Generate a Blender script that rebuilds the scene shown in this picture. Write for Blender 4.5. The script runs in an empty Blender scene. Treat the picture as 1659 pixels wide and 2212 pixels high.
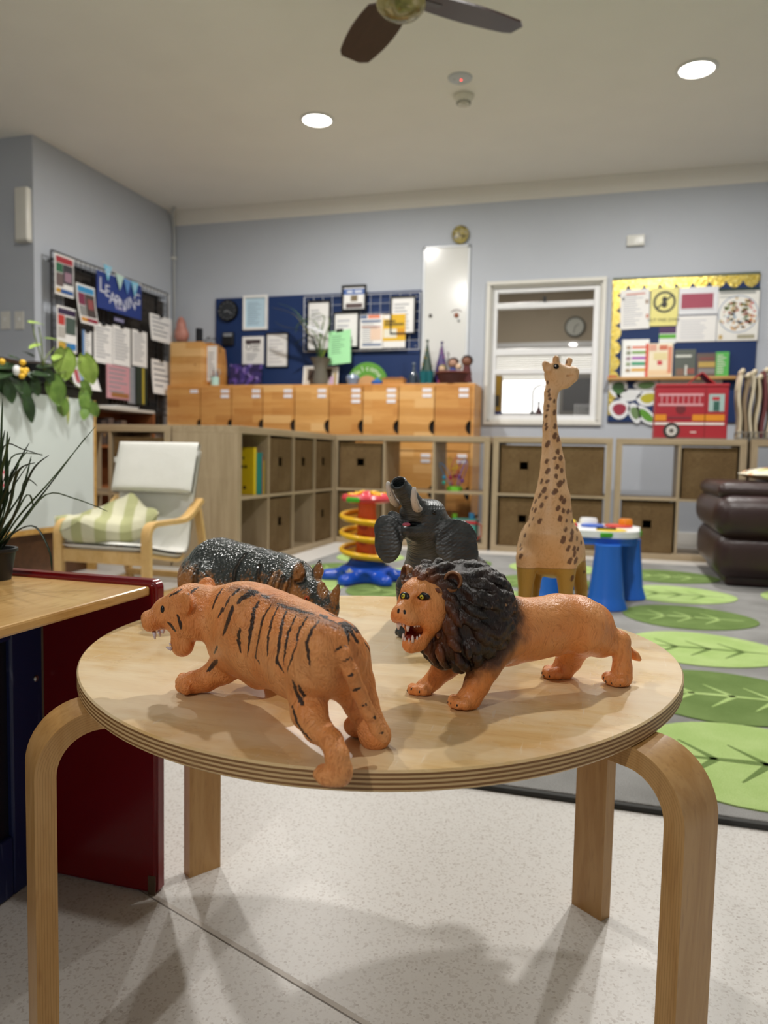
import bpy, bmesh, math, random
import numpy as np
from mathutils import Vector, Matrix
random.seed(7); RNG = np.random.default_rng(11)
PI = math.pi
S = bpy.context.scene
COL = S.collection

# ------------------------------------------------------------------ camera
IW, IH, FPX = 1659.0, 2212.0, 1650.0
CAM = np.array([0.0, 0.0, 0.62])
YAW, PITCH, ROLL = math.radians(16.5), math.radians(4.2), math.radians(1.15)
_f = np.array([-math.sin(YAW)*math.cos(PITCH), math.cos(YAW)*math.cos(PITCH), -math.sin(PITCH)])
_r0 = np.array([math.cos(YAW), math.sin(YAW), 0.0]); _u0 = np.cross(_r0, _f)
_r = math.cos(ROLL)*_r0 + math.sin(ROLL)*_u0
_u = -math.sin(ROLL)*_r0 + math.cos(ROLL)*_u0
cd = bpy.data.cameras.new('camera'); cam = bpy.data.objects.new('camera', cd); COL.objects.link(cam)
cam.matrix_world = Matrix(((_r[0], _u[0], -_f[0], CAM[0]), (_r[1], _u[1], -_f[1], CAM[1]), (_r[2], _u[2], -_f[2], CAM[2]), (0, 0, 0, 1)))
cd.sensor_fit = 'HORIZONTAL'; cd.sensor_width = 36.0; cd.lens = 36.0*FPX/IW
cd.clip_start = 0.02; cd.clip_end = 60
cd.dof.use_dof = True; cd.dof.focus_distance = 0.74; cd.dof.aperture_fstop = 9.5
S.camera = cam

# ------------------------------------------------------------------ world and exposure
wd = bpy.data.worlds.new('sky'); S.world = wd; wd.use_nodes = True
wd.node_tree.nodes['Background'].inputs[0].default_value = (1.0, 0.98, 0.94, 1)
wd.node_tree.nodes['Background'].inputs[1].default_value = 1.5
S.view_settings.view_transform = 'Standard'; S.view_settings.look = 'None'
S.view_settings.gamma = 1.0; S.view_settings.use_curve_mapping = False
S.view_settings.exposure = 0.78
LAMP_W = 23.0          # each ceiling downlight

# ------------------------------------------------------------------ pixel to place
def ray(px, py):
    return _f + ((px-IW/2)/FPX)*_r - ((py-IH/2)/FPX)*_u
def at_z(px, py, z):
    d = ray(px, py); return CAM + d*((z-CAM[2])/d[2])
def at_y(px, py, y):
    d = ray(px, py); return CAM + d*(y/d[1])
def at_x(px, py, x):
    d = ray(px, py); return CAM + d*(x/d[0])
def at_d(px, py, d):
    return CAM + ray(px, py)*d
def depth(p): return float((np.asarray(p)-CAM) @ _f)
def proj(X):
    X = np.asarray(X)-CAM; z = X@_f
    return IW/2+FPX*(X@_r)/z, IH/2-FPX*(X@_u)/z, z

# ------------------------------------------------------------------ materials
def lin(c):
    if isinstance(c, str):
        c = [int(c[i:i+2], 16)/255 for i in (0, 2, 4)]
    return tuple((x/12.92 if x <= 0.04045 else ((x+0.055)/1.055)**2.4) for x in c)
class NT:
    def __init__(s, name):
        s.m = bpy.data.materials.new(name); s.m.use_nodes = True; s.t = s.m.node_tree
        s.b = s.t.nodes['Principled BSDF']; s.o = s.t.nodes['Material Output']
    def n(s, typ, **kw):
        x = s.t.nodes.new('ShaderNode'+typ)
        for k, v in kw.items(): setattr(x, k, v)
        return x
    def set(s, sock, v):
        if isinstance(v, bpy.types.NodeSocket): s.t.links.new(v, sock)
        elif isinstance(v, (tuple, list)) and len(v) == 3 and len(sock.default_value) == 4: sock.default_value = (*v, 1)
        else: sock.default_value = v
    def coord(s, kind='Object', scale=(1, 1, 1), rot=(0, 0, 0), loc=(0, 0, 0)):
        c = s.n('TexCoord'); m = s.n('Mapping')
        s.t.links.new(c.outputs[kind], m.inputs[0])
        m.inputs['Scale'].default_value = scale; m.inputs['Rotation'].default_value = rot; m.inputs['Location'].default_value = loc
        return m.outputs[0]
    def noise(s, vec, scale, detail=3, rough=0.5, dist=0.0):
        x = s.n('TexNoise'); s.set(x.inputs['Vector'], vec); x.inputs['Scale'].default_value = scale
        x.inputs['Detail'].default_value = detail; x.inputs['Roughness'].default_value = rough; x.inputs['Distortion'].default_value = dist
        return x.outputs[0]
    def voro(s, vec, scale, out=0, feature='F1'):
        x = s.n('TexVoronoi', feature=feature); s.set(x.inputs['Vector'], vec); x.inputs['Scale'].default_value = scale
        return x.outputs[out]
    def wave(s, vec, scale, dist=0.0, direction='X', detail=1.0, typ='BANDS'):
        x = s.n('TexWave', wave_type=typ)
        if typ == 'BANDS': x.bands_direction = direction
        s.set(x.inputs['Vector'], vec); x.inputs['Scale'].default_value = scale; x.inputs['Distortion'].default_value = dist
        x.inputs['Detail'].default_value = detail
        return x.outputs[1]
    def ramp(s, fac, stops, interp='LINEAR'):
        x = s.n('ValToRGB'); x.color_ramp.interpolation = interp; s.set(x.inputs[0], fac)
        e = x.color_ramp.elements
        while len(e) < len(stops): e.new(0.5)
        for i, (p, c) in enumerate(stops):
            e[i].position = p; e[i].color = (*lin(c), 1) if not isinstance(c, float) else (c, c, c, 1)
        return x.outputs[0]
    def mix(s, fac, a, b, mode='MIX'):
        x = s.n('Mix', data_type='RGBA', blend_type=mode)
        s.set(x.inputs[0], fac); s.set(x.inputs[6], a); s.set(x.inputs[7], b); return x.outputs[2]
    def math(s, op, a, b=0.0, c=0.0):
        x = s.n('Math', operation=op); s.set(x.inputs[0], a); s.set(x.inputs[1], b); s.set(x.inputs[2], c); return x.outputs[0]
    def attr(s, name):
        x = s.n('Attribute'); x.attribute_name = name; return x.outputs['Fac']
    def smooth(s, v, lo, hi):
        x = s.n('MapRange', interpolation_type='SMOOTHSTEP'); s.set(x.inputs[0], v)
        x.inputs[1].default_value = lo; x.inputs[2].default_value = hi; return x.outputs[0]
    def bump(s, h, strength=0.3, dist=0.01):
        x = s.n('Bump'); x.inputs['Strength'].default_value = strength; x.inputs['Distance'].default_value = dist
        s.set(x.inputs['Height'], h); s.t.links.new(x.outputs[0], s.b.inputs['Normal']); return x
    def done(s, col=None, rough=0.5, spec=0.5, metal=0.0, **kw):
        if col is not None: s.set(s.b.inputs['Base Color'], col)
        s.set(s.b.inputs['Roughness'], rough); s.b.inputs['Specular IOR Level'].default_value = spec
        s.b.inputs['Metallic'].default_value = metal
        for k, v in kw.items(): s.set(s.b.inputs[k], v)
        return s.m
MATS = {}
def flat(c, rough=0.5, spec=0.5, metal=0.0, var=0.06, **kw):
    """plain coloured surface with a faint procedural mottling"""
    key = (c, rough, spec, metal, var, tuple(kw.items()))
    if key in MATS: return MATS[key]
    t = NT('paint_'+(c if isinstance(c, str) else 'mix')); l = lin(c)
    n = t.noise(t.coord(), 14, 3)
    d = tuple(x*(1-var) for x in l); h = tuple(min(1, x*(1+var)) for x in l)
    MATS[key] = t.done(t.mix(n, d, h), rough, spec, metal, **kw); return MATS[key]
def emit(c, strength):
    t = NT('lit'); t.b.inputs['Base Color'].default_value = (*lin(c), 1)
    t.b.inputs['Emission Color'].default_value = (*lin(c), 1); t.b.inputs['Emission Strength'].default_value = strength
    return t.m

# ------------------------------------------------------------------ geometry
class MB:
    def __init__(s): s.v = []; s.f = []
    def add(s, vs, fs):
        b = len(s.v); s.v += [tuple(map(float, v)) for v in vs]; s.f += [tuple(b+i for i in f) for f in fs]; return s
    def box(s, lo, hi, bev=0.0, seg=2, R=None, T=None):
        lo = np.minimum(lo, hi).astype(float) if True else lo; hi2 = np.maximum(lo, hi)
        if bev <= 0:
            x0, y0, z0 = lo; x1, y1, z1 = hi2
            vs = [(x0,y0,z0),(x1,y0,z0),(x1,y1,z0),(x0,y1,z0),(x0,y0,z1),(x1,y0,z1),(x1,y1,z1),(x0,y1,z1)]
            fs = [(0,3,2,1),(4,5,6,7),(0,1,5,4),(1,2,6,5),(2,3,7,6),(3,0,4,7)]
        else:
            bm = bmesh.new(); bmesh.ops.create_cube(bm, size=1)
            c = (lo+hi2)/2; d = hi2-lo
            for q in bm.verts: q.co = Vector((q.co.x*d[0]+c[0], q.co.y*d[1]+c[1], q.co.z*d[2]+c[2]))
            bmesh.ops.bevel(bm, geom=bm.edges[:], offset=min(bev, min(d)*0.49), segments=seg, profile=0.5, affect='EDGES')
            bm.verts.index_update(); vs = [q.co[:] for q in bm.verts]; fs = [[q.index for q in f.verts] for f in bm.faces]; bm.free()
        if R is not None: vs = [tuple(np.asarray(R) @ np.asarray(v)) for v in vs]
        if T is not None: vs = [tuple(np.asarray(v)+np.asarray(T)) for v in vs]
        return s.add(vs, fs)
    def cyl(s, a, b, r1, r2=None, n=16, cap=True):
        r2 = r1 if r2 is None else r2
        a = np.asarray(a, float); b = np.asarray(b, float); d = b-a; d = d/np.linalg.norm(d)
        e = np.cross(d, (0, 0, 1) if abs(d[2]) < 0.9 else (1, 0, 0)); e /= np.linalg.norm(e); g = np.cross(d, e)
        vs = []
        for c, r in ((a, r1), (b, r2)):
            for i in range(n):
                t = 2*PI*i/n; vs.append(c+r*(math.cos(t)*e+math.sin(t)*g))
        fs = [(i, (i+1) % n, n+(i+1) % n, n+i) for i in range(n)]
        if cap: fs += [tuple(range(n-1, -1, -1)), tuple(range(n, 2*n))]
        return s.add(vs, fs)
    def tube(s, pts, r, n=8, closed=False, flat=1.0, up=None):
        P = [np.asarray(p, float) for p in pts]; m = len(P)
        rr = r if hasattr(r, '__len__') else [r]*m
        vs = []; pe = None
        for i in range(m):
            if closed: d = P[(i+1) % m]-P[i-1]
            else: d = P[min(i+1, m-1)]-P[max(i-1, 0)]
            d = d/(np.linalg.norm(d)+1e-12)
            if up is not None: e = np.cross(d, up)
            elif pe is None: e = np.cross(d, (0, 0, 1) if abs(d[2]) < 0.9 else (1, 0, 0))
            else: e = pe-d*(pe@d)
            e = e/(np.linalg.norm(e)+1e-12); pe = e; g = np.cross(d, e)
            for k in range(n):
                t = 2*PI*k/n; vs.append(P[i]+rr[i]*(math.cos(t)*e+flat*math.sin(t)*g))
        fs = []
        for i in range(m if closed else m-1):
            j = (i+1) % m
            for k in range(n): fs.append((i*n+k, i*n+(k+1) % n, j*n+(k+1) % n, j*n+k))
        if not closed: fs += [tuple(range(n-1, -1, -1)), tuple((m-1)*n+k for k in range(n))]
        return s.add(vs, fs)
    def lathe(s, prof, c=(0, 0, 0), n=32, axis='z'):
        vs = []; m = len(prof)
        for r, z in prof:
            for k in range(n):
                t = 2*PI*k/n; p = (r*math.cos(t), r*math.sin(t), z)
                if axis == 'y': p = (p[0], p[2], p[1])
                if axis == 'x': p = (p[2], p[0], p[1])
                vs.append((p[0]+c[0], p[1]+c[1], p[2]+c[2]))
        fs = [(i*n+k, i*n+(k+1) % n, (i+1)*n+(k+1) % n, (i+1)*n+k) for i in range(m-1) for k in range(n)]
        if prof[0][0] > .003 and prof[-1][0] > .003: fs += [((m-1)*n+k, (m-1)*n+(k+1) % n, (k+1) % n, k) for k in range(n)]     # ring
        else: fs += [tuple(range(n-1, -1, -1)), tuple((m-1)*n+k for k in range(n))]
        return s.add(vs, fs)
    def prism(s, pts, h0, h1, axis='z'):
        """closed outline in a plane, thickened; axis y: (x,z) outline, axis x: (y,z) outline"""
        n = len(pts); vs = []
        for h in (h0, h1):
            for a, b in pts: vs.append({'z': (a, b, h), 'y': (a, h, b), 'x': (h, a, b)}[axis])
        fs = [(i, (i+1) % n, n+(i+1) % n, n+i) for i in range(n)]
        return s.add(vs, fs+[tuple(range(n-1, -1, -1)), tuple(range(n, 2*n))])
    def sphere(s, c, r, n=16, m=10, R=None):
        r = (r, r, r) if not hasattr(r, '__len__') else r
        vs = []; 
        for i in range(m+1):
            a = PI*i/m
            for k in range(n):
                t = 2*PI*k/n; p = np.array((r[0]*math.sin(a)*math.cos(t), r[1]*math.sin(a)*math.sin(t), r[2]*math.cos(a)))
                if R is not None: p = np.asarray(R) @ p
                vs.append(p+np.asarray(c))
        fs = [(i*n+k, (i+1)*n+k, (i+1)*n+(k+1) % n, i*n+(k+1) % n) for i in range(m) for k in range(n)]
        return s.add(vs, fs)
    def grid(s, fn, nu, nv, thick=0.0):
        """surface fn(u,v), u,v in 0..1; optionally closed with a second layer"""
        G = [[np.asarray(fn(i/nu, j/nv), float) for j in range(nv+1)] for i in range(nu+1)]
        vs = [G[i][j] for i in range(nu+1) for j in range(nv+1)]; w = nv+1
        fs = [(i*w+j, (i+1)*w+j, (i+1)*w+j+1, i*w+j+1) for i in range(nu) for j in range(nv)]
        if thick:
            N = len(vs); ns = []
            for i in range(nu+1):
                for j in range(nv+1):
                    du = G[min(i+1, nu)][j]-G[max(i-1, 0)][j]; dv = G[i][min(j+1, nv)]-G[i][max(j-1, 0)]
                    q = np.cross(du, dv); ns.append(q/(np.linalg.norm(q)+1e-12))
            vs = vs+[v-thick*q for v, q in zip(vs, ns)]
            fs2 = [tuple(N+i for i in reversed(f)) for f in fs]
            rim = [i*w for i in range(nu+1)]+[nu*w+j for j in range(1, w)]+[i*w+nv for i in range(nu-1, -1, -1)]+[j for j in range(nv-1, 0, -1)]
            fs = fs+fs2+[(rim[k], rim[(k+1) % len(rim)], N+rim[(k+1) % len(rim)], N+rim[k]) for k in range(len(rim))]
        return s.add(vs, fs)
    def build(s, name, mat, parent=None, smooth=False, w=False, fixn=True):
        off = np.zeros(3)
        if w and parent is not None:
            q = parent
            while q is not None: off = off+np.array(q.location); q = q.parent
        me = bpy.data.meshes.new(name)
        V = np.array(s.v, float)-off
        me.from_pydata(V.tolist(), [], s.f)
        if fixn:
            bm = bmesh.new(); bm.from_mesh(me); bmesh.ops.recalc_face_normals(bm, faces=bm.faces); bm.to_mesh(me); bm.free()
        me.materials.append(mat)
        if smooth:
            me.polygons.foreach_set('use_smooth', [True]*len(me.polygons))
            if smooth != 'all' and hasattr(me, 'set_sharp_from_angle'): me.set_sharp_from_angle(angle=math.radians(38))
        me.update()
        o = bpy.data.objects.new(name, me); COL.objects.link(o); o.parent = parent
        return o
def tag(o, label=None, cat=None, group=None, kind=None):
    if label: o['label'] = label
    if cat: o['category'] = cat
    if group: o['group'] = group
    if kind: o['kind'] = kind
    return o
def thing(name, label, cat, loc=(0, 0, 0), rz=0.0, group=None):
    o = bpy.data.objects.new(name, None); COL.objects.link(o); o.empty_display_size = 0.05
    o.location = [float(x) for x in loc]; o.rotation_euler = (0, 0, rz)
    return tag(o, label, cat, group)
def struct(name, mb, mat, parent=None, smooth=False, label=None):
    o = mb.build(name, mat, parent, smooth)
    if parent is None: o['kind'] = 'structure'
    if label: o['label'] = label
    return o
def dup(o, parent=None):
    c = o.copy(); COL.objects.link(c); c.parent = parent
    for ch in o.children: dup(ch, c)
    return c
def put(mesh_obj, name, parent, loc=(0, 0, 0), rot=None, scale=None):
    """another object on the same mesh"""
    c = bpy.data.objects.new(name, mesh_obj.data); COL.objects.link(c); c.parent = parent; c.location = [float(x) for x in loc]
    if rot is not None: c.rotation_euler = rot
    if scale is not None: c.scale = scale
    return c
def text(s_, size, mat, parent, loc, rot, name='lettering', depth_=0.0006, align='CENTER', scale=None):
    cu = bpy.data.curves.new(name, 'FONT'); cu.body = s_; cu.size = size; cu.extrude = depth_; cu.align_x = align; cu.align_y = 'CENTER'
    cu.resolution_u = 2
    t = bpy.data.objects.new(name, cu); COL.objects.link(t)
    me = bpy.data.meshes.new_from_object(t); bpy.data.objects.remove(t); bpy.data.curves.remove(cu)
    me.materials.clear(); me.materials.append(mat); me.name = name
    o = bpy.data.objects.new(name, me); COL.objects.link(o); o.parent = parent; o.location = [float(x) for x in loc]; o.rotation_euler = rot
    if scale: o.scale = scale
    return o
# ================================================================== materials of the place
def m_wall(c, name):
    t = NT(name); v = t.coord()
    n = t.noise(v, 3, 3); g = t.noise(v, 260, 2)
    l = lin(c)
    t.bump(g, 0.06, 0.002)
    return t.done(t.mix(n, tuple(x*0.96 for x in l), tuple(min(1, x*1.04) for x in l)), 0.62, 0.35)
M_WALL = m_wall('b9bec6', 'wall_paint'); M_CEIL = m_wall('efece5', 'ceiling_paint'); M_TRIMW = m_wall('e4e1da', 'cornice_paint')
M_BEIGE = m_wall('b5a893', 'kitchen_paint')
def m_floor():
    t = NT('speckled_vinyl'); v = t.coord()
    a = t.noise(v, 60, 3); b = t.voro(v, 330, 1); c = t.noise(v, 300, 2, 0.6); d = t.noise(v, 2.0, 2)
    base = t.mix(d, lin('c6c3be'), lin('d2cfca'))
    sp = t.n('SeparateColor'); t.set(sp.inputs[0], b)
    k = t.smooth(sp.outputs[0], 0.80, 0.90)
    base = t.mix(t.math('MULTIPLY', k, 0.5), base, lin('a9a199'))
    k2 = t.smooth(sp.outputs[1], 0.93, 0.97)
    base = t.mix(t.math('MULTIPLY', k2, 0.45), base, lin('8f8177'))
    base = t.mix(t.math('MULTIPLY', t.smooth(c, 0.5, 0.7), 0.22), base, lin('b5aea8'))
    base = t.mix(t.math('MULTIPLY', t.smooth(a, 0.45, 0.7), 0.12), base, lin('c2b9b2'))
    t.bump(c, 0.05, 0.001)
    return t.done(base, 0.36, 0.45)
M_FLOOR = m_floor()
def m_wood(name, c0, c1, c2, scale=(1, 1, 1), rough=0.38, fine=60, big=5.0, spec=0.45, bump=0.03, patch=None, staves=None):
    t = NT(name); v = t.coord(scale=scale)
    w = t.noise(v, big, 4, 0.55, 0.6); f = t.noise(t.coord(scale=tuple(s*1.0 for s in scale)), fine, 3, 0.6)
    col = t.mix(t.smooth(w, 0.30, 0.70), lin(c0), lin(c1))
    col = t.mix(t.math('MULTIPLY', t.smooth(f, 0.50, 0.75), 0.55), col, lin(c2))
    if patch:
        p = t.noise(t.coord(), patch[0], 2, 0.5, 0.4); col = t.mix(t.math('MULTIPLY', t.smooth(p, 0.42, 0.66), patch[2]), col, lin(patch[1]))
    if staves:      # glued staves of different tone
        x = t.n('TexBrick'); t.set(x.inputs['Vector'], t.coord(rot=(math.radians(-90), 0, 0))); x.inputs['Scale'].default_value = 1.0; x.inputs['Brick Width'].default_value = .34; x.inputs['Row Height'].default_value = .062; x.inputs['Mortar Size'].default_value = 0.0; x.inputs['Bias'].default_value = 0.0
        x.inputs['Color1'].default_value = (0, 0, 0, 1); x.inputs['Color2'].default_value = (1, 1, 1, 1); k = t.math('MULTIPLY', x.outputs[0], 1.0)
        col = t.mix(t.math('MULTIPLY', t.smooth(k, .55, 1.0), .75), col, lin(staves)); col = t.mix(t.math('MULTIPLY', t.smooth(k, .45, .0), .55), col, lin(c2))
    t.bump(f, bump, 0.002)
    return t.done(col, rough, spec)
M_OAK = m_wood('grey_oak_foil_upright', 'b09d80', 'a08d70', '8f7c61', (14, 14, 0.9), 0.5, 20, 3)
M_OAKX = m_wood('grey_oak_foil_flat', 'b09d80', 'a08d70', '8f7c61', (0.9, 14, 14), 0.5, 20, 3)
M_PINE = m_wood('pine_locker', 'd9a25e', 'c98d49', 'b2763a', (0.8, 8, 9), 0.36, 14, 2.6, staves='e3b778')
M_BIRCHTOP = m_wood('birch_veneer_top', 'dcbd88', 'd2ab6c', 'b78f55', (1.3, 9, 9), 0.27, 26, 3.2, spec=0.5, bump=0.012, patch=(7, 'd19f55', 0.55))
M_BIRCH = m_wood('birch_leg', 'd0a76c', 'c3975a', 'a87b45', (10, 10, 1.2), 0.33, 22, 3.0)
M_BIRCHARM = m_wood('birch_bentwood', 'dcb77c', 'd0a868', 'b98e54', (6, 1.5, 3), 0.4, 22, 3.0)
M_BROWN = m_wood('brown_bookcase', '8a5430', '774627', '5c341d', (1, 9, 9), 0.4, 16, 3)
M_DBROWN = flat('4a3222', 0.5)
M_WHITE = flat('e9e9e7', 0.4); M_OFFWHITE = flat('dcdad2', 0.45); M_PAPER = flat('ecebe8', 0.65, var=0.02); M_BLACK = flat('151515', 0.45)
M_WHITEMETAL = flat('e6e7e8', 0.3); M_DARKMETAL = flat('2a2827', 0.35, metal=0.6); M_CHROME = flat('b9b9b9', 0.2, metal=1.0)
M_INK = flat('4b4c52', 0.6); M_INKL = flat('8d9096', 0.6)
def m_glass(name='clear_glass'):
    t = NT(name); tr = t.n('BsdfTransparent'); gl = t.n('BsdfGlossy'); mx = t.n('MixShader'); fr = t.n('Fresnel')
    gl.inputs['Roughness'].default_value = 0.02; fr.inputs[0].default_value = 1.35
    t.t.links.new(fr.outputs[0], mx.inputs[0]); t.t.links.new(tr.outputs[0], mx.inputs[1]); t.t.links.new(gl.outputs[0], mx.inputs[2])
    t.t.links.new(mx.outputs[0], t.o.inputs[0]); return t.m
M_GLASS = m_glass()

# ================================================================== the room
YB, HC, XL, YC, XR, YR, XF = 6.05, 2.70, -3.77, 4.34, 3.3, -3.2, -5.4
struct('floor', MB().box((XF-.1, YR-.1, -.1), (XR+.1, 9.4, 0)), M_FLOOR)
struct('ceiling', MB().box((XF-.1, YR-.1, HC), (XR+.1, 9.4, HC+.1)), M_CEIL)
wx0, wx1, wz0, wz1 = -0.958, -0.118, 0.912, 1.958      # opening to the kitchen
b = MB().box((XL, YB, 0), (wx0, YB+.12, HC)).box((wx1, YB, 0), (XR+.1, YB+.12, HC)).box((wx0, YB, 0), (wx1, YB+.12, wz0)).box((wx0, YB, wz1), (wx1, YB+.12, HC))
struct('wall_back', b, M_WALL)
ly0, ly1, lz0, lz1 = 4.62, 5.96, 0.80, 1.972            # window in the left wall
b = MB().box((XL-.12, YC, 0), (XL, ly0, HC)).box((XL-.12, ly1, 0), (XL, YB+.12, HC)).box((XL-.12, ly0, 0), (XL, ly1, lz0)).box((XL-.12, ly0, lz1), (XL, ly1, HC))
struct('wall_left', b, M_WALL)
struct('wall_side', MB().box((XF, YC, 0), (XL-.12, YC+.12, HC)), M_WALL)
struct('wall_far_left', MB().box((XF-.12, YR, 0), (XF, YC+.12, HC)), M_WALL)
struct('wall_right', MB().box((XR, YR, 0), (XR+.12, YB, HC)), M_WALL)
struct('wall_rear', MB().box((XF, YR-.12, 0), (XR, YR, HC)), M_WALL)
def cornice(name, a, b_, n):
    a = np.array(a, float); b_ = np.array(b_, float); n = np.array(n, float); prof = [(0, 0), (0, -.105)]
    for i in range(7):
        t = i/6*PI/2; prof.append((.012+.068*(1-math.cos(t)), -.09+.078*math.sin(t)))
    prof += [(.088, -.008), (.088, 0)]
    vs = []; k = len(prof)
    for e in (a, b_):
        for o_, z in prof: vs.append((e[0]+n[0]*o_, e[1]+n[1]*o_, HC+z))
    fs = [(i, (i+1) % k, k+(i+1) % k, k+i) for i in range(k)]+[tuple(range(k)), tuple(range(2*k-1, k-1, -1))]
    struct(name, MB().add(vs, fs), M_TRIMW, smooth=True)
cornice('trim_1', (XL, YB), (XR, YB), (0, -1))
struct('baseboard_back', MB().box((XL, YB-.014, 0), (XR, YB, .10), .004), M_TRIMW)
struct('baseboard_left', MB().box((XL, YC, 0), (XL+.014, YB, .10), .004), M_TRIMW)
struct('baseboard_side', MB().box((XF, YC-.014, 0), (XL, YC, .10), .004), M_TRIMW)

# floor seam
s0, s1, s2 = at_z(342, 1942, 0), at_z(560, 2070, 0), at_z(800, 2217, 0)
d = (s2-s0)/np.linalg.norm(s2-s0); nrm = np.array([-d[1], d[0], 0]); e0 = s0-d*.25; e1 = s2+d*1.2
sm = MB().add([e0+nrm*.0035+[0,0,.0004], e0-nrm*.0035+[0,0,.0004], e1-nrm*.0035+[0,0,.0004], e1+nrm*.0035+[0,0,.0004]], [(0,1,2,3)])
sm.build('floor_seam', flat('b9b2a9', 0.5), bpy.data.objects['floor'])
sm = MB().add([e0-nrm*.0035+[0,0,.0006], e0-nrm*.0048+[0,0,.0006], e1-nrm*.0048+[0,0,.0006], e1-nrm*.0035+[0,0,.0006]], [(0,1,2,3)])
sm.build('seam_line', flat('7b736b', 0.7), bpy.data.objects['floor'])

# ------------------------------------------------------------------ window to the kitchen
w1 = MB()
for lo, hi in (((wx0-.030, YB-.022, wz0-.030), (wx1+.030, YB-.002, wz0)), ((wx0-.030, YB-.022, wz1), (wx1+.030, YB-.002, wz1+.030)),
               ((wx0-.030, YB-.022, wz0), (wx0, YB-.002, wz1)), ((wx1, YB-.022, wz0), (wx1+.030, YB-.002, wz1))): w1.box(lo, hi, .004)
win = struct('window_1', w1, M_OFFWHITE, label='cream framed window in the back wall looking into the kitchen')
j = MB().box((wx0, YB, wz0), (wx0+.012, YB+.12, wz1)).box((wx1-.012, YB, wz0), (wx1, YB+.12, wz1)).box((wx0, YB, wz0), (wx1, YB+.12, wz0+.012)).box((wx0, YB, wz1-.012), (wx1, YB+.12, wz1))
j.build('window_jamb', M_OFFWHITE, win)
sash = MB().box((wx0+.012, YB+.03, wz0+.012), (wx0+.05, YB+.07, wz1-.012), .004).box((wx1-.06, YB+.03, wz0+.012), (wx1-.012, YB+.07, wz1-.012), .004)
sash.box((wx0+.05, YB+.03, wz0+.012), (wx1-.06, YB+.07, wz0+.05), .004).box((wx0+.05, YB+.03, wz1-.05), (wx1-.06, YB+.07, wz1-.012), .004)
sash.build('sash', M_WHITEMETAL, win)
zr = [float(at_y(1180, q, YB+.05)[2]) for q in (659, 760, 803)]
for q, hh in zip(zr, (.022, .026, .02)):
    MB().box((wx0+.05, YB+.025, q-hh), (wx1-.06, YB+.075, q+hh), .004).build('rail', M_WHITEMETAL, win)
edges = [wz1-.05, zr[0]+.022, zr[0]-.022, zr[1]+.026, zr[1]-.026, zr[2]+.02, zr[2]-.02, wz0+.05]
for i in range(4):
    MB().box((wx0+.05, YB+.048, edges[2*i+1]), (wx1-.06, YB+.052, edges[2*i])).build('pane', M_GLASS, win)
MB().box((at_y(1176, 655, YB)[0]-.012, YB+.012, zr[0]+.02), (at_y(1176, 655, YB)[0]+.012, YB+.03, zr[0]+.06), .004).build('latch', M_BLACK, win)

# ------------------------------------------------------------------ kitchen beyond it
YK = 9.2
kx0, kx1, kz0, kz1 = -1.62, 0.25, 1.16, 1.93
b = MB().box((-3.2, YK, 0), (kx0, YK+.12, HC)).box((kx1, YK, 0), (1.8, YK+.12, HC)).box((kx0, YK, 0), (kx1, YK+.12, kz0)).box((kx0, YK, kz1), (kx1, YK+.12, HC))
struct('wall_kitchen', b, M_BEIGE)
struct('wall_kitchen_left', MB().box((-3.3, YB+.12, 0), (-3.2, YK, HC)), M_BEIGE)
struct('wall_kitchen_right', MB().box((1.8, YB+.12, 0), (1.9, YK, HC)), M_BEIGE)
w3 = MB().box((kx0-.05, YK-.02, kz1), (kx1+.05, YK, kz1+.05)).box((kx0-.05, YK-.02, kz0-.05), (kx1+.05, YK, kz0)).box((kx0-.05, YK-.02, kz0), (kx0, YK, kz1)).box((kx1, YK-.02, kz0), (kx1+.05, YK, kz1)).box((-.66, YK-.01, kz0), (-.62, YK+.05, kz1))
k3 = struct('window_3', w3, M_WHITEMETAL, label='kitchen window with half lowered white slat blind')
slat = MB().box((kx0, -.012, -.0009), (kx1, .012, .0009), R=Matrix.Rotation(math.radians(58), 3, 'X')).build('blind_slat', flat('e8e6dc', 0.5), k3)
slat.location = (0, YK-.045, kz1-.02)
for i in range(1, 16): put(slat, 'blind_slat', k3, (0, YK-.045, kz1-.02-.024*i))
MB().box((kx0, YK-.06, kz1-.012), (kx1, YK-.03, kz1+.02)).build('blind_rail', M_WHITEMETAL, k3)
MB().box((kx0, YK+.05, kz0), (kx1, YK+.054, kz1)).build('pane', M_GLASS, k3)
struct('kitchen_bench_top', MB().box((-2.2, YK-.62, 1.06), (1.7, YK, 1.10), .006), flat('777069', 0.4), label='grey kitchen worktop under the far window')
bpy.data.objects['kitchen_bench_top']['kind'] = 'structure'

# ------------------------------------------------------------------ window in the left wall
w2 = MB().box((XL, ly0-.012, lz1), (XL+.006, ly1+.012, lz1+.012)).box((XL, ly0-.02, lz0-.03), (XL+.03, ly1+.02, lz0)).box((XL, ly0-.012, lz0), (XL+.006, ly0, lz1)).box((XL, ly1, lz0), (XL+.006, ly1+.012, lz1))
wl = struct('window_2', w2, M_WHITEMETAL, label='window in the left wall behind the wire grid, dark blinds down')
MB().box((XL-.075, ly0, lz0), (XL-.07, ly1, lz1)).build('pane', M_GLASS, wl)
M_BLIND = flat('3c352e', 0.7)
for y0_, y1_, zb_ in ((ly0, 5.190, lz0+.02), (5.218, 5.835, 1.06), (5.872, ly1, lz0)):
    MB().box((XL-.054, y0_, zb_), (XL-.050, y1_, 1.928)).build('roller_blind', M_BLIND, wl)
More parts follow.
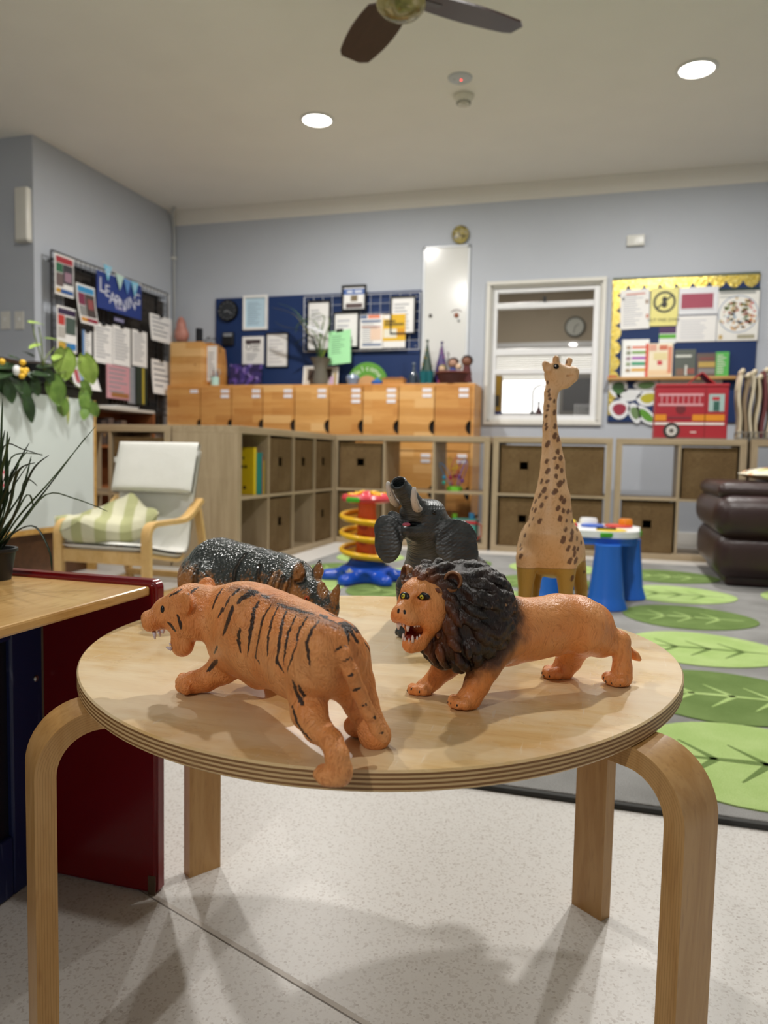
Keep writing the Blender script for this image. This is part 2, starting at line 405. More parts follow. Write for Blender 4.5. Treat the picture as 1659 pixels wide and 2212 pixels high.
# ================================================================== ceiling downlights
def downlight(x, y, label):
    t = thing('downlight', label, 'ceiling light', (x, y, HC), group='ceiling downlights')
    MB().lathe([(.07, -.001), (.103, -.001), (.106, -.006), (.100, -.010), (.088, -.009), (.086, -.004), (.07, -.004)], n=40).build('trim_ring', M_WHITE, t, smooth=True)
    MB().lathe([(.001, -.0035), (.086, -.0035), (.086, -.0055), (.001, -.0055)], n=40).build('lens', emit('fffaf0', 9.0), t)
    ld = bpy.data.lights.new('lamp', 'AREA'); ld.shape = 'DISK'; ld.size = 0.11; ld.energy = LAMP_W; ld.color = (1.0, 0.975, 0.94)
    lo = bpy.data.objects.new('lamp', ld); COL.objects.link(lo); lo.parent = t; lo.location = (0, 0, -.012)
lx0, ly_ = at_z(685, 258, HC)[:2]; lx1, ly2 = at_z(1505, 148, HC)[:2]
downlight(lx0, ly_, 'lit round downlight in the ceiling left of the fan'); downlight(lx1, ly2, 'lit round downlight in the ceiling at right')
for x, y in ((lx1+.02, 2.42), (lx0, 2.42), (-.75, -2.1)):
    downlight(x, y, 'round downlight in the part of the ceiling out of view')
kl = thing('kitchen_fill_lamp', 'added unseen fill lamp on the kitchen ceiling behind the window', 'ceiling light', (-.9, 7.4, HC))  # unseen lamp added to brighten the kitchen interior
MB().lathe([(.001, -.001), (.16, -.001), (.16, -.03), (.13, -.05), (.001, -.055)], n=32).build('diffuser', emit('fffaf0', 2.5), kl, smooth=True)
ld = bpy.data.lights.new('lamp', 'AREA'); ld.shape = 'DISK'; ld.size = 0.3; ld.energy = 16; ld.color = (1.0, 0.95, 0.88)
lo = bpy.data.objects.new('lamp', ld); COL.objects.link(lo); lo.parent = kl; lo.location = (0, 0, -.06)
# ================================================================== round table
TZ = 0.398; TC = np.array([-0.2515, 0.834]); TR = 0.3386
th_m = np.radians([-146.1,-177.6,169.8,-162.9,-124,-107,-96.1,-85,-71.1,-75.8,-56.6,-2,28,16.6,42.5,-19,-32,-45.4,117.1,100.8,70,85,135,150])
rr_m = np.array([1.451,1.52,1.53,1.495,1.459,1.51,1.554,1.548,1.555,1.554,1.542,1.485,1.565,1.527,1.565,1.482,1.488,1.512,1.515,1.47,1.52,1.49,1.53,1.53])*0.222
NH = 4
def _hb(t): return np.stack([np.ones_like(t)]+[f(k*t) for k in range(1, NH+1) for f in (np.cos, np.sin)], -1)
_A = _hb(th_m); _cf = np.linalg.solve(_A.T@_A+np.eye(2*NH+1)*.02, _A.T@(rr_m-TR))
def t_rad(t): return TR+_hb(np.asarray(t))@_cf
t_ = thing('round_table', 'low round birch plywood table with bentwood legs under the toy animals', 'table', (TC[0], TC[1], 0))
n = 160; ts = np.linspace(0, 2*PI, n, endpoint=False); R_ = t_rad(ts); th = 0.0158
vs = []; rings = [(-.0016, 0.0), (0, -.0016)]+[(0, -th*k/8) for k in range(1, 8)]+[(0, -th+.001), (-.001, -th)]
for dr, dz in rings: vs += [((R_[i]+dr)*math.cos(ts[i]), (R_[i]+dr)*math.sin(ts[i]), TZ+dz) for i in range(n)]
fs = [tuple(range(n))]+[(k*n+i, (k+1)*n+i, (k+1)*n+(i+1) % n, k*n+(i+1) % n) for k in range(len(rings)-1) for i in range(n)]+[tuple((len(rings)-1)*n+i for i in range(n-1, -1, -1))]
def m_top():
    t = NT('birch_ply_table_top'); v = t.coord()
    g = t.coord(scale=(1.6, 11, 11), rot=(0, 0, math.radians(-8)))
    w = t.noise(g, 3.0, 4, 0.6, 0.9); f = t.noise(g, 26, 3, 0.6); p = t.noise(t.coord(scale=(1, 1.9, 1), rot=(0, 0, .3)), 4.2, 3, 0.55, 0.7)
    col = t.mix(t.smooth(w, 0.34, 0.66), lin('e6ca98'), lin('dab67c'))
    col = t.mix(t.math('MULTIPLY', t.smooth(p, 0.50, 0.68), 0.6), col, lin('cfa05a'))
    col = t.mix(t.math('MULTIPLY', t.smooth(f, 0.5, 0.8), 0.45), col, lin('b98f54'))
    # worn paler middle
    sx = t.n('SeparateXYZ'); t.set(sx.inputs[0], v)
    wn = t.smooth(t.noise(v, 9, 4, 0.6), 0.40, 0.62)
    col = t.mix(t.math('MULTIPLY', wn, 0.45), col, lin('e2d3b4'))
    sc = t.noise(t.coord(scale=(40, 3, 3), rot=(0, 0, .7)), 6, 2); col = t.mix(t.math('MULTIPLY', t.smooth(sc, 0.68, 0.74), 0.35), col, lin('e8dcc4'))
    # plies on the edge
    geo = t.n('NewGeometry'); sn = t.n('SeparateXYZ'); t.set(sn.inputs[0], geo.outputs['Normal'])
    side = t.math('LESS_THAN', t.math('ABSOLUTE', sn.outputs[2]), 0.5)
    u = t.math('FRACT', t.math('MULTIPLY', t.math('SUBTRACT', TZ, sx.outputs[2]), 1/0.00352))
    e = t.noise(t.coord(scale=(1, 1, 4)), 40, 3)
    st = t.smooth(t.math('ADD', u, t.math('MULTIPLY', t.math('SUBTRACT', e, 0.5), 0.25)), 0.44, 0.54)
    ec = t.mix(st, lin('cfae7c'), lin('80582f')); ec = t.mix(t.math('MULTIPLY', t.smooth(t.noise(v, 55, 3), 0.5, 0.75), .35), ec, lin('a37e50'))
    ec = t.mix(t.smooth(t.noise(v, 120, 1), 0.80, 0.84), ec, lin('4a2417'))
    col = t.mix(side, col, ec)
    rg = t.mix(side, (0.25,)*3, (0.5,)*3); rg = t.mix(wn, rg, t.mix(side, (0.36,)*3, (0.5,)*3))
    t.bump(f, 0.01, 0.002)
    return t.done(col, rg, 0.5)
M_TOP = m_top()
MB().add(vs, fs).build('table_top', M_TOP, t_, smooth=True)
def m_leg():
    t = NT('bentwood_leg'); a = t.attr('ply'); g = t.coord(scale=(8, 8, 1.1))
    w = t.noise(g, 4, 4, 0.6, 1.2); f = t.noise(g, 30, 3)
    col = t.mix(t.smooth(w, 0.35, 0.68), lin('c39860'), lin('b3854b')); col = t.mix(t.math('MULTIPLY', t.smooth(f, 0.5, 0.8), 0.4), col, lin('94683a'))
    fr = t.math('FRACT', t.math('MULTIPLY', a, 8.0)); ln = t.smooth(t.math('ABSOLUTE', t.math('SUBTRACT', fr, 0.5)), 0.36, 0.5)
    inn = t.math('MULTIPLY', t.smooth(a, 0.02, 0.06), t.smooth(a, 0.98, 0.94))
    col = t.mix(t.math('MULTIPLY', t.math('MULTIPLY', ln, inn), 0.6), col, lin('8a5f34'))
    t.bump(f, 0.02, 0.002); return t.done(col, 0.34, 0.5)
M_LEG = m_leg()
def leg(pos, ang, name='leg'):
    pos = np.asarray(pos)-TC; er = np.array([math.cos(ang), math.sin(ang)]); et = np.array([-er[1], er[0]]); tk, wd_ = .0185, .05
    ztop = TZ-th-.0006; br = .046
    path = [(-.20, ztop-tk/2), (-br, ztop-tk/2)]                    # centre line: (distance from post axis, z)
    nrm_ = [(0, 1), (0, 1)]
    for i in range(1, 13):
        a = i/12*PI/2; path.append((-br+br*math.sin(a), ztop-tk/2-br+br*math.cos(a))); nrm_.append((math.sin(a), math.cos(a)))
    for z in (.25, .12, .004, 0.0):
        path.append((0, z)); nrm_.append((1, 0))
    K = 9; vs = []; ply = []
    for side in (-1, 1):
        for (p, z), (nr, nz) in zip(path, nrm_):
            for k in range(K):
                q = (k/(K-1)-.5)*tk; rd = p+nr*q; zz = z+nz*q
                xy = pos+er*rd+et*(side*wd_/2); vs.append((xy[0], xy[1], max(zz, 0))); ply.append(k/(K-1))
    m = len(path); N = m*K; fs = []
    for s_ in (0, 1):
        for i in range(m-1):
            for k in range(K-1):
                f = (s_*N+i*K+k, s_*N+(i+1)*K+k, s_*N+(i+1)*K+k+1, s_*N+i*K+k+1); fs.append(f if s_ else f[::-1])
    for i in range(m-1):
        fs.append((i*K, (i+1)*K, N+(i+1)*K, N+i*K)); fs.append((i*K+K-1, N+i*K+K-1, N+(i+1)*K+K-1, (i+1)*K+K-1))
    for i in (0, m-1):
        for k in range(K-1): fs.append((i*K+k, i*K+k+1, N+i*K+k+1, N+i*K+k))
    o = MB().add(vs, fs).build(name, M_LEG, t_, smooth=True)
    at = o.data.attributes.new('ply', 'FLOAT', 'POINT'); at.data.foreach_set('value', ply)
    return o
LEGS = {'rl': (at_z(437, 1879, 0)[:2], math.radians(147)), 'rr': (at_z(1275, 1966, 0)[:2], math.radians(53))}
LEGS['fr'] = (np.array([0.074, 0.652]), math.radians(-36)); LEGS['fl'] = (np.array([-0.492, 0.566]), math.radians(230))
for k, (p, a) in LEGS.items(): leg(p, a)
# ================================================================== sculpting helper for the toy animals
def _smin(a, b, k):
    h = np.maximum(k-np.abs(a-b), 0)/k; return np.minimum(a, b)-h*h*k*0.25
class Sculpt:
    """solid built from tapered limbs and ellipsoids blended into one continuous skin"""
    def __init__(s): s.ops = []
    def cone(s, a, b, ra, rb, k=0.008, sub=False, flat_=None):
        s.ops.append(('c', np.asarray(a, float), np.asarray(b, float), ra, rb, k, sub, flat_)); return s
    def ell(s, c, r, k=0.008, R=None, sub=False):
        r = np.asarray([r]*3 if not hasattr(r, '__len__') else r, float)
        s.ops.append(('e', np.asarray(c, float), r, np.eye(3) if R is None else np.asarray(R, float), k, sub)); return s
    def chain(s, pts, k=0.008):
        """pts: [(xyz, r), ...]"""
        s.ops.append(('h', [(np.asarray(a, float), float(ra)) for a, ra in pts], k, False)); return s
    def bounds(s):
        lo = np.full(3, 1e9); hi = -lo
        for o in s.ops:
            if o[-1] is True or (o[0] == 'c' and o[6]) : continue
            if o[0] == 'h':
                for p, r in o[1]: lo = np.minimum(lo, p-r); hi = np.maximum(hi, p+r)
            elif o[0] == 'c':
                for p, r in ((o[1], o[3]), (o[2], o[4])): lo = np.minimum(lo, p-r); hi = np.maximum(hi, p+r)
            else: m = o[2].max(); lo = np.minimum(lo, o[1]-m); hi = np.maximum(hi, o[1]+m)
        return lo, hi
    def mesh(s, h, zmin=None, disp=None):
        lo, hi = s.bounds(); lo = lo-.012; hi = hi+.012
        nn = np.ceil((hi-lo)/h).astype(int)+1
        vol = np.full(nn, 0.04, np.float32)
        ax = [lo[i]+h*np.arange(nn[i]) for i in range(3)]
        for o in s.ops:
            if o[0] == 'c': plo = np.minimum(o[1]-o[3], o[2]-o[4]); phi = np.maximum(o[1]+o[3], o[2]+o[4]); k = o[5]; sub = o[6]
            elif o[0] == 'h': plo = np.min([p-r for p, r in o[1]], 0); phi = np.max([p+r for p, r in o[1]], 0); k = o[2]; sub = False
            else: m = np.abs(o[3])@o[2]; plo = o[1]-m; phi = o[1]+m; k = o[4]; sub = o[5]
            mg = k+4*h
            i0 = np.maximum(np.floor((plo-mg-lo)/h).astype(int), 0); i1 = np.minimum(np.ceil((phi+mg-lo)/h).astype(int)+1, nn)
            if np.any(i1 <= i0): continue
            sl = tuple(slice(i0[q], i1[q]) for q in range(3))
            X = ax[0][i0[0]:i1[0]].astype(np.float32)[:, None, None]; Y = ax[1][i0[1]:i1[1]].astype(np.float32)[None, :, None]; Z = ax[2][i0[2]:i1[2]].astype(np.float32)[None, None, :]
            if o[0] in 'ch':
                segs = [(o[1], o[2], o[3], o[4])] if o[0] == 'c' else [(p[0], q[0], p[1], q[1]) for p, q in zip(o[1], o[1][1:])]
                d = None
                for a, b, ra, rb in segs:
                    a = a.astype(np.float32); b = b.astype(np.float32); ab = b-a; L = float(ab@ab)+1e-12
                    t = np.clip(((X-a[0])*ab[0]+(Y-a[1])*ab[1]+(Z-a[2])*ab[2])/L, 0, 1); 
                    e = np.sqrt((X-a[0]-t*ab[0])**2+(Y-a[1]-t*ab[1])**2+(Z-a[2]-t*ab[2])**2)-(ra+(rb-ra)*t)
                    d = e if d is None else _smin(d, e, .0025)
            else:
                c, r, R = o[1], o[2], o[3]; q = []
                for i in range(3): q.append(((X-c[0])*R[0, i]+(Y-c[1])*R[1, i]+(Z-c[2])*R[2, i]).astype(np.float32))
                k0 = np.sqrt(sum((q[i]/r[i])**2 for i in range(3))); k1 = np.sqrt(sum((q[i]/r[i]**2)**2 for i in range(3)))+1e-9
                d = k0*(k0-1)/k1
            cur = vol[sl]
            vol[sl] = -_smin(-cur, d, k) if sub else _smin(cur, d, k)
        if zmin is not None:
            vol = np.maximum(vol, (zmin-ax[2]).astype(np.float32)[None, None, :])
        if disp is not None:
            vol = vol+disp(ax[0][:, None, None], ax[1][None, :, None], ax[2][None, None, :]).astype(np.float32)
        return surfnet(vol, lo, h)
def surfnet(vol, lo, h):
    sgn = vol < 0; nx, ny, nz = vol.shape
    cnt = np.zeros((nx-1, ny-1, nz-1), np.int8)
    for dx in (0, 1):
        for dy in (0, 1):
            for dz in (0, 1): cnt += sgn[dx:nx-1+dx, dy:ny-1+dy, dz:nz-1+dz]
    act = (cnt > 0) & (cnt < 8); I = np.argwhere(act); ids = np.full(act.shape, -1, np.int64); ids[act] = np.arange(len(I))
    C = np.array([(i, j, k) for i in (0, 1) for j in (0, 1) for k in (0, 1)])
    Vv = np.stack([vol[I[:, 0]+c[0], I[:, 1]+c[1], I[:, 2]+c[2]] for c in C], 1)
    acc = np.zeros((len(I), 3)); num = np.zeros(len(I))
    for p in range(8):
        for q in range(p+1, 8):
            if np.abs(C[p]-C[q]).sum() != 1: continue
            a, b = Vv[:, p], Vv[:, q]; m = (a < 0) != (b < 0)
            t = np.where(m, a/np.where(m, a-b, 1), 0)[:, None]
            acc += m[:, None]*(C[p]+t*(C[q]-C[p])); num += m
    V = (I+acc/num[:, None])*h+lo
    F = []
    for axis in range(3):
        sl0 = [slice(None)]*3; sl1 = [slice(None)]*3; sl0[axis] = slice(0, -1); sl1[axis] = slice(1, None)
        a, b = sgn[tuple(sl0)], sgn[tuple(sl1)]
        E = np.argwhere(a != b); o1, o2 = [(1, 2), (2, 0), (0, 1)][axis]
        E = E[(E[:, o1] > 0) & (E[:, o2] > 0) & (E[:, o1] < vol.shape[o1]-1) & (E[:, o2] < vol.shape[o2]-1)]
        ins = a[E[:, 0], E[:, 1], E[:, 2]]
        def cell(d1, d2):
            q = E.copy(); q[:, o1] += d1; q[:, o2] += d2; return ids[q[:, 0], q[:, 1], q[:, 2]]
        Q = np.stack([cell(-1, -1), cell(0, -1), cell(0, 0), cell(-1, 0)], 1)
        Q[~ins] = Q[~ins][:, ::-1]; F.append(Q)
    return V, np.concatenate(F)
def relax(V, F, it=2, w=0.5):
    e = np.concatenate([F[:, [i, (i+1) % 4]] for i in range(4)]); n = len(V)
    deg = np.bincount(e[:, 0], minlength=n)+np.bincount(e[:, 1], minlength=n)
    for _ in range(it):
        A = np.stack([np.bincount(e[:, 0], V[e[:, 1], i], n)+np.bincount(e[:, 1], V[e[:, 0], i], n) for i in range(3)], 1)
        V = V+w*(A/deg[:, None]-V)
    return V
def normals(V, F):
    nf = np.cross(V[F[:, 2]]-V[F[:, 0]], V[F[:, 3]]-V[F[:, 1]]); N = np.zeros_like(V)
    for i in range(4):
        for j in range(3): N[:, j] += np.bincount(F[:, i], nf[:, j], len(V))
    return N/(np.linalg.norm(N, axis=1)[:, None]+1e-12)
class Skin:
    def __init__(s, V, F): s.V = V; s.F = F; s.N = normals(V, F); s.px, s.py, s.d = proj(V); s.at = {}
    def hit(s, x, y, tol=3.0):
        """surface point seen through a pixel of the photograph"""
        m = (np.abs(s.px-x) < tol) & (np.abs(s.py-y) < tol)
        if not m.any():
            i = np.argmin((s.px-x)**2+(s.py-y)**2)
        else:
            j = np.where(m)[0]; dm = s.d[j].min(); j = j[s.d[j] < dm+.004]
            i = j[np.argmin((s.px[j]-x)**2+(s.py[j]-y)**2)]
        return s.V[i].copy(), s.N[i].copy()
    def near(s, p): 
        i = np.argmin(((s.V-p)**2).sum(1)); return s.V[i].copy(), s.N[i].copy()
    def line(s, pts, step=4.0):
        out = []
        for a, b in zip(pts, pts[1:]):
            a = np.array(a, float); b = np.array(b, float); n = max(1, int(np.hypot(*(b-a))/step))
            for i in range(n): out.append(a+(b-a)*i/n)
        out.append(np.array(pts[-1], float)); return np.array([s.hit(*p)[0] for p in out])
    def stroke(s, val, P, w, taper=0.6):
        """lower val to (distance - half width) around a painted stroke P"""
        n = len(P)
        for i in range(max(n-1, 1)):
            a = P[i]; b = P[min(i+1, n-1)]; m = (a+b)/2; rad = np.linalg.norm(b-a)/2+w+.004
            j = np.where((np.abs(s.V-m) < rad).all(1))[0]
            if not len(j): continue
            ab = b-a; t = np.clip((s.V[j]-a)@ab/(ab@ab+1e-12), 0, 1)
            d = np.linalg.norm(s.V[j]-a-t[:, None]*ab, axis=1); u = (i+t)/max(n-1, 1)
            ww = w*(1-taper+taper*np.sin(np.clip(u, 0, 1)*PI)**.6) if n > 1 else w
            val[j] = np.minimum(val[j], d-ww)
        return val
    def build(s, name, mat, parent, w=True):
        off = np.zeros(3); q = parent
        while q is not None: off = off+np.array(q.location); q = q.parent
        me = bpy.data.meshes.new(name); V = s.V-off; F = s.F
        me.vertices.add(len(V)); me.vertices.foreach_set('co', V.astype(np.float32).ravel())
        me.loops.add(F.size); me.loops.foreach_set('vertex_index', F.astype(np.int32).ravel())
        me.polygons.add(len(F)); me.polygons.foreach_set('loop_start', np.arange(0, F.size, 4, dtype=np.int32))
        try: me.polygons.foreach_set('loop_total', np.full(len(F), 4, np.int32))
        except Exception: pass
        me.update(calc_edges=True); me.polygons.foreach_set('use_smooth', np.ones(len(F), bool))
        for k, v in s.at.items():
            a = me.attributes.new(k, 'FLOAT', 'POINT'); a.data.foreach_set('value', v.astype(np.float32))
        me.materials.append(mat); o = bpy.data.objects.new(name, me); COL.objects.link(o); o.parent = parent
        return o
def D(px, py, d): return at_d(px, py, d)
def RP(r, d): return r*d/FPX
def basis(z, x=None):
    z = np.asarray(z, float); z = z/np.linalg.norm(z)
    x = np.array([0, 0, 1.0]) if x is None else np.asarray(x, float)
    if abs(x@z) > .95: x = np.array([1.0, 0, 0])
    x = x-z*(x@z); x /= np.linalg.norm(x); return np.stack([x, np.cross(z, x), z], 1)
def m_fur(name, base, dark, lightc, fur=(1, 1, 1), fs=90, extra=None, rough=0.38, bump=0.5):
    """moulded vinyl with combed fur grooves; extra(t, col) may add painted marks"""
    t = NT(name); v = t.coord(scale=fur)
    warp = t.noise(t.coord(), 22, 2)
    cv = t.n('VectorMath', operation='ADD'); sc = t.n('VectorMath', operation='SCALE'); cx = t.n('CombineXYZ')
    w2 = t.noise(t.coord(loc=(3, 1, 2)), 18, 2)
    t.set(cx.inputs[0], t.math('SUBTRACT', warp, .5)); t.set(cx.inputs[1], t.math('SUBTRACT', w2, .5)); t.set(cx.inputs[2], t.math('SUBTRACT', warp, w2))
    t.set(sc.inputs[0], cx.outputs[0]); sc.inputs['Scale'].default_value = 0.05
    t.set(cv.inputs[0], v); t.set(cv.inputs[1], sc.outputs[0])
    f = t.math('ADD', t.math('MULTIPLY', t.noise(cv.outputs[0], fs, 2, 0.55), .62), t.math('MULTIPLY', t.noise(cv.outputs[0], fs*.33, 2, 0.5), .38))
    col = t.mix(t.smooth(t.noise(t.coord(), 26, 3), 0.3, 0.7), lin(base), lin(lightc))
    col = t.mix(t.math('MULTIPLY', t.smooth(f, 0.50, 0.36), 0.42), col, lin(dark))
    if extra: col = extra(t, col, f)
    t.bump(f, bump, 0.0030)
    t.b.inputs['Subsurface Weight'].default_value = 0.0
    return t.done(col, rough, 0.42)
def bead(name, skin, px, py, r, mat, parent, sink=0.4, sq=(1, 1, 1)):
    p, n = skin.hit(px, py); o = MB().sphere(p-n*r*sink, (r*sq[0], r*sq[1], r*sq[2]), 16, 10, R=basis(n)).build(name, mat, parent, smooth='all', w=True); return p, n
# ================================================================== toy tiger
def toy_tiger():
    Mh = np.array([-0.168, 0.510]); a = np.array([-0.795, 0.606]); nl = np.array([-0.606, -0.795])
    def pl(px, py, s=0.0):          # pixel onto the body's upright middle plane shifted sideways by s
        d = ray(px, py); q = Mh+nl*s; k = ((q-CAM[:2])@nl)/(d[:2]@nl); return CAM+d*k
    def J(px, py, r, s=0.0):
        p = pl(px, py, s); return (p, RP(r, depth(p)))
    def JD(px, py, r, d): return (D(px, py, d), RP(r, d))
    root = thing('toy_tiger', 'orange toy tiger with black stripes, open jaws, one hind paw over the table edge', 'toy animal', (Mh[0]+.1*a[0], Mh[1]+.1*a[1], TZ), group='toy animals on the round table')
    S_ = Sculpt()
    # trunk: rump, loin, ribs, shoulders
    S_.chain([J(722, 1422, 72), J(700, 1424, 84), J(640, 1394, 80), J(590, 1374, 84), J(545, 1352, 82), J(515, 1345, 74)], .012)
    S_.ell(pl(648, 1412, .004), (.030, .030, .034), .012)
    S_.cone(pl(660, 1428, 0), pl(560, 1404, 0), .029, .030, .012)
    S_.chain([J(735, 1376, 30), J(690, 1362, 34), J(620, 1322, 34), J(560, 1306, 38), J(520, 1300, 34)], .016)
    # neck and chest
    nd = depth(pl(505, 1340))
    S_.chain([J(530, 1330, 62), JD(478, 1322, 56, nd+.005), JD(432, 1316, 50, nd-.004)], .012)
    S_.chain([J(525, 1375, 62), J(494, 1398, 40, .012)], .014)
    hd = nd-.006
    # head in profile
    S_.ell(D(412, 1318, hd), (RP(46, hd), RP(46, hd), RP(52, hd)), .008)
    S_.cone(D(405, 1312, hd), D(362, 1318, hd), RP(44, hd), RP(28, hd), .010)
    S_.cone(D(362, 1326, hd), D(331, 1343, hd), RP(30, hd), RP(22.5, hd), .008)
    S_.ell(D(326, 1346, hd-.009), (RP(18, hd),)*3, .006); S_.ell(D(326, 1346, hd+.009), (RP(18, hd),)*3, .006)
    S_.ell(D(317, 1331, hd), (RP(10, hd),)*3, .006)
    S_.cone(D(358, 1300, hd-.010), D(384, 1288, hd-.012), RP(8, hd), RP(14, hd), .007)
    S_.cone(D(358, 1300, hd+.010), D(384, 1288, hd+.012), RP(8, hd), RP(14, hd), .007)
    S_.ell(D(420, 1345, hd-.014), (RP(34, hd), RP(24, hd), RP(36, hd)), .010); S_.ell(D(420, 1345, hd+.014), (RP(34, hd), RP(24, hd), RP(36, hd)), .010)
    S_.chain([(D(402, 1352, hd), RP(36, hd)), (D(393, 1378, hd), RP(25, hd)), (D(393, 1396, hd), RP(22, hd))], .008)
    S_.ell(D(397, 1396, hd-.006), RP(19, hd), .006)
    S_.ell(D(350, 1376, hd), (RP(19, hd), RP(60, hd), RP(12, hd)), .005, R=np.stack([_r, _f, _u], 1), sub=True)   # open mouth
    # ears
    for sg, (ex, ey), (bx, by) in ((-1, (400, 1303), (414, 1316)), (1, (446, 1270), (446, 1282))):
        c = D(ex, ey, hd+sg*.0245); nr = sg*_f*.62-_r*.72+_u*.05; Rr = basis(nr, _u*.86+_r*.3)
        S_.cone(D(bx, by, hd+sg*.017), c, RP(17, hd), RP(14, hd), .006)
        S_.ell(c, (RP(25, hd), RP(24, hd), RP(9, hd)), .003, R=Rr)
        S_.ell(c+nr*.0058, (RP(19, hd), RP(18, hd), RP(9.5, hd)), .002, R=Rr, sub=True)
    # muscle relief: shoulder blades, hip bones, elbow
    S_.ell(pl(528, 1330, .026), (.017, .017, .026), .010); S_.ell(pl(528, 1322, -.026), (.017, .017, .026), .010)
    S_.cone(pl(545, 1300, .013), pl(533, 1345, .030), .007, .010, .010); S_.ell(pl(700, 1398, .024), (.017, .017, .020), .010)
    # legs
    fl = depth(at_z(405, 1497, TZ))
    S_.chain([J(535, 1378, 64, .016), JD(512, 1418, 46, fl+.002), JD(482, 1444, 34, fl+.0), JD(445, 1468, 26, fl), JD(424, 1472, 24, fl-.001)], .010)
    for i, (x, y) in enumerate(((396, 1466), (392, 1473), (392, 1482), (402, 1487))): S_.ell(D(x, y, fl+.010-.007*i), (RP(14, fl), RP(13, fl), RP(14, fl)), .0016)
    S_.ell(D(413, 1475, fl), (RP(26, fl), RP(25, fl), RP(23, fl)), .004)
    fr_ = np.array([-.318, .690, TZ])                      # far forepaw, hidden behind the near one
    S_.chain([J(530, 1370, 54, -.020), (fr_+[.028, -.022, .045], .014), (fr_+[.006, -.004, .014], .0105), (fr_+[-.008, .004, .0095], .0095)], .010)
    hl = depth(at_z(722, 1690, TZ))
    S_.chain([J(682, 1440, 66, .022), JD(664, 1490, 45, hl+.045), JD(668, 1538, 40, hl+.030), JD(686, 1574, 31, hl+.016), JD(716, 1600, 25, hl+.004), JD(728, 1632, 25.5, hl-.004), JD(732, 1660, 28, hl-.004)], .009)
    S_.ell(D(730, 1674, hl-.002), (RP(29, hl), RP(26, hl), RP(26, hl)), .006)
    for i, (x, y) in enumerate(((704, 1668), (700, 1674), (706, 1680))): S_.ell(D(x, y, hl+.012-.009*i), (RP(26, hl), RP(17, hl), RP(19, hl)), .003)
    hr = depth(at_z(812, 1612, TZ))
    S_.chain([J(738, 1428, 68, -.018), JD(762, 1478, 48, hr+.010), JD(780, 1520, 38, hr+.008), JD(797, 1556, 31, hr+.004), JD(808, 1584, 31, hr)], .009)
    S_.ell(D(811, 1590, hr), (RP(33, hr), RP(30, hr), RP(30, hr)), .006)
    tp = at_z(812, 1612, TZ)
    S_.ell(tp+[a[0]*.024, a[1]*.024, .009], (.012, .012, .009), .005)
    S_.ell(D(560, 1462, depth(pl(570, 1420))-.002), .010, .008)
    # tail lying down the far hind leg
    S_.chain([(pl(722, 1388), .006), (pl(728, 1390, .0)-_f*.016, RP(15, .54)), JD(741, 1412, 15.5, .530), JD(758, 1452, 16.5, .533), JD(775, 1494, 16, .545), JD(795, 1538, 15.5, .551), JD(814, 1573, 15, .554), JD(828, 1592, 13, .556)], .0022)
    V, F = S_.mesh(.0012, zmin=None); V = relax(V, F, 2, .5); V[:, 2] = np.where(V[:, 2] < TZ, np.maximum(V[:, 2], TZ-.0), V[:, 2])
    sk = Skin(V, F)
    # painted stripes, pixel tracks on the near flank
    T2 = lambda x, y: (280+x/2.765, 1130+y/2.765)
    lines = [([(560, 385), (520, 440), (492, 515)], 3.2), ([(600, 440), (570, 490), (530, 560)], 4.6), ([(655, 395), (610, 430)], 3.0), ([(770, 410), (700, 430), (640, 480)], 4.0), ([(618, 500), (590, 580), (556, 670)], 4.6),
             ([(660, 630), (648, 690), (662, 770)], 2.6), ([(780, 460), (742, 520), (722, 640), (704, 795)], 3.0), ([(850, 480), (800, 560), (770, 690), (750, 800), (778, 835)], 3.0), ([(890, 490), (850, 580), (828, 680), (822, 800)], 3.2),
             ([(940, 515), (915, 580), (890, 720), (880, 830), (922, 890)], 3.2), ([(1000, 540), (960, 620), (930, 740), (920, 840)], 2.4), ([(1060, 560), (1012, 640), (990, 740), (940, 890)], 3.0), ([(1130, 580), (1085, 640), (1056, 720), (1078, 860)], 3.2),
             ([(975, 940), (1000, 1020), (1040, 1090)], 4.0), ([(1010, 970), (1040, 1040)], 4.0), ([(972, 1095), (990, 1170), (1030, 1240), (1085, 1300)], 3.0), ([(520, 820), (490, 855), (465, 885)], 4.0), ([(525, 735), (500, 780)], 2.6),
             ([(228, 595), (250, 615), (277, 648)], 3.2), ([(285, 548), (300, 590), (304, 630)], 3.0), ([(415, 380), (350, 425)], 2.0), ([(310, 395), (240, 440)], 1.8),
             ([(1140, 545), (1200, 580), (1270, 610)], 5.0), ([(1220, 590), (1290, 600), (1330, 660), (1365, 720)], 4.0), ([(880, 480), (930, 500), (1000, 520), (1100, 545)], 3.0), ([(790, 430), (830, 450)], 4.0), ([(700, 400), (770, 412)], 3.0)]
    tail = [((1232, 762), (1262, 738)), ((1274, 730), (1298, 738)), ((1282, 828), (1306, 812)), ((1318, 800), (1330, 815)), ((1308, 912), (1340, 905)), ((1340, 1000), (1376, 985)), ((1386, 1092), (1400, 1088)), ((1412, 1082), (1420, 1090)), ((1455, 1160), (1468, 1164)), ((1490, 1256), (1516, 1250))]
    val = np.full(len(V), .006)
    for P, w in lines:
        Q = sk.line([T2(*p) for p in P]); dm = depth(Q[len(Q)//2]); sk.stroke(val, Q, RP(w*1.45, dm), .6)
        if P[0][0] > 480 and P[0][1] < 700:      # the same stripes on the far side
            n3 = np.array([nl[0], nl[1], 0]); o3 = np.array([Mh[0], Mh[1], 0])
            Q2 = Q-2*((Q-o3)@n3)[:, None]*n3; Q2 = np.array([sk.near(q)[0] for q in Q2]); sk.stroke(val, Q2, RP(w*1.45, dm), .65)
    for P in tail: sk.stroke(val, sk.line([T2(*p) for p in P], 2), RP(2.6, .54), .3)
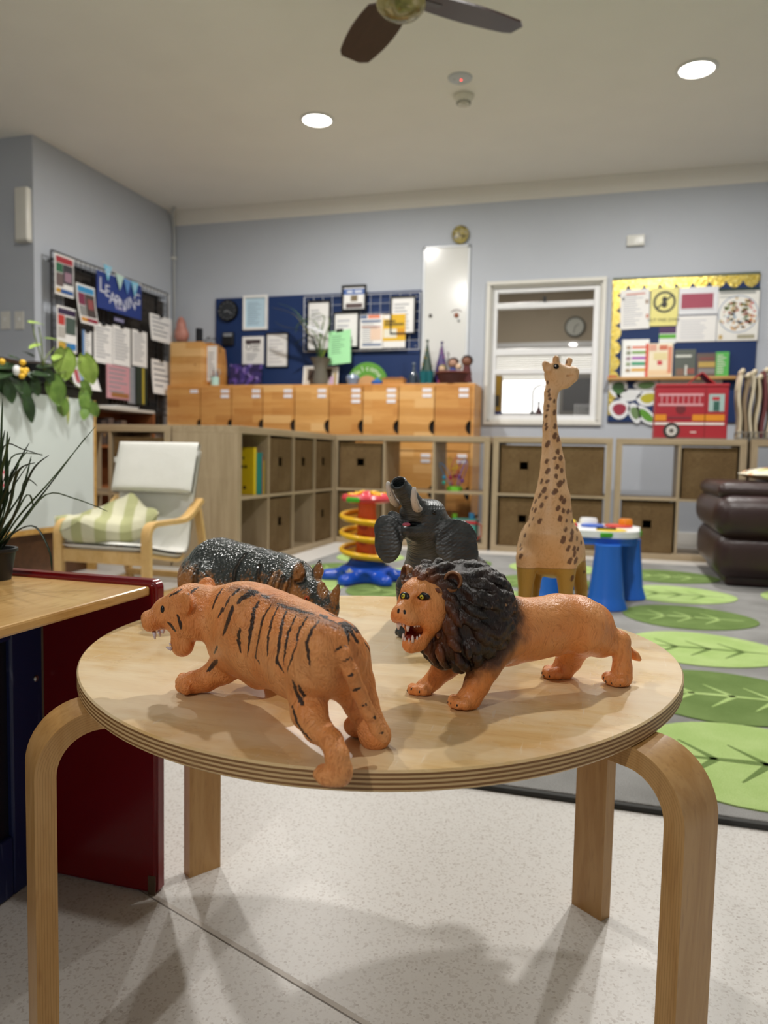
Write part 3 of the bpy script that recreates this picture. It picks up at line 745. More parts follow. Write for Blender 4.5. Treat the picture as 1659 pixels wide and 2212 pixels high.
    sk.at['stripe'] = val
    smd = np.full(len(V), .03)                    # smoky shading of paint along the spine
    Q = sk.line([(500, 1268), (560, 1282), (620, 1312), (690, 1336), (745, 1358)]); sk.stroke(smd, Q, .0, 0); sk.at['spine'] = smd
    def marks(t, col, f):
        n_ = t.noise(t.coord(scale=(1, 1, .35)), 420, 2)
        s_ = t.math('ADD', t.attr('stripe'), t.math('MULTIPLY', t.math('SUBTRACT', n_, .5), .0032))
        k = t.smooth(s_, .0004, -.0004)
        col = t.mix(t.math('MULTIPLY', t.smooth(t.math('ADD', t.attr('spine'), t.math('MULTIPLY', t.math('SUBTRACT', f, .5), .012)), .0075, .001), .5), col, lin('4a3a34'))
        return t.mix(t.math('MULTIPLY', k, .95), col, lin('17171a'))
    M = m_fur('tiger_vinyl', 'e68f4c', 'b3622a', 'eba263', (1, 1, .26), 520, marks, .4, .9)
    sk.build('body', M, root)
    # eyes, teeth
    bead('eye', sk, 352, 1315, .0030, flat('0c0c0e', .25), root, .35, (1.3, .8, .8))
    MT = flat('d9cbd0', .35); MTI = flat('a9623f', .4)
    for (x0, y0), (x1, y1), r in (((333, 1364), (335, 1381), 4.6), ((342, 1364), (344, 1371), 2.4), ((350, 1360), (353, 1369), 4.2), ((371, 1402), (359, 1398), 4.4), ((369, 1394), (366, 1389), 2.6)):
        b_ = MB(); p0 = D(x0, y0, hd-.008); p1 = D(x1, y1, hd-.008)
        b_.tube([p0, p0*.5+p1*.5, p1], [RP(r, hd), RP(r*.85, hd), RP(r*.35, hd)], 10); b_.build('tooth', MT, root, smooth='all', w=True)
        b_ = MB(); b_.tube([p0+_f*.016, (p0+p1)*.5+_f*.016, p1+_f*.016], [RP(r, hd), RP(r*.85, hd), RP(r*.35, hd)], 10); b_.build('tooth', MT, root, smooth='all', w=True)
    return sk
TIGER = toy_tiger()
# ================================================================== toy lion
def toy_lion():
    M0 = np.array([-0.0145, 0.781]); a = np.array([-0.743, -0.669]); nl = np.array([0.669, -0.743])
    def pl(px, py, s=0.0):
        d = ray(px, py); q = M0+nl*s; k = ((q-CAM[:2])@nl)/(d[:2]@nl); return CAM+d*k
    def J(px, py, r, s=0.0):
        p = pl(px, py, s); return (p, RP(r, depth(p)))
    def JD(px, py, r, d): return (D(px, py, d), RP(r, d))
    root = thing('toy_lion', 'toy lion with a dark brown mane and open mouth on the right of the table', 'toy animal', (M0[0]+.085*a[0], M0[1]+.085*a[1], TZ), group='toy animals on the round table')
    S_ = Sculpt()
    S_.chain([J(1272, 1352, 54), J(1245, 1346, 60), J(1205, 1343, 60), J(1150, 1352, 60), J(1105, 1352, 64), J(1060, 1355, 68)], .012)
    S_.cone(pl(1190, 1368), pl(1100, 1380), .021, .024, .012)
    S_.chain([J(1070, 1370, 60), J(1020, 1392, 46)], .014)
    hl = depth(at_z(1335, 1480, TZ)); hr = depth(at_z(1205, 1463, TZ)); fl = depth(at_z(1003, 1530, TZ)); fr = depth(at_z(908, 1499, TZ))
    S_.chain([J(1262, 1360, 55, .012), JD(1298, 1384, 36, hl), JD(1334, 1390, 23.5, hl), JD(1343, 1412, 19.5, hl), JD(1344, 1442, 20.5, hl), JD(1342, 1462, 21, hl)], .008)
    S_.ell(D(1340, 1384, hl), RP(20, hl), .006)
    def paw(c, d, toes, r, rt):
        S_.ell(D(c[0], c[1], d), (RP(r, d), RP(r, d), RP(r*.92, d)), .006)
        for x, y, dd in toes: S_.ell(D(x, y, d+dd), (RP(rt, d), RP(rt, d), RP(rt, d)), .0022)
    paw((1341, 1464), hl, ((1312, 1463, .006), (1318, 1468, -.002), (1330, 1472, -.007), (1344, 1471, -.010)), 21, 12.5)
    S_.chain([J(1238, 1385, 48, -.014), JD(1229, 1425, 28, hr), JD(1218, 1446, 22, hr)], .008)
    paw((1212, 1449), hr, ((1184, 1448, .004), (1182, 1454, -.003), (1190, 1456, -.008), (1203, 1456, -.010)), 21, 12.5)
    S_.chain([J(1072, 1378, 56, .014), JD(1046, 1438, 36, fl+.002), JD(1030, 1478, 28, fl+.001), JD(1018, 1506, 24, fl)], .010)
    paw((1008, 1511), fl, ((980, 1512, .006), (979, 1517, -.002), (990, 1520, -.007), (1005, 1521, -.009)), 23, 13)
    S_.chain([J(1005, 1398, 44, -.014), JD(962, 1440, 28, fr), JD(936, 1470, 20, fr), JD(922, 1484, 17.5, fr)], .010)
    paw((914, 1486), fr, ((891, 1486, .005), (890, 1490, -.002), (901, 1492, -.006), (916, 1492, -.008)), 17, 11)
    td = depth(pl(1285, 1340))
    S_.chain([JD(1280, 1318, 9, td+.004), JD(1303, 1342, 8.5, td+.016), JD(1328, 1374, 8.5, td+.022), JD(1354, 1402, 9, td+.020), JD(1372, 1417, 9, td+.016), JD(1381, 1424, 5, td+.015)], .003)
    # head, three quarter view
    E = D(891, 1288, .655); U = np.array([0, 0, 1.0])
    hf = -.64*_r-.76*_f-.06*_u; hf /= np.linalg.norm(hf); hs = np.cross(U, hf); hs /= np.linalg.norm(hs)   # hs: the lion's left, to the viewer
    if hs@_r < 0: hs = -hs
    L = lambda fw, lf, up: E+hf*fw+hs*lf+U*up
    RH = np.stack([hf, hs, U], 1)
    S_.chain([J(1060, 1330, 56), (L(-.040, 0, -.012), .026)], .012)
    S_.ell(L(-.022, 0, -.004), (.022, .0215, .0225), .008, R=RH)
    S_.ell(L(-.005, 0, .003), (.011, .0125, .010), .008, R=RH)
    S_.cone(L(-.004, 0, -.004), L(.011, 0, -.011), .0105, .0082, .008)
    for sg in (-1, 1):
        S_.ell(L(.0085, sg*.0062, -.0165), (.0098, .0072, .0075), .005, R=RH)
        S_.ell(L(-.012, sg*.0125, -.016), (.014, .010, .016), .009, R=RH)
        S_.cone(L(-.004, sg*.0085, .0035), L(.001, sg*.005, .001), .0038, .003, .005)       # brow
        S_.ell(L(.0045, sg*.0105, -.0015), (.0050, .0052, .0036), .004, R=RH, sub=True)     # eye socket
    S_.ell(L(.0160, 0, -.0125), (.0055, .0072, .0055), .005, R=RH)
    S_.chain([(L(-.016, 0, -.030), .013), (L(-.006, 0, -.039), .0105), (L(.0005, 0, -.0418), .0078)], .007)
    S_.ell(L(.0060, 0, -.0282), (.0140, .0098, .0082), .003, R=RH, sub=True)
    S_.ell(L(-.001, 0, -.029), (.012, .0080, .0065), .003, R=RH, sub=True)
    V, F = S_.mesh(.00105); V = relax(V, F, 2, .5); V[:, 2] = np.maximum(V[:, 2], TZ)
    sk = Skin(V, F)
    Cm = D(1003, 1320, .690)
    sk.at['mane'] = np.linalg.norm((V-Cm)/np.array([.054, .054, .060]), axis=1)
    mc = L(.002, 0, -.0285); sk.at['mouth'] = np.linalg.norm(((V-mc)@RH)/np.array([.0140, .0100, .0088]), axis=1)
    sk.at['face'] = (V-E)@hf
    nos = np.full(len(V), .01)
    for x, y in ((874, 1322), (861, 1319)): sk.stroke(nos, np.array([sk.hit(x, y-3)[0], sk.hit(x, y+3)[0]]), RP(3.0, .64), 0)
    sk.at['nostril'] = nos
    def marks(t, col, f):
        dn = t.math('ADD', t.attr('mane'), t.math('MULTIPLY', t.math('SUBTRACT', t.noise(t.coord(), 60, 3), .5), .45))
        k = t.math('MULTIPLY', t.smooth(dn, 1.22, .86), t.smooth(t.attr('face'), -.010, -.026))
        col = t.mix(t.math('MULTIPLY', k, .93), col, lin('2e1a13'))
        col = t.mix(t.smooth(t.attr('mouth'), 1.06, .96), col, lin('7c1f16'))
        return t.mix(t.smooth(t.attr('nostril'), .0003, -.0003), col, lin('120c0a'))
    M = m_fur('lion_vinyl', 'e6924f', 'b86a30', 'eba365', (1, 1, .26), 460, marks, .38, .55)
    sk.build('body', M, root)
    # eyes: black rim, yellow iris, pupil
    for ex, ey, sq in ((912, 1289, 1.0), (873, 1288, .8)):
        c, nn = sk.hit(ex, ey); nn = nn*.6+hf*.6; nn /= np.linalg.norm(nn); R3 = basis(nn)
        e = MB().sphere(c-nn*.0004, (.0038, .0070*sq, .0020), 18, 12, R=R3).build('eye', flat('0b0a0a', .3), root, smooth='all', w=True)
        MB().sphere(c+nn*.0009, (.0022, .0022, .0012), 16, 10, R=R3).build('iris', flat('d5cf36', .3), e, smooth='all', w=True)
        MB().sphere(c+nn*.0018, (.0009, .0009, .0005), 10, 8, R=R3).build('pupil', flat('0b0a0a', .25), e, smooth='all', w=True)
    # teeth and tongue
    MT = flat('e8ddd8', .3)
    tt = [(.0120, .0050, -.0215, .0021, .0060), (.0120, -.0050, -.0215, .0021, .0060), (.0135, .0018, -.0218, .0011, .0022), (.0135, -.0018, -.0218, .0011, .0022), (.0062, .0078, -.0222, .0013, .0026), (.0030, .0082, -.0226, .0013, .0024), (.0005, .0084, -.0232, .0011, .0020)]
    for fw, lf, up, r, ln in tt: MB().tube([L(fw, lf, up+.002), L(fw, lf, up-ln*.45), L(fw, lf, up-ln)], [r*.82, r*.8, r*.35], 10).build('tooth', MT, root, smooth='all', w=True)
    bt = [(.0050, .0050, -.0365, .0016, .0042), (.0050, -.0050, -.0365, .0016, .0042), (.0062, .0022, -.0372, .0010, .0022), (.0062, -.0022, -.0372, .0010, .0022), (.0010, .0068, -.0355, .0011, .0022), (-.0018, .0073, -.0340, .0010, .0020)]
    for fw, lf, up, r, ln in bt: MB().tube([L(fw, lf, up-.002), L(fw, lf, up+ln*.45), L(fw, lf, up+ln)], [r*.82, r*.8, r*.35], 10).build('tooth', MT, root, smooth='all', w=True)
    MB().sphere(L(-.003, 0, -.0355), (.009, .0055, .0022), 16, 10, R=RH).build('tongue', flat('8d3226', .3), root, smooth='all', w=True)
    # mane: overlapping tufts
    Q = Sculpt(); tips = []
    Q.ell(D(1012, 1324, .690), (.0395, .0385, .0415), .010)
    Q.ell(L(-.036, 0, -.010), (.020, .032, .033), .010, R=RH)
    Q.ell(D(990, 1385, .685), (.030, .030, .022), .010)
    Q.ell(D(985, 1258, .685), (.026, .026, .014), .010)
    rg = np.random.default_rng(5)
    back = np.array([-a[0], -a[1], 0.0])
    def coat(c, r3, Rm, n, flow, l0, l1, r0, r1):
        r3 = np.asarray(r3)
        for i in range(n):
            z = 1-2*(i+.5)/n; w = math.sqrt(1-z*z); ph = i*2.39996+rg.uniform(-.3, .3); q = np.array([w*math.cos(ph), w*math.sin(ph), z])
            def S(q, up): q = q/np.linalg.norm(q); nn = q/r3; nn /= np.linalg.norm(nn); return c+Rm@(q*r3+nn*up), Rm@nn
            p, nn = S(q, -.001); fl = flow+np.array([rg.uniform(-.2, .2), rg.uniform(-.2, .2), rg.uniform(-.1, .1)]); tg = fl-nn*(fl@nn)
            if np.linalg.norm(tg) < .15: continue
            tg /= np.linalg.norm(tg); ln = rg.uniform(l0, l1); r = rg.uniform(r0, r1)
            def step(k, up): v = Rm.T@(p+tg*ln*k-c)/r3; return S(v, up)[0]
            m1, m2, e = step(.35, .0012), step(.7, .0020), step(1.0, rg.uniform(.0022, .0042)); sd = np.cross(nn, tg)*rg.uniform(-.003, .003)
            Q.chain([(p, r*.7), (m1, r), (m2+sd*.5, r*.8), (e+sd, .0007)], .0012); tips.append(e+sd)
    coat(D(1010, 1324, .690), (.0395, .0385, .0425), np.eye(3), 230, back*.75+np.array([0, 0, -.75])-hf*.2, .018, .028, .0034, .0052)
    coat(L(-.034, 0, -.010), (.020, .033, .034), RH, 90, -hf*.9+np.array([0, 0, -.45]), .014, .022, .0030, .0044)
    coat(D(988, 1384, .684), (.031, .031, .023), np.eye(3), 60, back*.3+np.array([0, 0, -1.0]), .014, .022, .0030, .0044)
    Q.ell(L(-.023, 0, .002), (.019, .0195, .0195), .006, R=RH)
    coat(L(-.023, 0, .002), (.019, .0195, .0195), RH, 70, -hf*1.0+np.array([0, 0, -.1]), .010, .016, .0022, .0034)
    def keep(X, Y, Z): 
        # clear the face
        d = (X-E[0])*hf[0]+(Y-E[1])*hf[1]+(Z-E[2])*hf[2]
        up = np.clip((Z-E[2]-.006)/.010, 0, 1); return np.maximum(0, d+.0125-.0085*up)*1.0
    V, F = Q.mesh(.00095, disp=keep); V = relax(V, F, 1, .45)
    mk = Skin(V, F); tv = np.full(len(V), .01)
    for e in tips:
        j = np.where((np.abs(V-e) < .007).all(1))[0]; tv[j] = np.minimum(tv[j], np.linalg.norm(V[j]-e, axis=1))
    mk.at['tip'] = tv; mk.at['front'] = (V-E)@hf
    t = NT('mane_vinyl'); f = t.noise(t.coord(scale=(1, 1, .3)), 520, 3, .6)
    col = t.mix(t.smooth(t.noise(t.coord(), 50, 2), .35, .7), lin('17110e'), lin('2a1710'))
    col = t.mix(t.math('MULTIPLY', t.smooth(t.attr('front'), -.024, -.008), .8), col, lin('7a4527'))
    tn = t.math('ADD', t.attr('tip'), t.math('MULTIPLY', t.math('SUBTRACT', f, .5), .006))
    pk = t.smooth(t.noise(t.coord(), 95, 1), .56, .60)
    col = t.mix(t.math('MULTIPLY', t.math('MULTIPLY', t.smooth(tn, .0022, .0008), pk), .8), col, lin('b98a5c'))
    t.bump(f, .8, .0016); M2 = t.done(col, .33, .5)
    mk.build('mane', M2, root)
    # ears
    for lf, fw, up in ((.0235, -.026, .0125), (-.0255, -.024, .0130)):
        sg = 1 if lf > 0 else -1; Q = Sculpt(); c = L(fw, lf, up); nn = hf*.80+hs*sg*.45+U*.05; nn /= np.linalg.norm(nn); R3 = basis(nn)
        Q.ell(c, (.0092, .0084, .0064), .003, R=R3); Q.cone(c-U*.006-hs*sg*.003, c, .006, .006, .004)
        Q.ell(c+nn*.0034+U*.0005, (.0062, .0056, .0046), .003, R=R3, sub=True)
        V, F = Q.mesh(.0007); V = relax(V, F, 1, .5); es = Skin(V, F)
        es.at['hol'] = (np.linalg.norm(((V-(c+nn*.003))@R3)/np.array([.0075, .0066, .006]), axis=1))
        t = NT('lion_ear'); f = t.noise(t.coord(), 500, 2); col = t.mix(t.smooth(t.attr('hol'), 1.15, .8), lin('8a5a30'), lin('4a2614')); t.bump(f, .4, .001)
        es.build('ear', t.done(col, .4), root)
    # claws
    MC = flat('1f2423', .3)
    for x, y, rr in ((874, 1492, 4.2), (888, 1490, 4.5), (905, 1495, 4.2), (933, 1497, 3.6), (968, 1517, 3.8), (974, 1519, 3.6), (988, 1524, 3.8), (1171, 1454, 4.6), (1175, 1461, 4.4), (1186, 1461, 4.4), (1303, 1464, 5), (1309, 1472, 4.6), (1321, 1477, 4), (1340, 1480, 3.6)):
        bead('claw', sk, x, y, RP(rr, .7), MC, root, .55, (.9, .55, .8))
    return sk
LION = toy_lion()
# ================================================================== toy elephant
def toy_elephant():
    f0 = at_z(882, 1374, TZ); d0 = depth(f0)
    root = thing('toy_elephant', 'charcoal grey toy elephant with raised trunk and white tusks', 'toy animal', (f0[0]+.03, f0[1]+.05, TZ), group='toy animals on the round table')
    S_ = Sculpt(); C = lambda px, py, r, d: (D(px, py, d), RP(r, d))
    S_.chain([C(930, 1160, 52, d0-.010), C(944, 1205, 66, d0+.005), C(950, 1250, 78, d0+.018), C(952, 1290, 74, d0+.022)], .014)
    S_.chain([C(955, 1245, 82, d0+.030), C(962, 1240, 78, d0+.085), C(966, 1246, 74, d0+.125)], .014)
    # legs
    def lg(px, py, d, r=23):
        g = at_z(px, py, TZ); g = CAM+ (g-CAM); dd = depth(g); p = np.array(g)
        S_.chain([(p+[0, 0, .062], .0185), (p+[0, 0, .030], .0145), (p+[0, 0, .010], .0140)], .008); S_.ell(p+[0, 0, .007], (.0165, .0165, .0080), .004)
        for i in range(4):
            t = -PI/2-.28+(i-1.5)*.5; S_.ell(p+[.0145*math.cos(t), .0145*math.sin(t), .0055], (.0042, .0042, .0048), .0015)
    lg(884, 1374, d0); lg(985, 1366, d0)
    for dx, dy in ((-.005, .115), (.058, .125)):
        p = np.array([f0[0]+dx+.0, f0[1]+dy, TZ]); S_.chain([(p+[0, 0, .066], .022), (p+[0, 0, .03], .0155), (p+[0, 0, .012], .0150)], .008)
    # head thrown back
    h = d0-.030
    S_.chain([C(935, 1150, 48, h+.014), C(925, 1118, 38, h+.008)], .012)
    S_.ell(D(916, 1112, h), (RP(40, h), RP(34, h), RP(30, h)), .010)
    S_.ell(D(938, 1104, h+.010), RP(20, h), .008)
    S_.chain([C(908, 1112, 30, h-.006), C(897, 1098, 25, h-.016), C(884, 1077, 21.5, h-.026), C(871, 1058, 18.5, h-.035), C(862, 1046, 17.2, h-.040)], .008)
    S_.ell(D(861, 1044, h-.041), (RP(17.5, h), RP(17.5, h), RP(5, h)), .003, R=basis(D(857, 1034, h-.0475)-D(868, 1056, h-.037)))
    S_.chain([C(915, 1142, 34, h-.002), C(893, 1146, 22, h-.016), C(884, 1147, 17, h-.022)], .010)
    S_.ell(D(872, 1105, h-.012), RP(9, h), .006); S_.ell(D(903, 1106, h-.026), RP(9, h), .006)     # tusk sockets
    S_.cone(D(856, 1032, h-.0485), D(869, 1058, h-.0355), RP(13, h), RP(11.5, h), .0012, sub=True)
    S_.ell(D(886, 1131.5, h-.036), (RP(17, h), RP(26, h), RP(5.2, h)), .003, R=np.stack([_r, _f, _u], 1), sub=True)
    S_.ell(D(896, 1131, h-.030), (RP(20, h), RP(26, h), RP(3.2, h)), .003, R=np.stack([_r, _f, _u], 1), sub=True)
    # ears, broad flaps
    def flap(pts, dn, tk=4.2, kk=.006):
        for (x, y, rx, ry, d, ang) in pts:
            ca, sa = math.cos(ang), math.sin(ang); nn = -_f+dn; nn /= np.linalg.norm(nn)
            x1 = _r*ca+_u*sa; x1 = x1-nn*(x1@nn); x1 /= np.linalg.norm(x1); y1 = np.cross(nn, x1)
            S_.ell(D(x, y, d), (RP(rx, d), RP(ry, d), RP(tk, d)), kk, R=np.stack([x1, y1, nn], 1))
    e = h-.004
    flap([(972, 1150, 36, 30, e-.012, -.3), (990, 1162, 42, 40, e-.0135, -.3), (1000, 1188, 35, 46, e-.016, .12), (1003, 1210, 28, 34, e-.0175, .3), (966, 1172, 26, 38, e-.0145, -.3), (984, 1196, 30, 40, e-.0165, .2)], _r*.10, 3.6, .0028)
    flap([(838, 1146, 30, 36, e-.002, .5), (835, 1172, 27, 40, e-.006, -.1), (846, 1190, 17, 24, e-.008, -.4), (856, 1130, 18, 30, e+.002, .5)], -_r*.30)
    # tail
    b = D(1005, 1225, d0+.165); S_.chain([(b, .004), (b+[.004, .012, -.03], .003), (b+[.004, .012, -.06], .0035)], .004)
    V, F = S_.mesh(.0013); V = relax(V, F, 2, .5); V[:, 2] = np.maximum(V[:, 2], TZ); sk = Skin(V, F)
    tr = np.full(len(V), .05); Q = np.array([D(908, 1112, h-.006), D(884, 1077, h-.026), D(860, 1040, h-.038)])
    sk.at['trunk'] = (V-Q[0])@((Q[2]-Q[0])/np.linalg.norm(Q[2]-Q[0]))
    ed = np.minimum(*[np.hypot((sk.px-x)/1.0, (sk.py-y)/1.0) for x, y in ((950, 1130), (862, 1120))]); sk.at['ray'] = np.arctan2(sk.py-1128, np.abs(sk.px-(905)))
    mm = D(888, 1131.5, h-.030); sk.at['mouth'] = np.linalg.norm(((V-mm)@np.stack([_r, _f, _u], 1))/np.array([RP(19, h), RP(24, h), RP(6.2, h)]), axis=1)
    t = NT('elephant_vinyl'); v = t.coord()
    wr = t.wave(t.coord(scale=(1, 1, 1)), 62, 5.0, 'Z', 2.0); wt = t.noise(t.coord(scale=(.35, .35, 1.6)), 260, 3, .6)
    rings = t.math('SINE', t.math('ADD', t.math('MULTIPLY', t.attr('trunk'), 2100), t.math('MULTIPLY', t.noise(v, 60, 2), 5.0)))
    hgt = t.math('ADD', t.math('MULTIPLY', wt, .9), t.math('MULTIPLY', rings, .10)); hgt = t.math('ADD', hgt, t.math('MULTIPLY', wr, .25))
    hgt = t.math('ADD', hgt, t.math('MULTIPLY', t.noise(t.coord(scale=(1, 1, .5)), 90, 2), .5))
    t.bump(hgt, .7, .0014)
    col = t.mix(t.smooth(t.noise(v, 45, 3), .35, .7), lin('33383a'), lin('4a5052')); col = t.mix(t.math('MULTIPLY', t.smooth(wt, .5, .25), .6), col, lin('1e2122'))
    col = t.mix(t.smooth(t.attr('mouth'), 1.02, .92), col, lin('0a0a0b'))
    sk.build('body', t.done(col, .36, .5), root)
    MB().sphere(D(878, 1133, h-.040), (RP(8.5, h), RP(6, h), RP(4.2, h)), 14, 10, R=np.stack([_r, _f, _u], 1)).build('tongue', flat('b0566e', .35), root, smooth='all', w=True)
    tm = NT('scratched_ivory'); n = tm.noise(tm.coord(scale=(1, 1, .5)), 330, 3, .7); MTU = tm.done(tm.mix(tm.smooth(n, .60, .66), lin('d8d2ca'), lin('1c1b1b')), .35)
    MB().tube([D(858, 1088, h-.014), D(851, 1083, h-.020), D(843, 1066, h-.030), D(838.5, 1048, h-.036), D(838, 1041, h-.037)], [RP(8.6, h), RP(8.4, h), RP(7.6, h), RP(5.5, h), RP(3.2, h)], 14).build('tusk', MTU, root, smooth='all', w=True)
    MB().tube([D(905, 1101, h-.026), D(899, 1096, h-.034), D(894, 1077, h-.044), D(894, 1060, h-.049), D(895, 1052, h-.049)], [RP(9, h), RP(8.8, h), RP(7.2, h), RP(5.2, h), RP(3, h)], 14).build('tusk', MTU, root, smooth='all', w=True)
    bead('eye', sk, 937, 1107, RP(6, h), flat('050506', .12), root, .4)
    return sk
ELEPHANT = toy_elephant()
# ================================================================== toy giraffe
def toy_giraffe():
    g0 = at_z(1135, 1345, TZ); d0 = depth(g0); c = D(1190, 1300, d0+.03)
    root = thing('toy_giraffe', 'tall tan toy giraffe with brown spots behind the lion', 'toy animal', (c[0], c[1], TZ), group='toy animals on the round table')
    S_ = Sculpt(); C = lambda px, py, r, d: (D(px, py, d), RP(r, d)); d = d0+.008
    RV = np.stack([_r, _f, _u], 1)
    S_.ell(D(1189, 1176, d+.016), (RP(68, d), RP(52, d), RP(56, d)), .012, R=RV)
    S_.ell(D(1189, 1196, d+.018), (RP(72, d), RP(56, d), RP(34, d)), .012, R=RV)
    S_.ell(D(1187, 1222, d+.014), (RP(34, d), RP(34, d), RP(15, d)), .008, R=RV)
    S_.chain([C(1188, 1150, 54, d+.004), C(1190, 1112, 42, d+.002), C(1193, 1080, 35, d+.004)], .014)
    S_.chain([C(1190, 1120, 40, d), C(1193, 1080, 34.5, d+.002), C(1193, 1045, 30, d+.004), C(1194, 1000, 25.2, d+.007), C(1191.5, 960, 20, d+.010), C(1188, 925, 15.5, d+.012), C(1188, 880, 14, d+.014), C(1190, 850, 14.5, d+.014), C(1198, 826, 17, d+.013)], .010)
    S_.chain([C(1190, 1180, 62, d+.030), C(1196, 1184, 64, d+.085), C(1198, 1190, 58, d+.115)], .014)      # barrel running back
    # legs
    def lg(top, foot, r0, r1, knee=0):
        a_ = D(*top); b_ = at_z(foot[0], foot[1], TZ); b_ = np.array(b_); m = a_*.45+b_*.55+np.array([0, 0, 0])
        m = m+_r*knee
        S_.chain([(a_, r0), (m, r1*1.04), (b_+[0, 0, .012], r1*.86), (b_+[0, 0, .006], r1*.98)], .005)
        S_.ell(b_+[0, -.001, .006], (r1*1.15, r1*1.2, .0065), .003)
    lg((1139, 1206, d+.004), (1130, 1344), RP(25, d), RP(13.5, d)); lg((1222, 1206, d+.004), (1222, 1344), RP(26, d), RP(14, d))
    lg((1158, 1200, d+.100), (1150, 1326), RP(24, d), RP(13, d)); lg((1244, 1200, d+.085), (1256, 1326), RP(22, d), RP(14, d), .003)
    # head turned to the right
    h = d+.012
    S_.cone(D(1202, 809, h), D(1234, 808, h-.004), RP(24.5, h), RP(15, h), .006)
    S_.ell(D(1200, 806, h), (RP(21, h), RP(20, h), RP(23, h)), .006)
    S_.ell(D(1240, 803, h-.005), (RP(10, h), RP(13, h), RP(10, h)), .004); S_.cone(D(1220, 824, h-.002), D(1238, 817, h-.004), RP(13, h), RP(9.5, h), .005)
    S_.cone(D(1206, 826, h), D(1222, 826, h), RP(15, h), RP(12, h), .006)
    for x, y, dd in ((1222, 811, -.0115), (1232, 812.5, -.0115)): S_.cone(D(x, y, h+dd), D(x+10, y+1.5, h+dd), RP(1.6, h), RP(1.6, h), .002, sub=True)
    for x0, y0, x1, y1, dd in ((1201, 792, 1201, 775, -.006), (1226, 792, 1230, 779, .006)):
        S_.cone(D(x0, y0, h+dd), D(x1, y1, h+dd), RP(6.2, h), RP(7.2, h), .003)
    S_.chain([C(1192, 804, 7, h-.008), C(1184, 795, 10.5, h-.011), C(1178, 787, 7.5, h-.013)], .004); S_.ell(D(1182.5, 793, h-.0185), (RP(5.5, h), RP(6.5, h), RP(9.5, h)), .002, R=basis(_u*.7+_r*.5, _f), sub=True)
    S_.ell(D(1203, 793, h-.0125), (RP(7, h), RP(5, h), RP(5.6, h)), .003, sub=True)
    V, F = S_.mesh(.0012); V = relax(V, F, 2, .5); V[:, 2] = np.maximum(V[:, 2], TZ); sk = Skin(V, F)
    Z6 = lambda x, y: (1100+x/5.82, 940+y/5.82)
    sp = [(575,10,18),(615,60,20),(480,110,26),(610,210,24),(650,290,26),(575,290,16),(470,330,22),(600,400,22),(660,445,22),(485,450,26),(590,520,18),(410,580,20),(480,580,18),(640,610,30),(685,575,18),(575,710,26),(440,690,28),(385,760,20),(650,790,22),(690,830,26),(465,790,14),(330,830,20),(405,885,22),(290,925,16),(325,945,20),(620,920,22),(745,960,22),(680,950,20),(785,950,16),(230,1060,20),(297,1050,12),(385,1080,22),(635,1050,24),(800,1080,18),(845,1065,14),(165,1165,16),(250,1135,12),(195,1258,18),(710,1180,18),(790,1220,26),(785,1300,26),(860,1170,20),(680,1320,30),(855,1300,18),(745,1415,24),(815,1420,22),(865,1430,18),(820,1495,22),(765,1585,26),(840,1580,26),(905,1350,18),(140,1385,16),(150,1430,14),(140,1525,22),(795,1800,24),(945,1720,14),(720,1080,14)]
    Z5 = lambda x, y: (1140+x/11.06, 750+y/11.06)
    sp5 = [(500,1040,34),(510,1150,26),(530,1230,24),(640,1290,26),(490,1400,26),(470,1500,26),(640,1560,42),(430,1650,30),(660,1890,44),(440,1930,30),(650,2110,50),(740,2150,40),(470,850,26),(850,360,44),(790,340,30),(430,1850,28)]
    val = np.full(len(V), .006)
    for L_, Z in ((sp, Z6), (sp5, Z5)):
        k = 5.82 if Z is Z6 else 11.06
        for x, y, r in L_:
            p = Z(x, y); P = np.array([sk.hit(p[0]+r/k*.25, p[1]-r/k*.55)[0], sk.hit(p[0]-r/k*.25, p[1]+r/k*.55)[0]]); sk.stroke(val, P, RP(r/k*1.08, d), 0)
    # spots along the sides that face away
    rg = np.random.default_rng(3); nb = 0
    while nb < 60:
        i = rg.integers(len(V))
        if sk.N[i]@_f > .15 and V[i, 2] > TZ+.06 and V[i, 2] < TZ+.33: sk.stroke(val, V[i][None], rg.uniform(.003, .0055), 0); nb += 1
    sk.at['spot'] = val; sk.at['hz'] = V[:, 2]-(at_y(1190, 1223, c[1])[2])-.0*V[:, 0]
    def marks(t, col, f):
        s_ = t.math('ADD', t.attr('spot'), t.math('MULTIPLY', t.math('SUBTRACT', t.noise(t.coord(scale=(1, 1, .45)), 330, 2), .5), .0040))
        lk = t.smooth(t.attr('hz'), .0012, -.0004); col = t.mix(lk, col, lin('bb9444'))
        col = t.mix(t.math('MULTIPLY', t.math('MULTIPLY', t.smooth(t.attr('hz'), -.0008, .0004), t.smooth(t.attr('hz'), .0018, .0006)), .5), col, lin('6d4a1f'))
        return t.mix(t.math('MULTIPLY', t.smooth(s_, .0012, -.0008), .85), col, lin('583020'))
    M = m_fur('giraffe_vinyl', 'e3b27c', 'c8935c', 'ecc292', (1, 1, .3), 420, marks, .42, .28)
    sk.build('body', M, root)
    bead('eye', sk, 1201, 792.5, RP(7.6, h), flat('050505', .08), root, .2, (.85, 1.05, .75))
    bead('eye_glint', sk, 1199.5, 790, RP(1.9, h), flat('f4f4f4', .2), root, -1.3)
    for x, y in ((1235, 797), (1245, 800)): bead('nostril', sk, x, y, RP(1.6, h), flat('5a3a20', .5), root, .5, (.7, 1.2, .5))
    return sk
GIRAFFE = toy_giraffe()
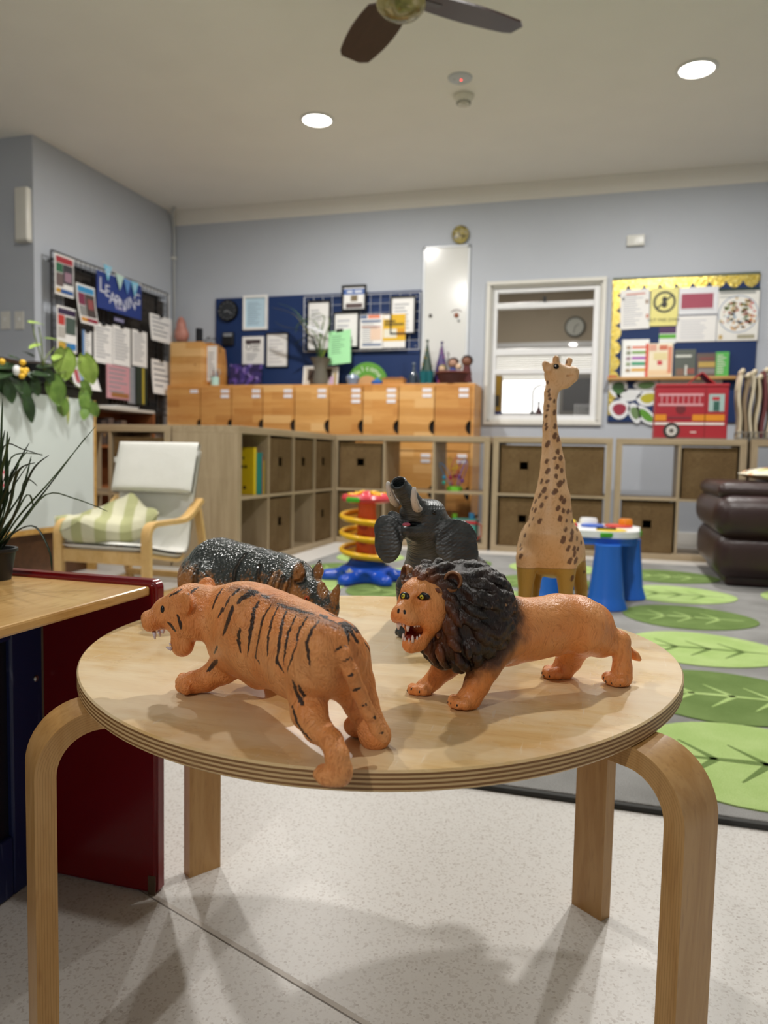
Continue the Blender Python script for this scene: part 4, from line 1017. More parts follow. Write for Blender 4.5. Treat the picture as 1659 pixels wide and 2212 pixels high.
# ================================================================== toy rhinoceros
def toy_rhino():
    c = at_z(530, 1358, TZ)
    root = thing('toy_rhinoceros', 'dark grey and tan toy rhinoceros standing behind the tiger', 'toy animal', (c[0], c[1], TZ), group='toy animals on the round table')
    S_ = Sculpt(); C = lambda px, py, r, d: (D(px, py, d), RP(r, d))
    S_.chain([C(447, 1248, 62, 1.03), C(475, 1238, 76, 1.02), C(520, 1248, 74, 1.00), C(560, 1256, 72, .985), C(600, 1262, 68, .965), C(628, 1270, 60, .95)], .014)
    S_.ell(D(500, 1270, 1.0), (.040, .040, .040), .014); S_.ell(D(590, 1280, .965), (.038, .034, .038), .014)
    S_.chain([C(625, 1265, 58, .95), C(652, 1280, 44, .925), C(668, 1286, 38, .912)], .010)
    S_.cone(D(668, 1284, .912), D(706, 1312, .896), RP(36, .91), RP(23, .9), .008)
    S_.ell(D(714, 1318, .893), (RP(18, .9), RP(20, .9), RP(22, .9)), .006); S_.cone(D(676, 1312, .908), D(706, 1328, .896), RP(22, .9), RP(15, .9), .008)
    S_.cone(D(690, 1284, .905), D(708, 1300, .896), RP(16, .9), RP(14, .9), .008)
    S_.ell(D(662, 1288, .890), (RP(13, .9), RP(9, .9), RP(9, .9)), .006)
    # ears
    for (b0, m0, t0, dd, sg) in (((641, 1264), (645, 1237), (650, 1217), .908, 1), ((681, 1254), (687, 1233), (691, 1212), .925, -1)):
        S_.chain([(D(*b0, dd), RP(12, dd)), (D(*m0, dd-.003), RP(15.5 if sg > 0 else 12, dd)), (D(*t0, dd-.002), RP(6 if sg > 0 else 3.5, dd))], .004)
        S_.ell(D(m0[0]+sg*2, m0[1]-1, dd-.0135), (RP(8.5, dd), RP(11, dd), RP(17, dd)), .003, R=np.stack([_r, _f, _u], 1), sub=True)
    # horns
    S_.chain([C(716, 1309, 14, .894), C(721, 1294, 11.5, .892), C(727, 1277, 8, .890), C(731, 1264, 3.6, .889)], .004)
    S_.chain([C(693, 1290, 11, .900), C(695, 1275, 9.5, .899), C(698, 1261, 4.6, .898)], .004)
    # legs
    for px, py, r in ((430, 1352, .020), (480, 1338, .020), (612, 1376, .018), (640, 1362, .018)):
        p = np.array(at_z(px, py, TZ)); S_.chain([(p+[0, 0, .055], r*1.35), (p+[0, 0, .025], r), (p+[0, 0, .010], r*.95)], .010); S_.ell(p+[0, 0, .007], (r*1.1, r*1.1, .008), .004)
    S_.chain([C(402, 1232, 9, 1.045), C(392, 1250, 7, 1.05), C(388, 1275, 5, 1.05)], .006)
    V, F = S_.mesh(.0013); V = relax(V, F, 2, .5); V[:, 2] = np.maximum(V[:, 2], TZ); sk = Skin(V, F)
    Z3 = lambda x, y: (370+x/4.366, 1140+y/4.366)
    fold = np.full(len(V), .02)
    for P in ([(1000, 440), (960, 530), (950, 620)], [(1060, 470), (1020, 570), (1010, 660)], [(940, 430), (900, 520), (880, 590)], [(1130, 480), (1100, 600), (1090, 700)], [(830, 360), (810, 480), (830, 560)], [(700, 250), (640, 330), (600, 420), (590, 540)], [(260, 330), (230, 420), (220, 520)], [(1180, 520), (1240, 500), (1250, 470)]):
        sk.stroke(fold, sk.line([Z3(*p) for p in P]), .0002, 0)
    sk.at['fold'] = fold
    hl_ = np.interp(sk.px, [390, 450, 520, 600, 640, 655, 680, 730], [1200, 1228, 1244, 1222, 1236, 1262, 1286, 1300]); sk.at['low'] = (sk.py-hl_)*sk.d/FPX+ .004*np.sin(V[:, 0]*260)
    hd = np.minimum(np.hypot(sk.px-646, (sk.py-1236)*.6), np.hypot(sk.px-690, (sk.py-1236)*.6)); sk.at['warm'] = np.minimum(hd, np.minimum(np.hypot((sk.px-724)*1.0, (sk.py-1284)*.5), np.hypot(sk.px-697, (sk.py-1272)*.6)))
    t = NT('rhino_vinyl'); v = t.coord()
    vo = t.voro(v, 240, 0); n = t.noise(v, 70, 3); fd = t.smooth(t.attr('fold'), .0, .0042)
    headm = t.smooth(t.n('TexNoise').outputs[0], 2, 3)
    hgt = t.math('ADD', t.math('MULTIPLY', t.math('SUBTRACT', 1.0, vo), .55), t.math('MULTIPLY', fd, 1.6)); t.bump(hgt, 1.0, .0034)
    lo_ = t.math('ADD', t.attr('low'), t.math('MULTIPLY', t.math('SUBTRACT', n, .5), .036))
    lo_ = t.math('ADD', lo_, t.math('MULTIPLY', t.math('SUBTRACT', .45, vo), .022))
    col = t.mix(t.smooth(lo_, .000, .022), lin('3d4443'), lin('a8733f'))
    col = t.mix(t.math('MULTIPLY', t.smooth(t.attr('fold'), .003, .0), .7), col, lin('3a2a1c'))
    col = t.mix(t.math('MULTIPLY', t.smooth(t.attr('warm'), 15, 9), .8), col, lin('b07a45'))
    sk.build('body', t.done(col, t.mix(t.smooth(lo_, 0, .02), (.24,)*3, (.42,)*3), .5), root)
    p, nn = bead('eye', sk, 663, 1293, RP(6, .9), flat('b5512a', .25), root, .3)
    MB().sphere(p+nn*RP(2.6, .9), RP(2.6, .9), 10, 8).build('pupil', flat('140a08', .2), root, smooth='all', w=True)
    bead('nostril', sk, 707, 1318, RP(4, .9), flat('3a2415', .5), root, .6)
    return sk
RHINO = toy_rhino()
# ================================================================== cube shelves and baskets
def m_wicker():
    t = NT('woven_seagrass'); v = t.coord()
    w1 = t.wave(t.coord(), 90, 1.2, 'Z', 1.5); w2 = t.wave(t.coord(), 26, 2.0, 'X', 1.0); n = t.noise(t.coord(scale=(1, 1, 6)), 40, 4, .6); big = t.noise(v, 7, 2)
    col = t.mix(t.smooth(n, .3, .7), lin('6b5232'), lin('8e7248')); col = t.mix(t.math('MULTIPLY', t.smooth(w1, .5, .1), .55), col, lin('3c2e1d')); col = t.mix(t.math('MULTIPLY', t.smooth(big, .4, .7), .4), col, lin('8c7450'))
    t.bump(t.math('ADD', w1, t.math('MULTIPLY', w2, .4)), .7, .006); return t.done(col, .75, .2)
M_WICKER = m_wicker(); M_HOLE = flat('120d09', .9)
SH, SD, PO, PI_, CELL = .757, .39, .038, .016, .335
def cube_shelf(name, label, loc, rz, cols, rows=2):
    """open cube shelf: local x along the front, front at local y=0, depth towards +y"""
    t = thing(name, label, 'shelf', loc, rz, 'open cube shelves around the rug'); W = 2*PO+cols*CELL+(cols-1)*PI_; H = 2*PO+rows*CELL+(rows-1)*PI_
    MB().box((0, 0, 0), (W, SD, PO), .0015).build('bottom_panel', M_OAKX, t); MB().box((0, 0, H-PO), (W, SD, H), .0015).build('top_panel', M_OAKX, t)
    MB().box((0, 0.0005, PO), (PO, SD, H-PO)).build('side_panel', M_OAK, t); MB().box((W-PO, 0.0005, PO), (W, SD, H-PO)).build('side_panel', M_OAK, t)
    for i in range(1, cols): x = PO+i*CELL+(i-1)*PI_; MB().box((x, .003, PO), (x+PI_, SD-.003, H-PO)).build('divider', M_OAK, t)
    for i in range(cols):
        x = PO+i*(CELL+PI_)
        for j in range(1, rows): z = PO+j*CELL+(j-1)*PI_; MB().box((x, .003, z), (x+CELL, SD-.003, z+PI_)).build('shelf_board', M_OAKX, t)
    return t
BASK = {}
def basket(label, shelf, col, row, inset=.012, group='wicker baskets in the cube shelves', hole=True, hgt=.315):
    rz = shelf.rotation_euler.z; c, s = math.cos(rz), math.sin(rz); x = PO+col*(CELL+PI_)+.0125; z = PO+row*(CELL+PI_)+.0008
    L = shelf.location; p = (L[0]+c*x-s*inset, L[1]+s*x+c*inset, L[2]+z)
    t = thing('wicker_basket', label, 'basket', p, rz, group)
    key = (hole, hgt)
    if key not in BASK:
        b, d, h = .310, .345, hgt; e = .012; m = MB()
        hx0, hx1, hz0, hz1 = b/2-.027, b/2+.027, h*.50, h*.50+.052
        if hole: m.box((0, 0, 0), (hx0, e, h), .003).box((hx1, 0, 0), (b, e, h), .003).box((hx0, 0, 0), (hx1, e, hz0)).box((hx0, 0, hz1), (hx1, e, h))
        else: m.box((0, 0, 0), (b, e, h), .003)
        f = m.build('woven_front', M_WICKER, t)
        bd = MB().box((0, e, 0), (e, d, h)).box((b-e, e, 0), (b, d, h)).box((e, d-e, 0), (b-e, d, h)).box((e, e, 0), (b-e, d-e, .01)).build('woven_body', M_WICKER, t)
        r = MB(); 
        for lo, hi in (((-.002, -.002, h-.008), (b+.002, .014, h+.004)), ((-.002, d-.014, h-.008), (b+.002, d+.002, h+.004)), ((-.002, .012, h-.008), (.013, d-.012, h+.004)), ((b-.013, .012, h-.008), (b+.002, d-.012, h+.004))): r.box(lo, hi, .004)
        rm = r.build('rim', M_WICKER, t); BASK[key] = (f, bd, rm)
    else:
        for o in BASK[key]: put(o, o.name.split('.')[0], t)
    return t
A_ = cube_shelf('cube_shelf', 'oak-look cube shelf seen end-on behind the white armchair', (-1.862, 3.60, 0), PI/2, 4)
B_ = cube_shelf('cube_shelf', 'oak-look cube shelf with see-through cells in front of the lockers', (-1.855-.04, 5.085, 0), 0, 3)
C_ = cube_shelf('cube_shelf', 'oak-look cube shelf holding four baskets behind the giraffe', (-.760, 5.085, 0), 0, 2)
D_ = cube_shelf('cube_shelf', 'oak-look cube shelf under the red fire engine box', (.022, 5.085, 0), 0, 2)
E_ = cube_shelf('cube_shelf', 'oak-look cube shelf at the right edge behind the leather sofa', (.806, 5.085, 0), 0, 2)
Z_ = cube_shelf('cube_shelf', 'oak-look cube shelf with one basket left of the white armchair', (-2.262-.764, 3.60, 0), 0, 2)
# shelf A faces right: column 0 is nearest
for c, r, s in ((1, 1, 'second column top'), (2, 1, 'third column top'), (3, 1, 'far column top'), (1, 0, 'second column bottom'), (3, 0, 'far column bottom')):
    basket('wicker basket in the end-on shelf behind the armchair, '+s, A_, c, r)
basket('wicker basket in the corner cell beside the see-through cells, upper', B_, 0, 1); basket('wicker basket in the corner cell beside the see-through cells, lower', B_, 0, 0)
basket('wicker basket left of the giraffe neck, upper row', C_, 0, 1); basket('wicker basket right of the giraffe neck, upper row', C_, 1, 1, hole=False)
basket('wicker basket left of the giraffe body, lower row', C_, 0, 0); basket('wicker basket right of the giraffe body, lower row', C_, 1, 0, hole=False)
basket('wicker basket with square hole right of the activity table', D_, 0, 0); basket('wicker basket behind the sofa top, no hole in front', D_, 1, 1, hole=False, hgt=.318)
basket('wicker basket behind the white armchair', Z_, 1, 1, hole=False, hgt=.30)
# things lying in shelves
t = thing('picture_book', 'thick yellow picture book with black lettering in the end-on shelf', 'book', (-2.155, 3.862, PO+CELL+PI_+.0005))
MB().box((.0, .006, .003), (.246, .030, .257)).build('pages', M_PAPER, t); MB().box((.248, .002, 0), (.252, .034, .262)).build('spine', flat('e0c21c', .35), t)
fc = MB().box((0, 0, 0), (.25, .004, .262)).build('cover', flat('e0c21c', .35), t); MB().box((0, .032, 0), (.25, .036, .262)).build('cover', flat('e0c21c', .35), t)
M_BK = flat('1b1a12', .5)
for i, (w, z) in enumerate(((.10, .222), (.16, .196), (.15, .172), (.18, .148), (.13, .124))):
    m = MB(); x = .03
    while x < .03+w: q = random.uniform(.008, .022); m.box((x, -.0008, z), (x+q, 0, z+.014)); x += q+.005
    m.build('printed_line', M_BK, fc)
m = MB()
for i in range(7): m.box((.02+i*.028, -.0008, .03), (.038+i*.028, 0, .048+.02*(i % 2)))
m.build('printed_figures', flat('4a2f20', .5), fc)
MB().box((.10, -.0008, .055), (.16, 0, .078)).build('printed_badge', flat('c9444a', .5), fc)
for i, (cc, lb) in enumerate((('2f9fa8', 'teal'), ('d8652f', 'orange'), ('e3d44a', 'pale yellow'))):
    q = thing('picture_book', lb+' thin picture book standing behind the thick yellow one', 'book', (-2.16, 3.902+.013*i, PO+CELL+PI_+.0005))
    h = (.235, .215, .19)[i]; MB().box((0, 0, 0), (.285, .002, h)).box((0, .009, 0), (.285, .011, h)).box((.283, 0, 0), (.285, .011, h)).build('cover', flat(cc, .4), q); MB().box((.004, .002, .003), (.282, .009, h-.003)).build('pages', M_PAPER, q)
# bead maze on the see-through shelf
bx = at_y(981, 1056, 5.20); t = thing('bead_maze', 'small bead maze toy with green base and coloured wires on the see-through shelf', 'toy', (bx[0], 5.22, PO+CELL+PI_))
MB().lathe([(.001, 0), (.055, 0), (.055, .022), (.048, .03), (.001, .03)], n=28).build('base', flat('69b82d', .35), t, smooth=True)
for cc, am, ph, hh in (('7a4fb5', .085, .2, .19), ('e0b52b', .055, 1.6, .2), ('3a8fd0', .095, 2.9, .16), ('c43f6e', .075, 4.2, .2), ('8b6fc9', .06, 5.3, .18)):
    P = [(.03*math.cos(ph)+am*math.sin(PI*u)*math.cos(ph+2*u)*1.0, .02*math.sin(ph)+am*.5*math.sin(PI*u)*math.sin(ph+3*u), .03+hh*math.sin(PI*u)) for u in np.linspace(0, 1, 24)]
    MB().tube(P, .0028, 6).build('wire', flat(cc, .3), t, smooth='all')
for i, (cc, x, z) in enumerate((('b5295e', -.03, .09), ('8c1d3f', .0, .10), ('8c1d3f', .03, .095), ('e2b72c', -.02, .15), ('e2b72c', .015, .16), ('3fa9d8', -.08, .09), ('35b5a8', -.075, .055), ('7b3fa0', .05, .07), ('d07a2a', .02, .13))):
    MB().sphere((x, -.01+.01*(i % 3), z), .0145, 12, 8).build('bead', flat(cc, .3), t, smooth='all')
# toy under it
bx = at_y(1000, 1170, 5.20); t = thing('activity_cube', 'teal and red toy cube on the bottom of the see-through shelf', 'toy', (bx[0], 5.24, PO))
MB().box((-.09, -.07, 0), (.09, .07, .16), .02, 3).build('body', flat('58b8ad', .35), t, smooth=True); MB().box((-.095, -.078, .125), (.095, -.06, .15), .006).build('bar', flat('c8323c', .35), t)
MB().box((-.075, -.074, .03), (.055, -.068, .12), .004).build('panel', flat('e3e6e2', .4), t); MB().cyl((-.07, 0, .16), (-.07, 0, .19), .018).build('knob', flat('7cbf2f', .35), t); MB().cyl((.05, 0, .16), (.05, 0, .20), .02).build('knob', flat('3f8fc4', .35), t)
MB().tube([(.085, -.05, .14), (.125, -.05, .12), (.13, -.05, .05), (.09, -.05, .02)], .007, 8).build('handle', flat('d05a4c', .35), t, smooth='all')
# ================================================================== pine lockers
XS = [-3.598, -3.300, -3.014, -2.732, -2.452, -2.160, -1.876, -1.588, -1.306, -1.024]; LY = 5.70; LZ0, LZM, LZ1 = .17, .665, 1.158
lk = thing('locker_bank', 'long pine locker bank with eighteen doors along the back wall', 'lockers', ((XS[0]+XS[-1])/2, LY+.17, 0)); lw = np.array([(XS[0]+XS[-1])/2, LY+.17, 0])
b = MB().box((XS[0], LY+.02, LZ1), (XS[-1]+.02, YB-.016, LZ1+.018), .002).box((XS[0], LY+.02, LZ0-.02), (XS[-1]+.02, YB-.016, LZ0)).box((XS[-1], LY+.004, 0), (XS[-1]+.02, YB-.016, LZ1)).box((XS[0]-.02, LY+.004, 0), (XS[0], YB-.016, LZ1+.018)).box((XS[0], YB-.03, LZ0), (XS[-1], YB-.018, LZ1)).box((XS[0], LY+.022, LZM-.008), (XS[-1], YB-.03, LZM+.008))
for x in XS[1:-1]: b.box((x-.008, LY+.022, LZ0), (x+.008, YB-.03, LZ1))
b.build('carcass', M_PINE, lk, w=True)
MB().box((XS[0], LY+.06, 0), (XS[-1], LY+.08, LZ0-.02)).build('plinth', M_DBROWN, lk, w=True)
lb = {0: (1, 1), 1: (1, 2), 2: (2, 2), 3: (2, 2), 4: (2, 2), 5: (3, 2), 6: (3, 2), 7: (2, 2), 8: (2, 2)}
NL = [1, 2, 2, 2, 2, 3, 3, 2, 2]
pines = [M_PINE]+[m_wood('pine_locker', *c, (0.8, 8, 9), 0.36, 14, 2.6, staves=('cf9a58', 'e6bc80')[i]) for i, c in enumerate((('d09a58', 'bd8040', 'a86c33'), ('deaa68', 'd09852', 'b98242')))]
M_TAGP = flat('e6e4ea', .5)
for ci in range(9):
    for ri, (z0, z1) in enumerate(((LZM+.004, LZ1-.002), (LZ0+.002, LZM-.004))):
        x0, x1 = XS[ci]+.004, XS[ci+1]-.004; zc = z0+.36*(z1-z0); rc = .052
        pts = [(x0, z0), (x1, z0)]+[(x1-rc*.72*math.sin(a), zc-rc*math.cos(a)) for a in np.linspace(0, PI, 13)]+[(x1, z1), (x0, z1)]
        dr = MB().prism(pts, LY, LY+.018, 'y').build('door', pines[(ci*2+ri*3) % 3 if ci > 3 else (1 if ci < 3 else 0)], lk, w=True)
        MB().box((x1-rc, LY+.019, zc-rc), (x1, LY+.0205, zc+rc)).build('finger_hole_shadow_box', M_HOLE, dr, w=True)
        for k in range(NL[ci] if ri == 0 else 2): MB().box((x1-.092, LY-.003, z1-.045-.042*k), (x1-.02, LY, z1-.018-.042*k), .001).build('name_tag', M_TAGP, dr, w=True)
# ================================================================== rug with leaf shapes
t = NT('rug_pile_grey'); v = t.coord(); n = t.noise(v, 500, 2, .6); g = t.noise(v, 5, 3); t.bump(n, .8, .004)
M_RUG = t.done(t.mix(t.smooth(t.math('ADD', t.math('MULTIPLY', n, .5), t.math('MULTIPLY', g, .5)), .35, .65), lin('83827f'), lin('a3a2a0')), .95, .1)
def pile(c0, c1):
    t = NT('rug_pile'); v = t.coord(); n = t.noise(v, 480, 2, .6); g = t.noise(v, 9, 3); t.bump(n, .8, .004)
    return t.done(t.mix(t.smooth(t.math('ADD', t.math('MULTIPLY', n, .55), t.math('MULTIPLY', g, .45)), .35, .65), lin(c0), lin(c1)), .95, .1)
M_LL, M_LD = pile('a3bf72', 'b9d08a'), pile('667d45', '7a9156')
rug = thing('leaf_rug', 'grey rug patterned with rows of light and dark green leaves', 'rug', (-.1, 3.1, 0))
MB().box((-1.62, 1.398, .0), (1.35, 4.80, .012), .003).build('rug_body', M_RUG, rug, w=True)
e = MB(); 
for lo, hi in (((-1.632, 1.386, 0), (1.362, 1.400, .010)), ((-1.632, 4.798, 0), (1.362, 4.812, .010)), ((-1.632, 1.386, 0), (-1.618, 4.812, .010)), ((1.348, 1.386, 0), (1.362, 4.812, .010))): e.box(lo, hi, .003)
e.build('binding', flat('3a3a38', .9), rug, w=True)
def leaf_outline(cx, cy, L, W):
    P = []
    for i in range(40):
        a = 2*PI*i/40; x = math.cos(a); y = math.sin(a); P.append((cx+L*x*(1-.06*x*0), cy+W*y*(1-.10*x)*(abs(math.sin(a))**.05 if y else 0)))
    return P
def rug_leaf(cx, cy, dark, L=.25, W=.232, flip=1):
    o = MB().prism([(cx+flip*(x-cx), y) for x, y in leaf_outline(cx, cy, L, W)], .011, .0150).build('leaf_shape', M_LD if dark else M_LL, rug, w=True)
    m = MB(); z = .0156; y0 = cy-.01
    def strip(a, b, w0, w1):
        a = np.array([*a, z]); b = np.array([*b, z]); d = (b-a)/np.linalg.norm(b-a); q = np.array([-d[1], d[0], 0])
        m.add([a+q*w0, a-q*w0, b-q*w1, b+q*w1, a+q*w0-[0,0,.001], a-q*w0-[0,0,.001], b-q*w1-[0,0,.001], b+q*w1-[0,0,.001]], [(0,1,2,3),(0,4,5,1),(2,6,7,3),(1,5,6,2),(3,7,4,0)])
    strip((cx+flip*L*.78, y0), (cx-flip*L*.1, y0+.004), .003, .010); strip((cx-flip*L*.1, y0+.004), (cx-flip*L*.82, y0-.004), .010, .003)
    for u in (-.35, .05, .45):
        strip((cx+flip*L*u, y0), (cx+flip*L*(u-.26), y0+W*.40), .008, .002); strip((cx+flip*L*u, y0), (cx+flip*L*(u-.26), y0-W*.46), .009, .002)
    m.build('leaf_vein', M_LL if dark else M_LD, o, w=True)
for ci, cx in enumerate((.315, -.285, -.885, -1.36, .93)):
    for k, cy in enumerate((1.665, 2.13, 2.655, 3.18, 3.71, 4.275)):
        if ci == 0 or True:
            L = .25 if cx > -1.3 else .20
            rug_leaf(cx, cy+(0 if ci == 0 else .10 if cy < 4.1 else .06), (k+ci) % 2 == 1, L)
# ================================================================== leather sofa
def m_leather():
    t = NT('dark_brown_leather'); v = t.coord(); n = t.voro(v, 160, 0); g = t.noise(v, 8, 3); t.bump(t.math('ADD', t.math('MULTIPLY', n, .3), g), .25, .01)
    return t.done(t.mix(g, lin('2c1c1b'), lin('3d2726')), .34, .5)
M_LEA = m_leather()
sf = thing('leather_sofa', 'dark brown leather sofa at the right edge of the photo', 'sofa', (1.2, 4.45, .013))
def bulge(lo, hi, r, name):
    bm = MB().box(lo, hi, r, 6); return bm.build(name, M_LEA, sf, smooth='all', w=True)
bulge((.50, 4.02, .05), (1.75, 4.92, .285), .085, 'base_cushion'); bulge((.485, 3.98, .255), (1.75, 4.92, .465), .09, 'arm_cushion'); bulge((.505, 4.05, .44), (1.75, 4.90, .525), .042, 'arm_pad')
bulge((.56, 4.08, .013), (1.74, 4.88, .07), .02, 'skirt')
MB().box((1.75, 3.6, .05), (2.1, 4.92, .75), .1, 5).build('seat_back', M_LEA, sf, smooth='all', w=True)
cp = at_z(1640, 1048, .56); t = NT('patterned_cushion'); v = t.coord(); vo = t.voro(v, 16, 1); sp = t.n('SeparateColor'); t.set(sp.inputs[0], vo); n = t.noise(v, 40, 2)
col = t.ramp(sp.outputs[0], [(0, 'e6dfc8'), (.42, 'e6dfc8'), (.43, '1e2320'), (.55, '1e2320'), (.56, 'd98a4a'), (.68, 'd98a4a'), (.69, 'e9e6d8'), (.84, 'b9c08a')], 'CONSTANT')
geo = t.n('NewGeometry'); sn = t.n('SeparateXYZ'); t.set(sn.inputs[0], geo.outputs['Normal']); col = t.mix(t.smooth(sn.outputs[2], .15, .45), lin('c9b184'), col); M_PAT = t.done(col, .85, .1)
cu = thing('scatter_cushion', 'cream patterned cushion lying on top of the leather sofa', 'cushion', (.93, 4.42, .527))
MB().grid(lambda u, v: ((u-.5)*.52, (v-.5)*.44, .035+.038*(max(0, 1-(2*u-1)**4)*max(0, 1-(2*v-1)**4))**.6), 22, 20).grid(lambda u, v: ((u-.5)*.52, (v-.5)*.44, .035-.034*(max(0, 1-(2*u-1)**4)*max(0, 1-(2*v-1)**4))**.6), 22, 20).build('cushion_cover', M_PAT, cu, smooth='all')
# ================================================================== ball tower toy
BLUE, REDP, YELP, ORG, GRN = flat('1a4fc0', .22), flat('d8404e', .25), flat('f0bb24', .28), flat('ee6a24', .32), flat('49a522', .3)
c = at_z(782, 1258, .012); bt = thing('ball_tower', 'ball run toy with orange column, yellow spiral track and red top', 'toy', (c[0], c[1]+.06, .0155))
m = Sculpt()
m.ell((0, 0, .045), (.13, .13, .05), .02); m.cone((0, 0, .03), (0, 0, .085), .115, .085, .02)
for i in range(6):
    a = i*PI/3+.28; m.chain([((.09*math.cos(a), .09*math.sin(a), .02), .04), ((.19*math.cos(a), .19*math.sin(a), .015), .034)], .02)
for i in range(6):
    a = i*PI/3+.28+PI/6; m.ell((.15*math.cos(a), .15*math.sin(a), .02), (.034, .034, .045), .006, sub=True)
m.ell((0, 0, .12), (.085, .085, .035), .008, sub=True)
V, F = m.mesh(.005, zmin=0.0); bs = Skin(relax(V, F, 1)+np.array(bt.location), F); bs.build('base', BLUE, bt)
col_ = MB().lathe([(.001, .05), (.058, .05), (.055, .12), (.050, .16), (.052, .20), (.046, .24), (.048, .29), (.043, .33), (.043, .385), (.001, .385)], n=36).build('column', ORG, bt, smooth=True)
for z in (.115, .20, .275): MB().lathe([(.001, -.058), (.026, -.058), (.026, -.050), (.020, -.050), (.001, -.044)], (0, 0, z), 20, 'y').build('ball_hole', flat('b93a10', .4), col_, smooth=True)
P = [(.122*math.cos(a), -.122*math.sin(a), .105+.225*(a+.6)/(2*PI*2.75+.0)) for a in np.linspace(-.6, 2*PI*2.75-.6, 150)]
tr = MB().tube(P, .0125, 8).build('spiral_rail', YELP, bt, smooth='all')
P2 = [(.085*math.cos(a), .085*math.sin(a), .098+.195*(a+.6)/(2*PI*2.75)) for a in np.linspace(-.6, 2*PI*2.75-.6, 150)]
MB().grid(lambda u, v: ((.05+.07*v)*math.cos(-.6+u*2*PI*2.75), -(.05+.07*v)*math.sin(-.6+u*2*PI*2.75), .092+.225*u-.004*math.sin(v*PI)), 150, 4, .004).build('spiral_track', YELP, bt, smooth='all')
tp = MB().lathe([(.001, .37), (.085, .375), (.118, .385), (.126, .400), (.118, .414), (.100, .418), (.085, .405), (.05, .400), (.035, .43), (.001, .436)], n=44).build('top_tray', REDP, bt, smooth=True)
for i in range(4):
    a = i*PI/2+.1; MB().sphere((.076*math.cos(a), .076*math.sin(a), .405), (.03, .03, .02), 16, 10).build('ball_cup', REDP, tp, smooth='all')
for i in range(4):
    a = i*PI/2+PI/4+.1; MB().tube([(.03*math.cos(a), .03*math.sin(a), .428), (.075*math.cos(a), .075*math.sin(a), .416), (.108*math.cos(a), .108*math.sin(a), .418)], .009, 8).build('divider_rib', YELP, tp, smooth='all')
a = -PI/2-.28; MB().box((-.036, -.010, -.013), (.036, .010, .013), .008, 3, R=Matrix.Rotation(a+PI/2, 3, 'Z'), T=(.121*math.cos(a), .121*math.sin(a), .395)).build('green_block', GRN, bt, smooth=True)
for i, (x, z) in enumerate(((0, .055), (-.045, .03), (.05, .045))):
    q = MB(); 
    for k in range(5): b_ = 2*PI*k/5; q.cyl((x*.3, 0, z), (x*.3, 0, z), .001) if False else None
m = MB(); a0 = -PI/2-.28; P = []
for k in range(10): b_ = 2*PI*k/10+PI/2; r = .020 if k % 2 == 0 else .010; P.append((r*math.cos(b_), .052+r*math.sin(b_)))
m.prism(P, -.146, -.134, 'y'); o = m.build('star', flat('d8cda8', .4), bt); o.rotation_euler = (0, 0, -.28)
# ================================================================== activity table toy
ABL = flat('2467c9', .38); c0 = at_z(1308, 1312, .015)
at_ = thing('activity_table', 'childrens activity table with blue legs and white play top', 'toy', (c0[0]-.12, c0[1]+.17, .0155))
lw_ = np.array(at_.location)
def tleg(p):
    m = MB(); q = np.asarray(p)-lw_[:2]; m.lathe([(.001, 0), (.086, 0), (.084, .008), (.074, .038), (.071, .050), (.062, .14), (.053, .23), (.053, .26), (.001, .26)], (q[0], q[1], 0), 28); m.build('leg', ABL, at_, smooth=True)
LP = [c0[:2], at_z(1362, 1292, .015)[:2]+np.array([-.02, .02]), at_z(1172, 1296, .015)[:2], at_z(1150, 1262, .015)[:2]+np.array([.16, .0])]
for p in LP: tleg(p)
ctr = np.mean(LP, 0)-lw_[:2]
def blob(rs, z0, z1, name, mat, bev=.01):
    n = 64; P = []
    for i in range(n):
        a = 2*PI*i/n; r = rs*(1+.10*math.cos(4*(a-.75))); P.append((ctr[0]+r*1.12*math.cos(a), ctr[1]+r*math.sin(a)))
    return MB().prism(P, z0, z1).build(name, mat, at_, smooth=True)
blob(.205, .255, .285, 'under_tray', ABL); blob(.213, .285, .312, 'play_top', flat('e9eaea', .3)); 
for i in range(8):
    a = i*PI/4+.39; x, y = ctr[0]+.215*1.05*math.cos(a), ctr[1]+.215*math.sin(a); MB().box((-.030, -.008, -.0105), (.030, .008, .0105), .004, 2, R=Matrix.Rotation(a+PI/2, 3, 'Z'), T=(x, y, .298)).build('green_edge', GRN, at_)
for (dx, dy, r, cc, h) in ((.10, -.13, .062, 'e8c92e', .006), (-.11, .12, .055, 'e8c92e', .02), (.02, .02, .05, '2b59b5', .012), (.16, .09, .03, 'e98a1f', .035), (.13, .07, .06, 'c7342a', .01), (-.06, -.05, .02, 'c01f38', .018), (-.14, -.07, .05, 'e3e4e6', .03), (.0, .14, .04, 'e3e4e6', .03)):
    MB().lathe([(.001, 0), (r, 0), (r, h*.7), (r*.85, h), (.001, h)], (ctr[0]+dx, ctr[1]+dy, .312), 24).build('play_piece', flat(cc, .3), at_, smooth=True)
MB().box((ctr[0]+.04, ctr[1]-.16, .318), (ctr[0]+.12, ctr[1]-.145, .326), .003).build('piano_key', flat('1c1c1c', .3), at_)
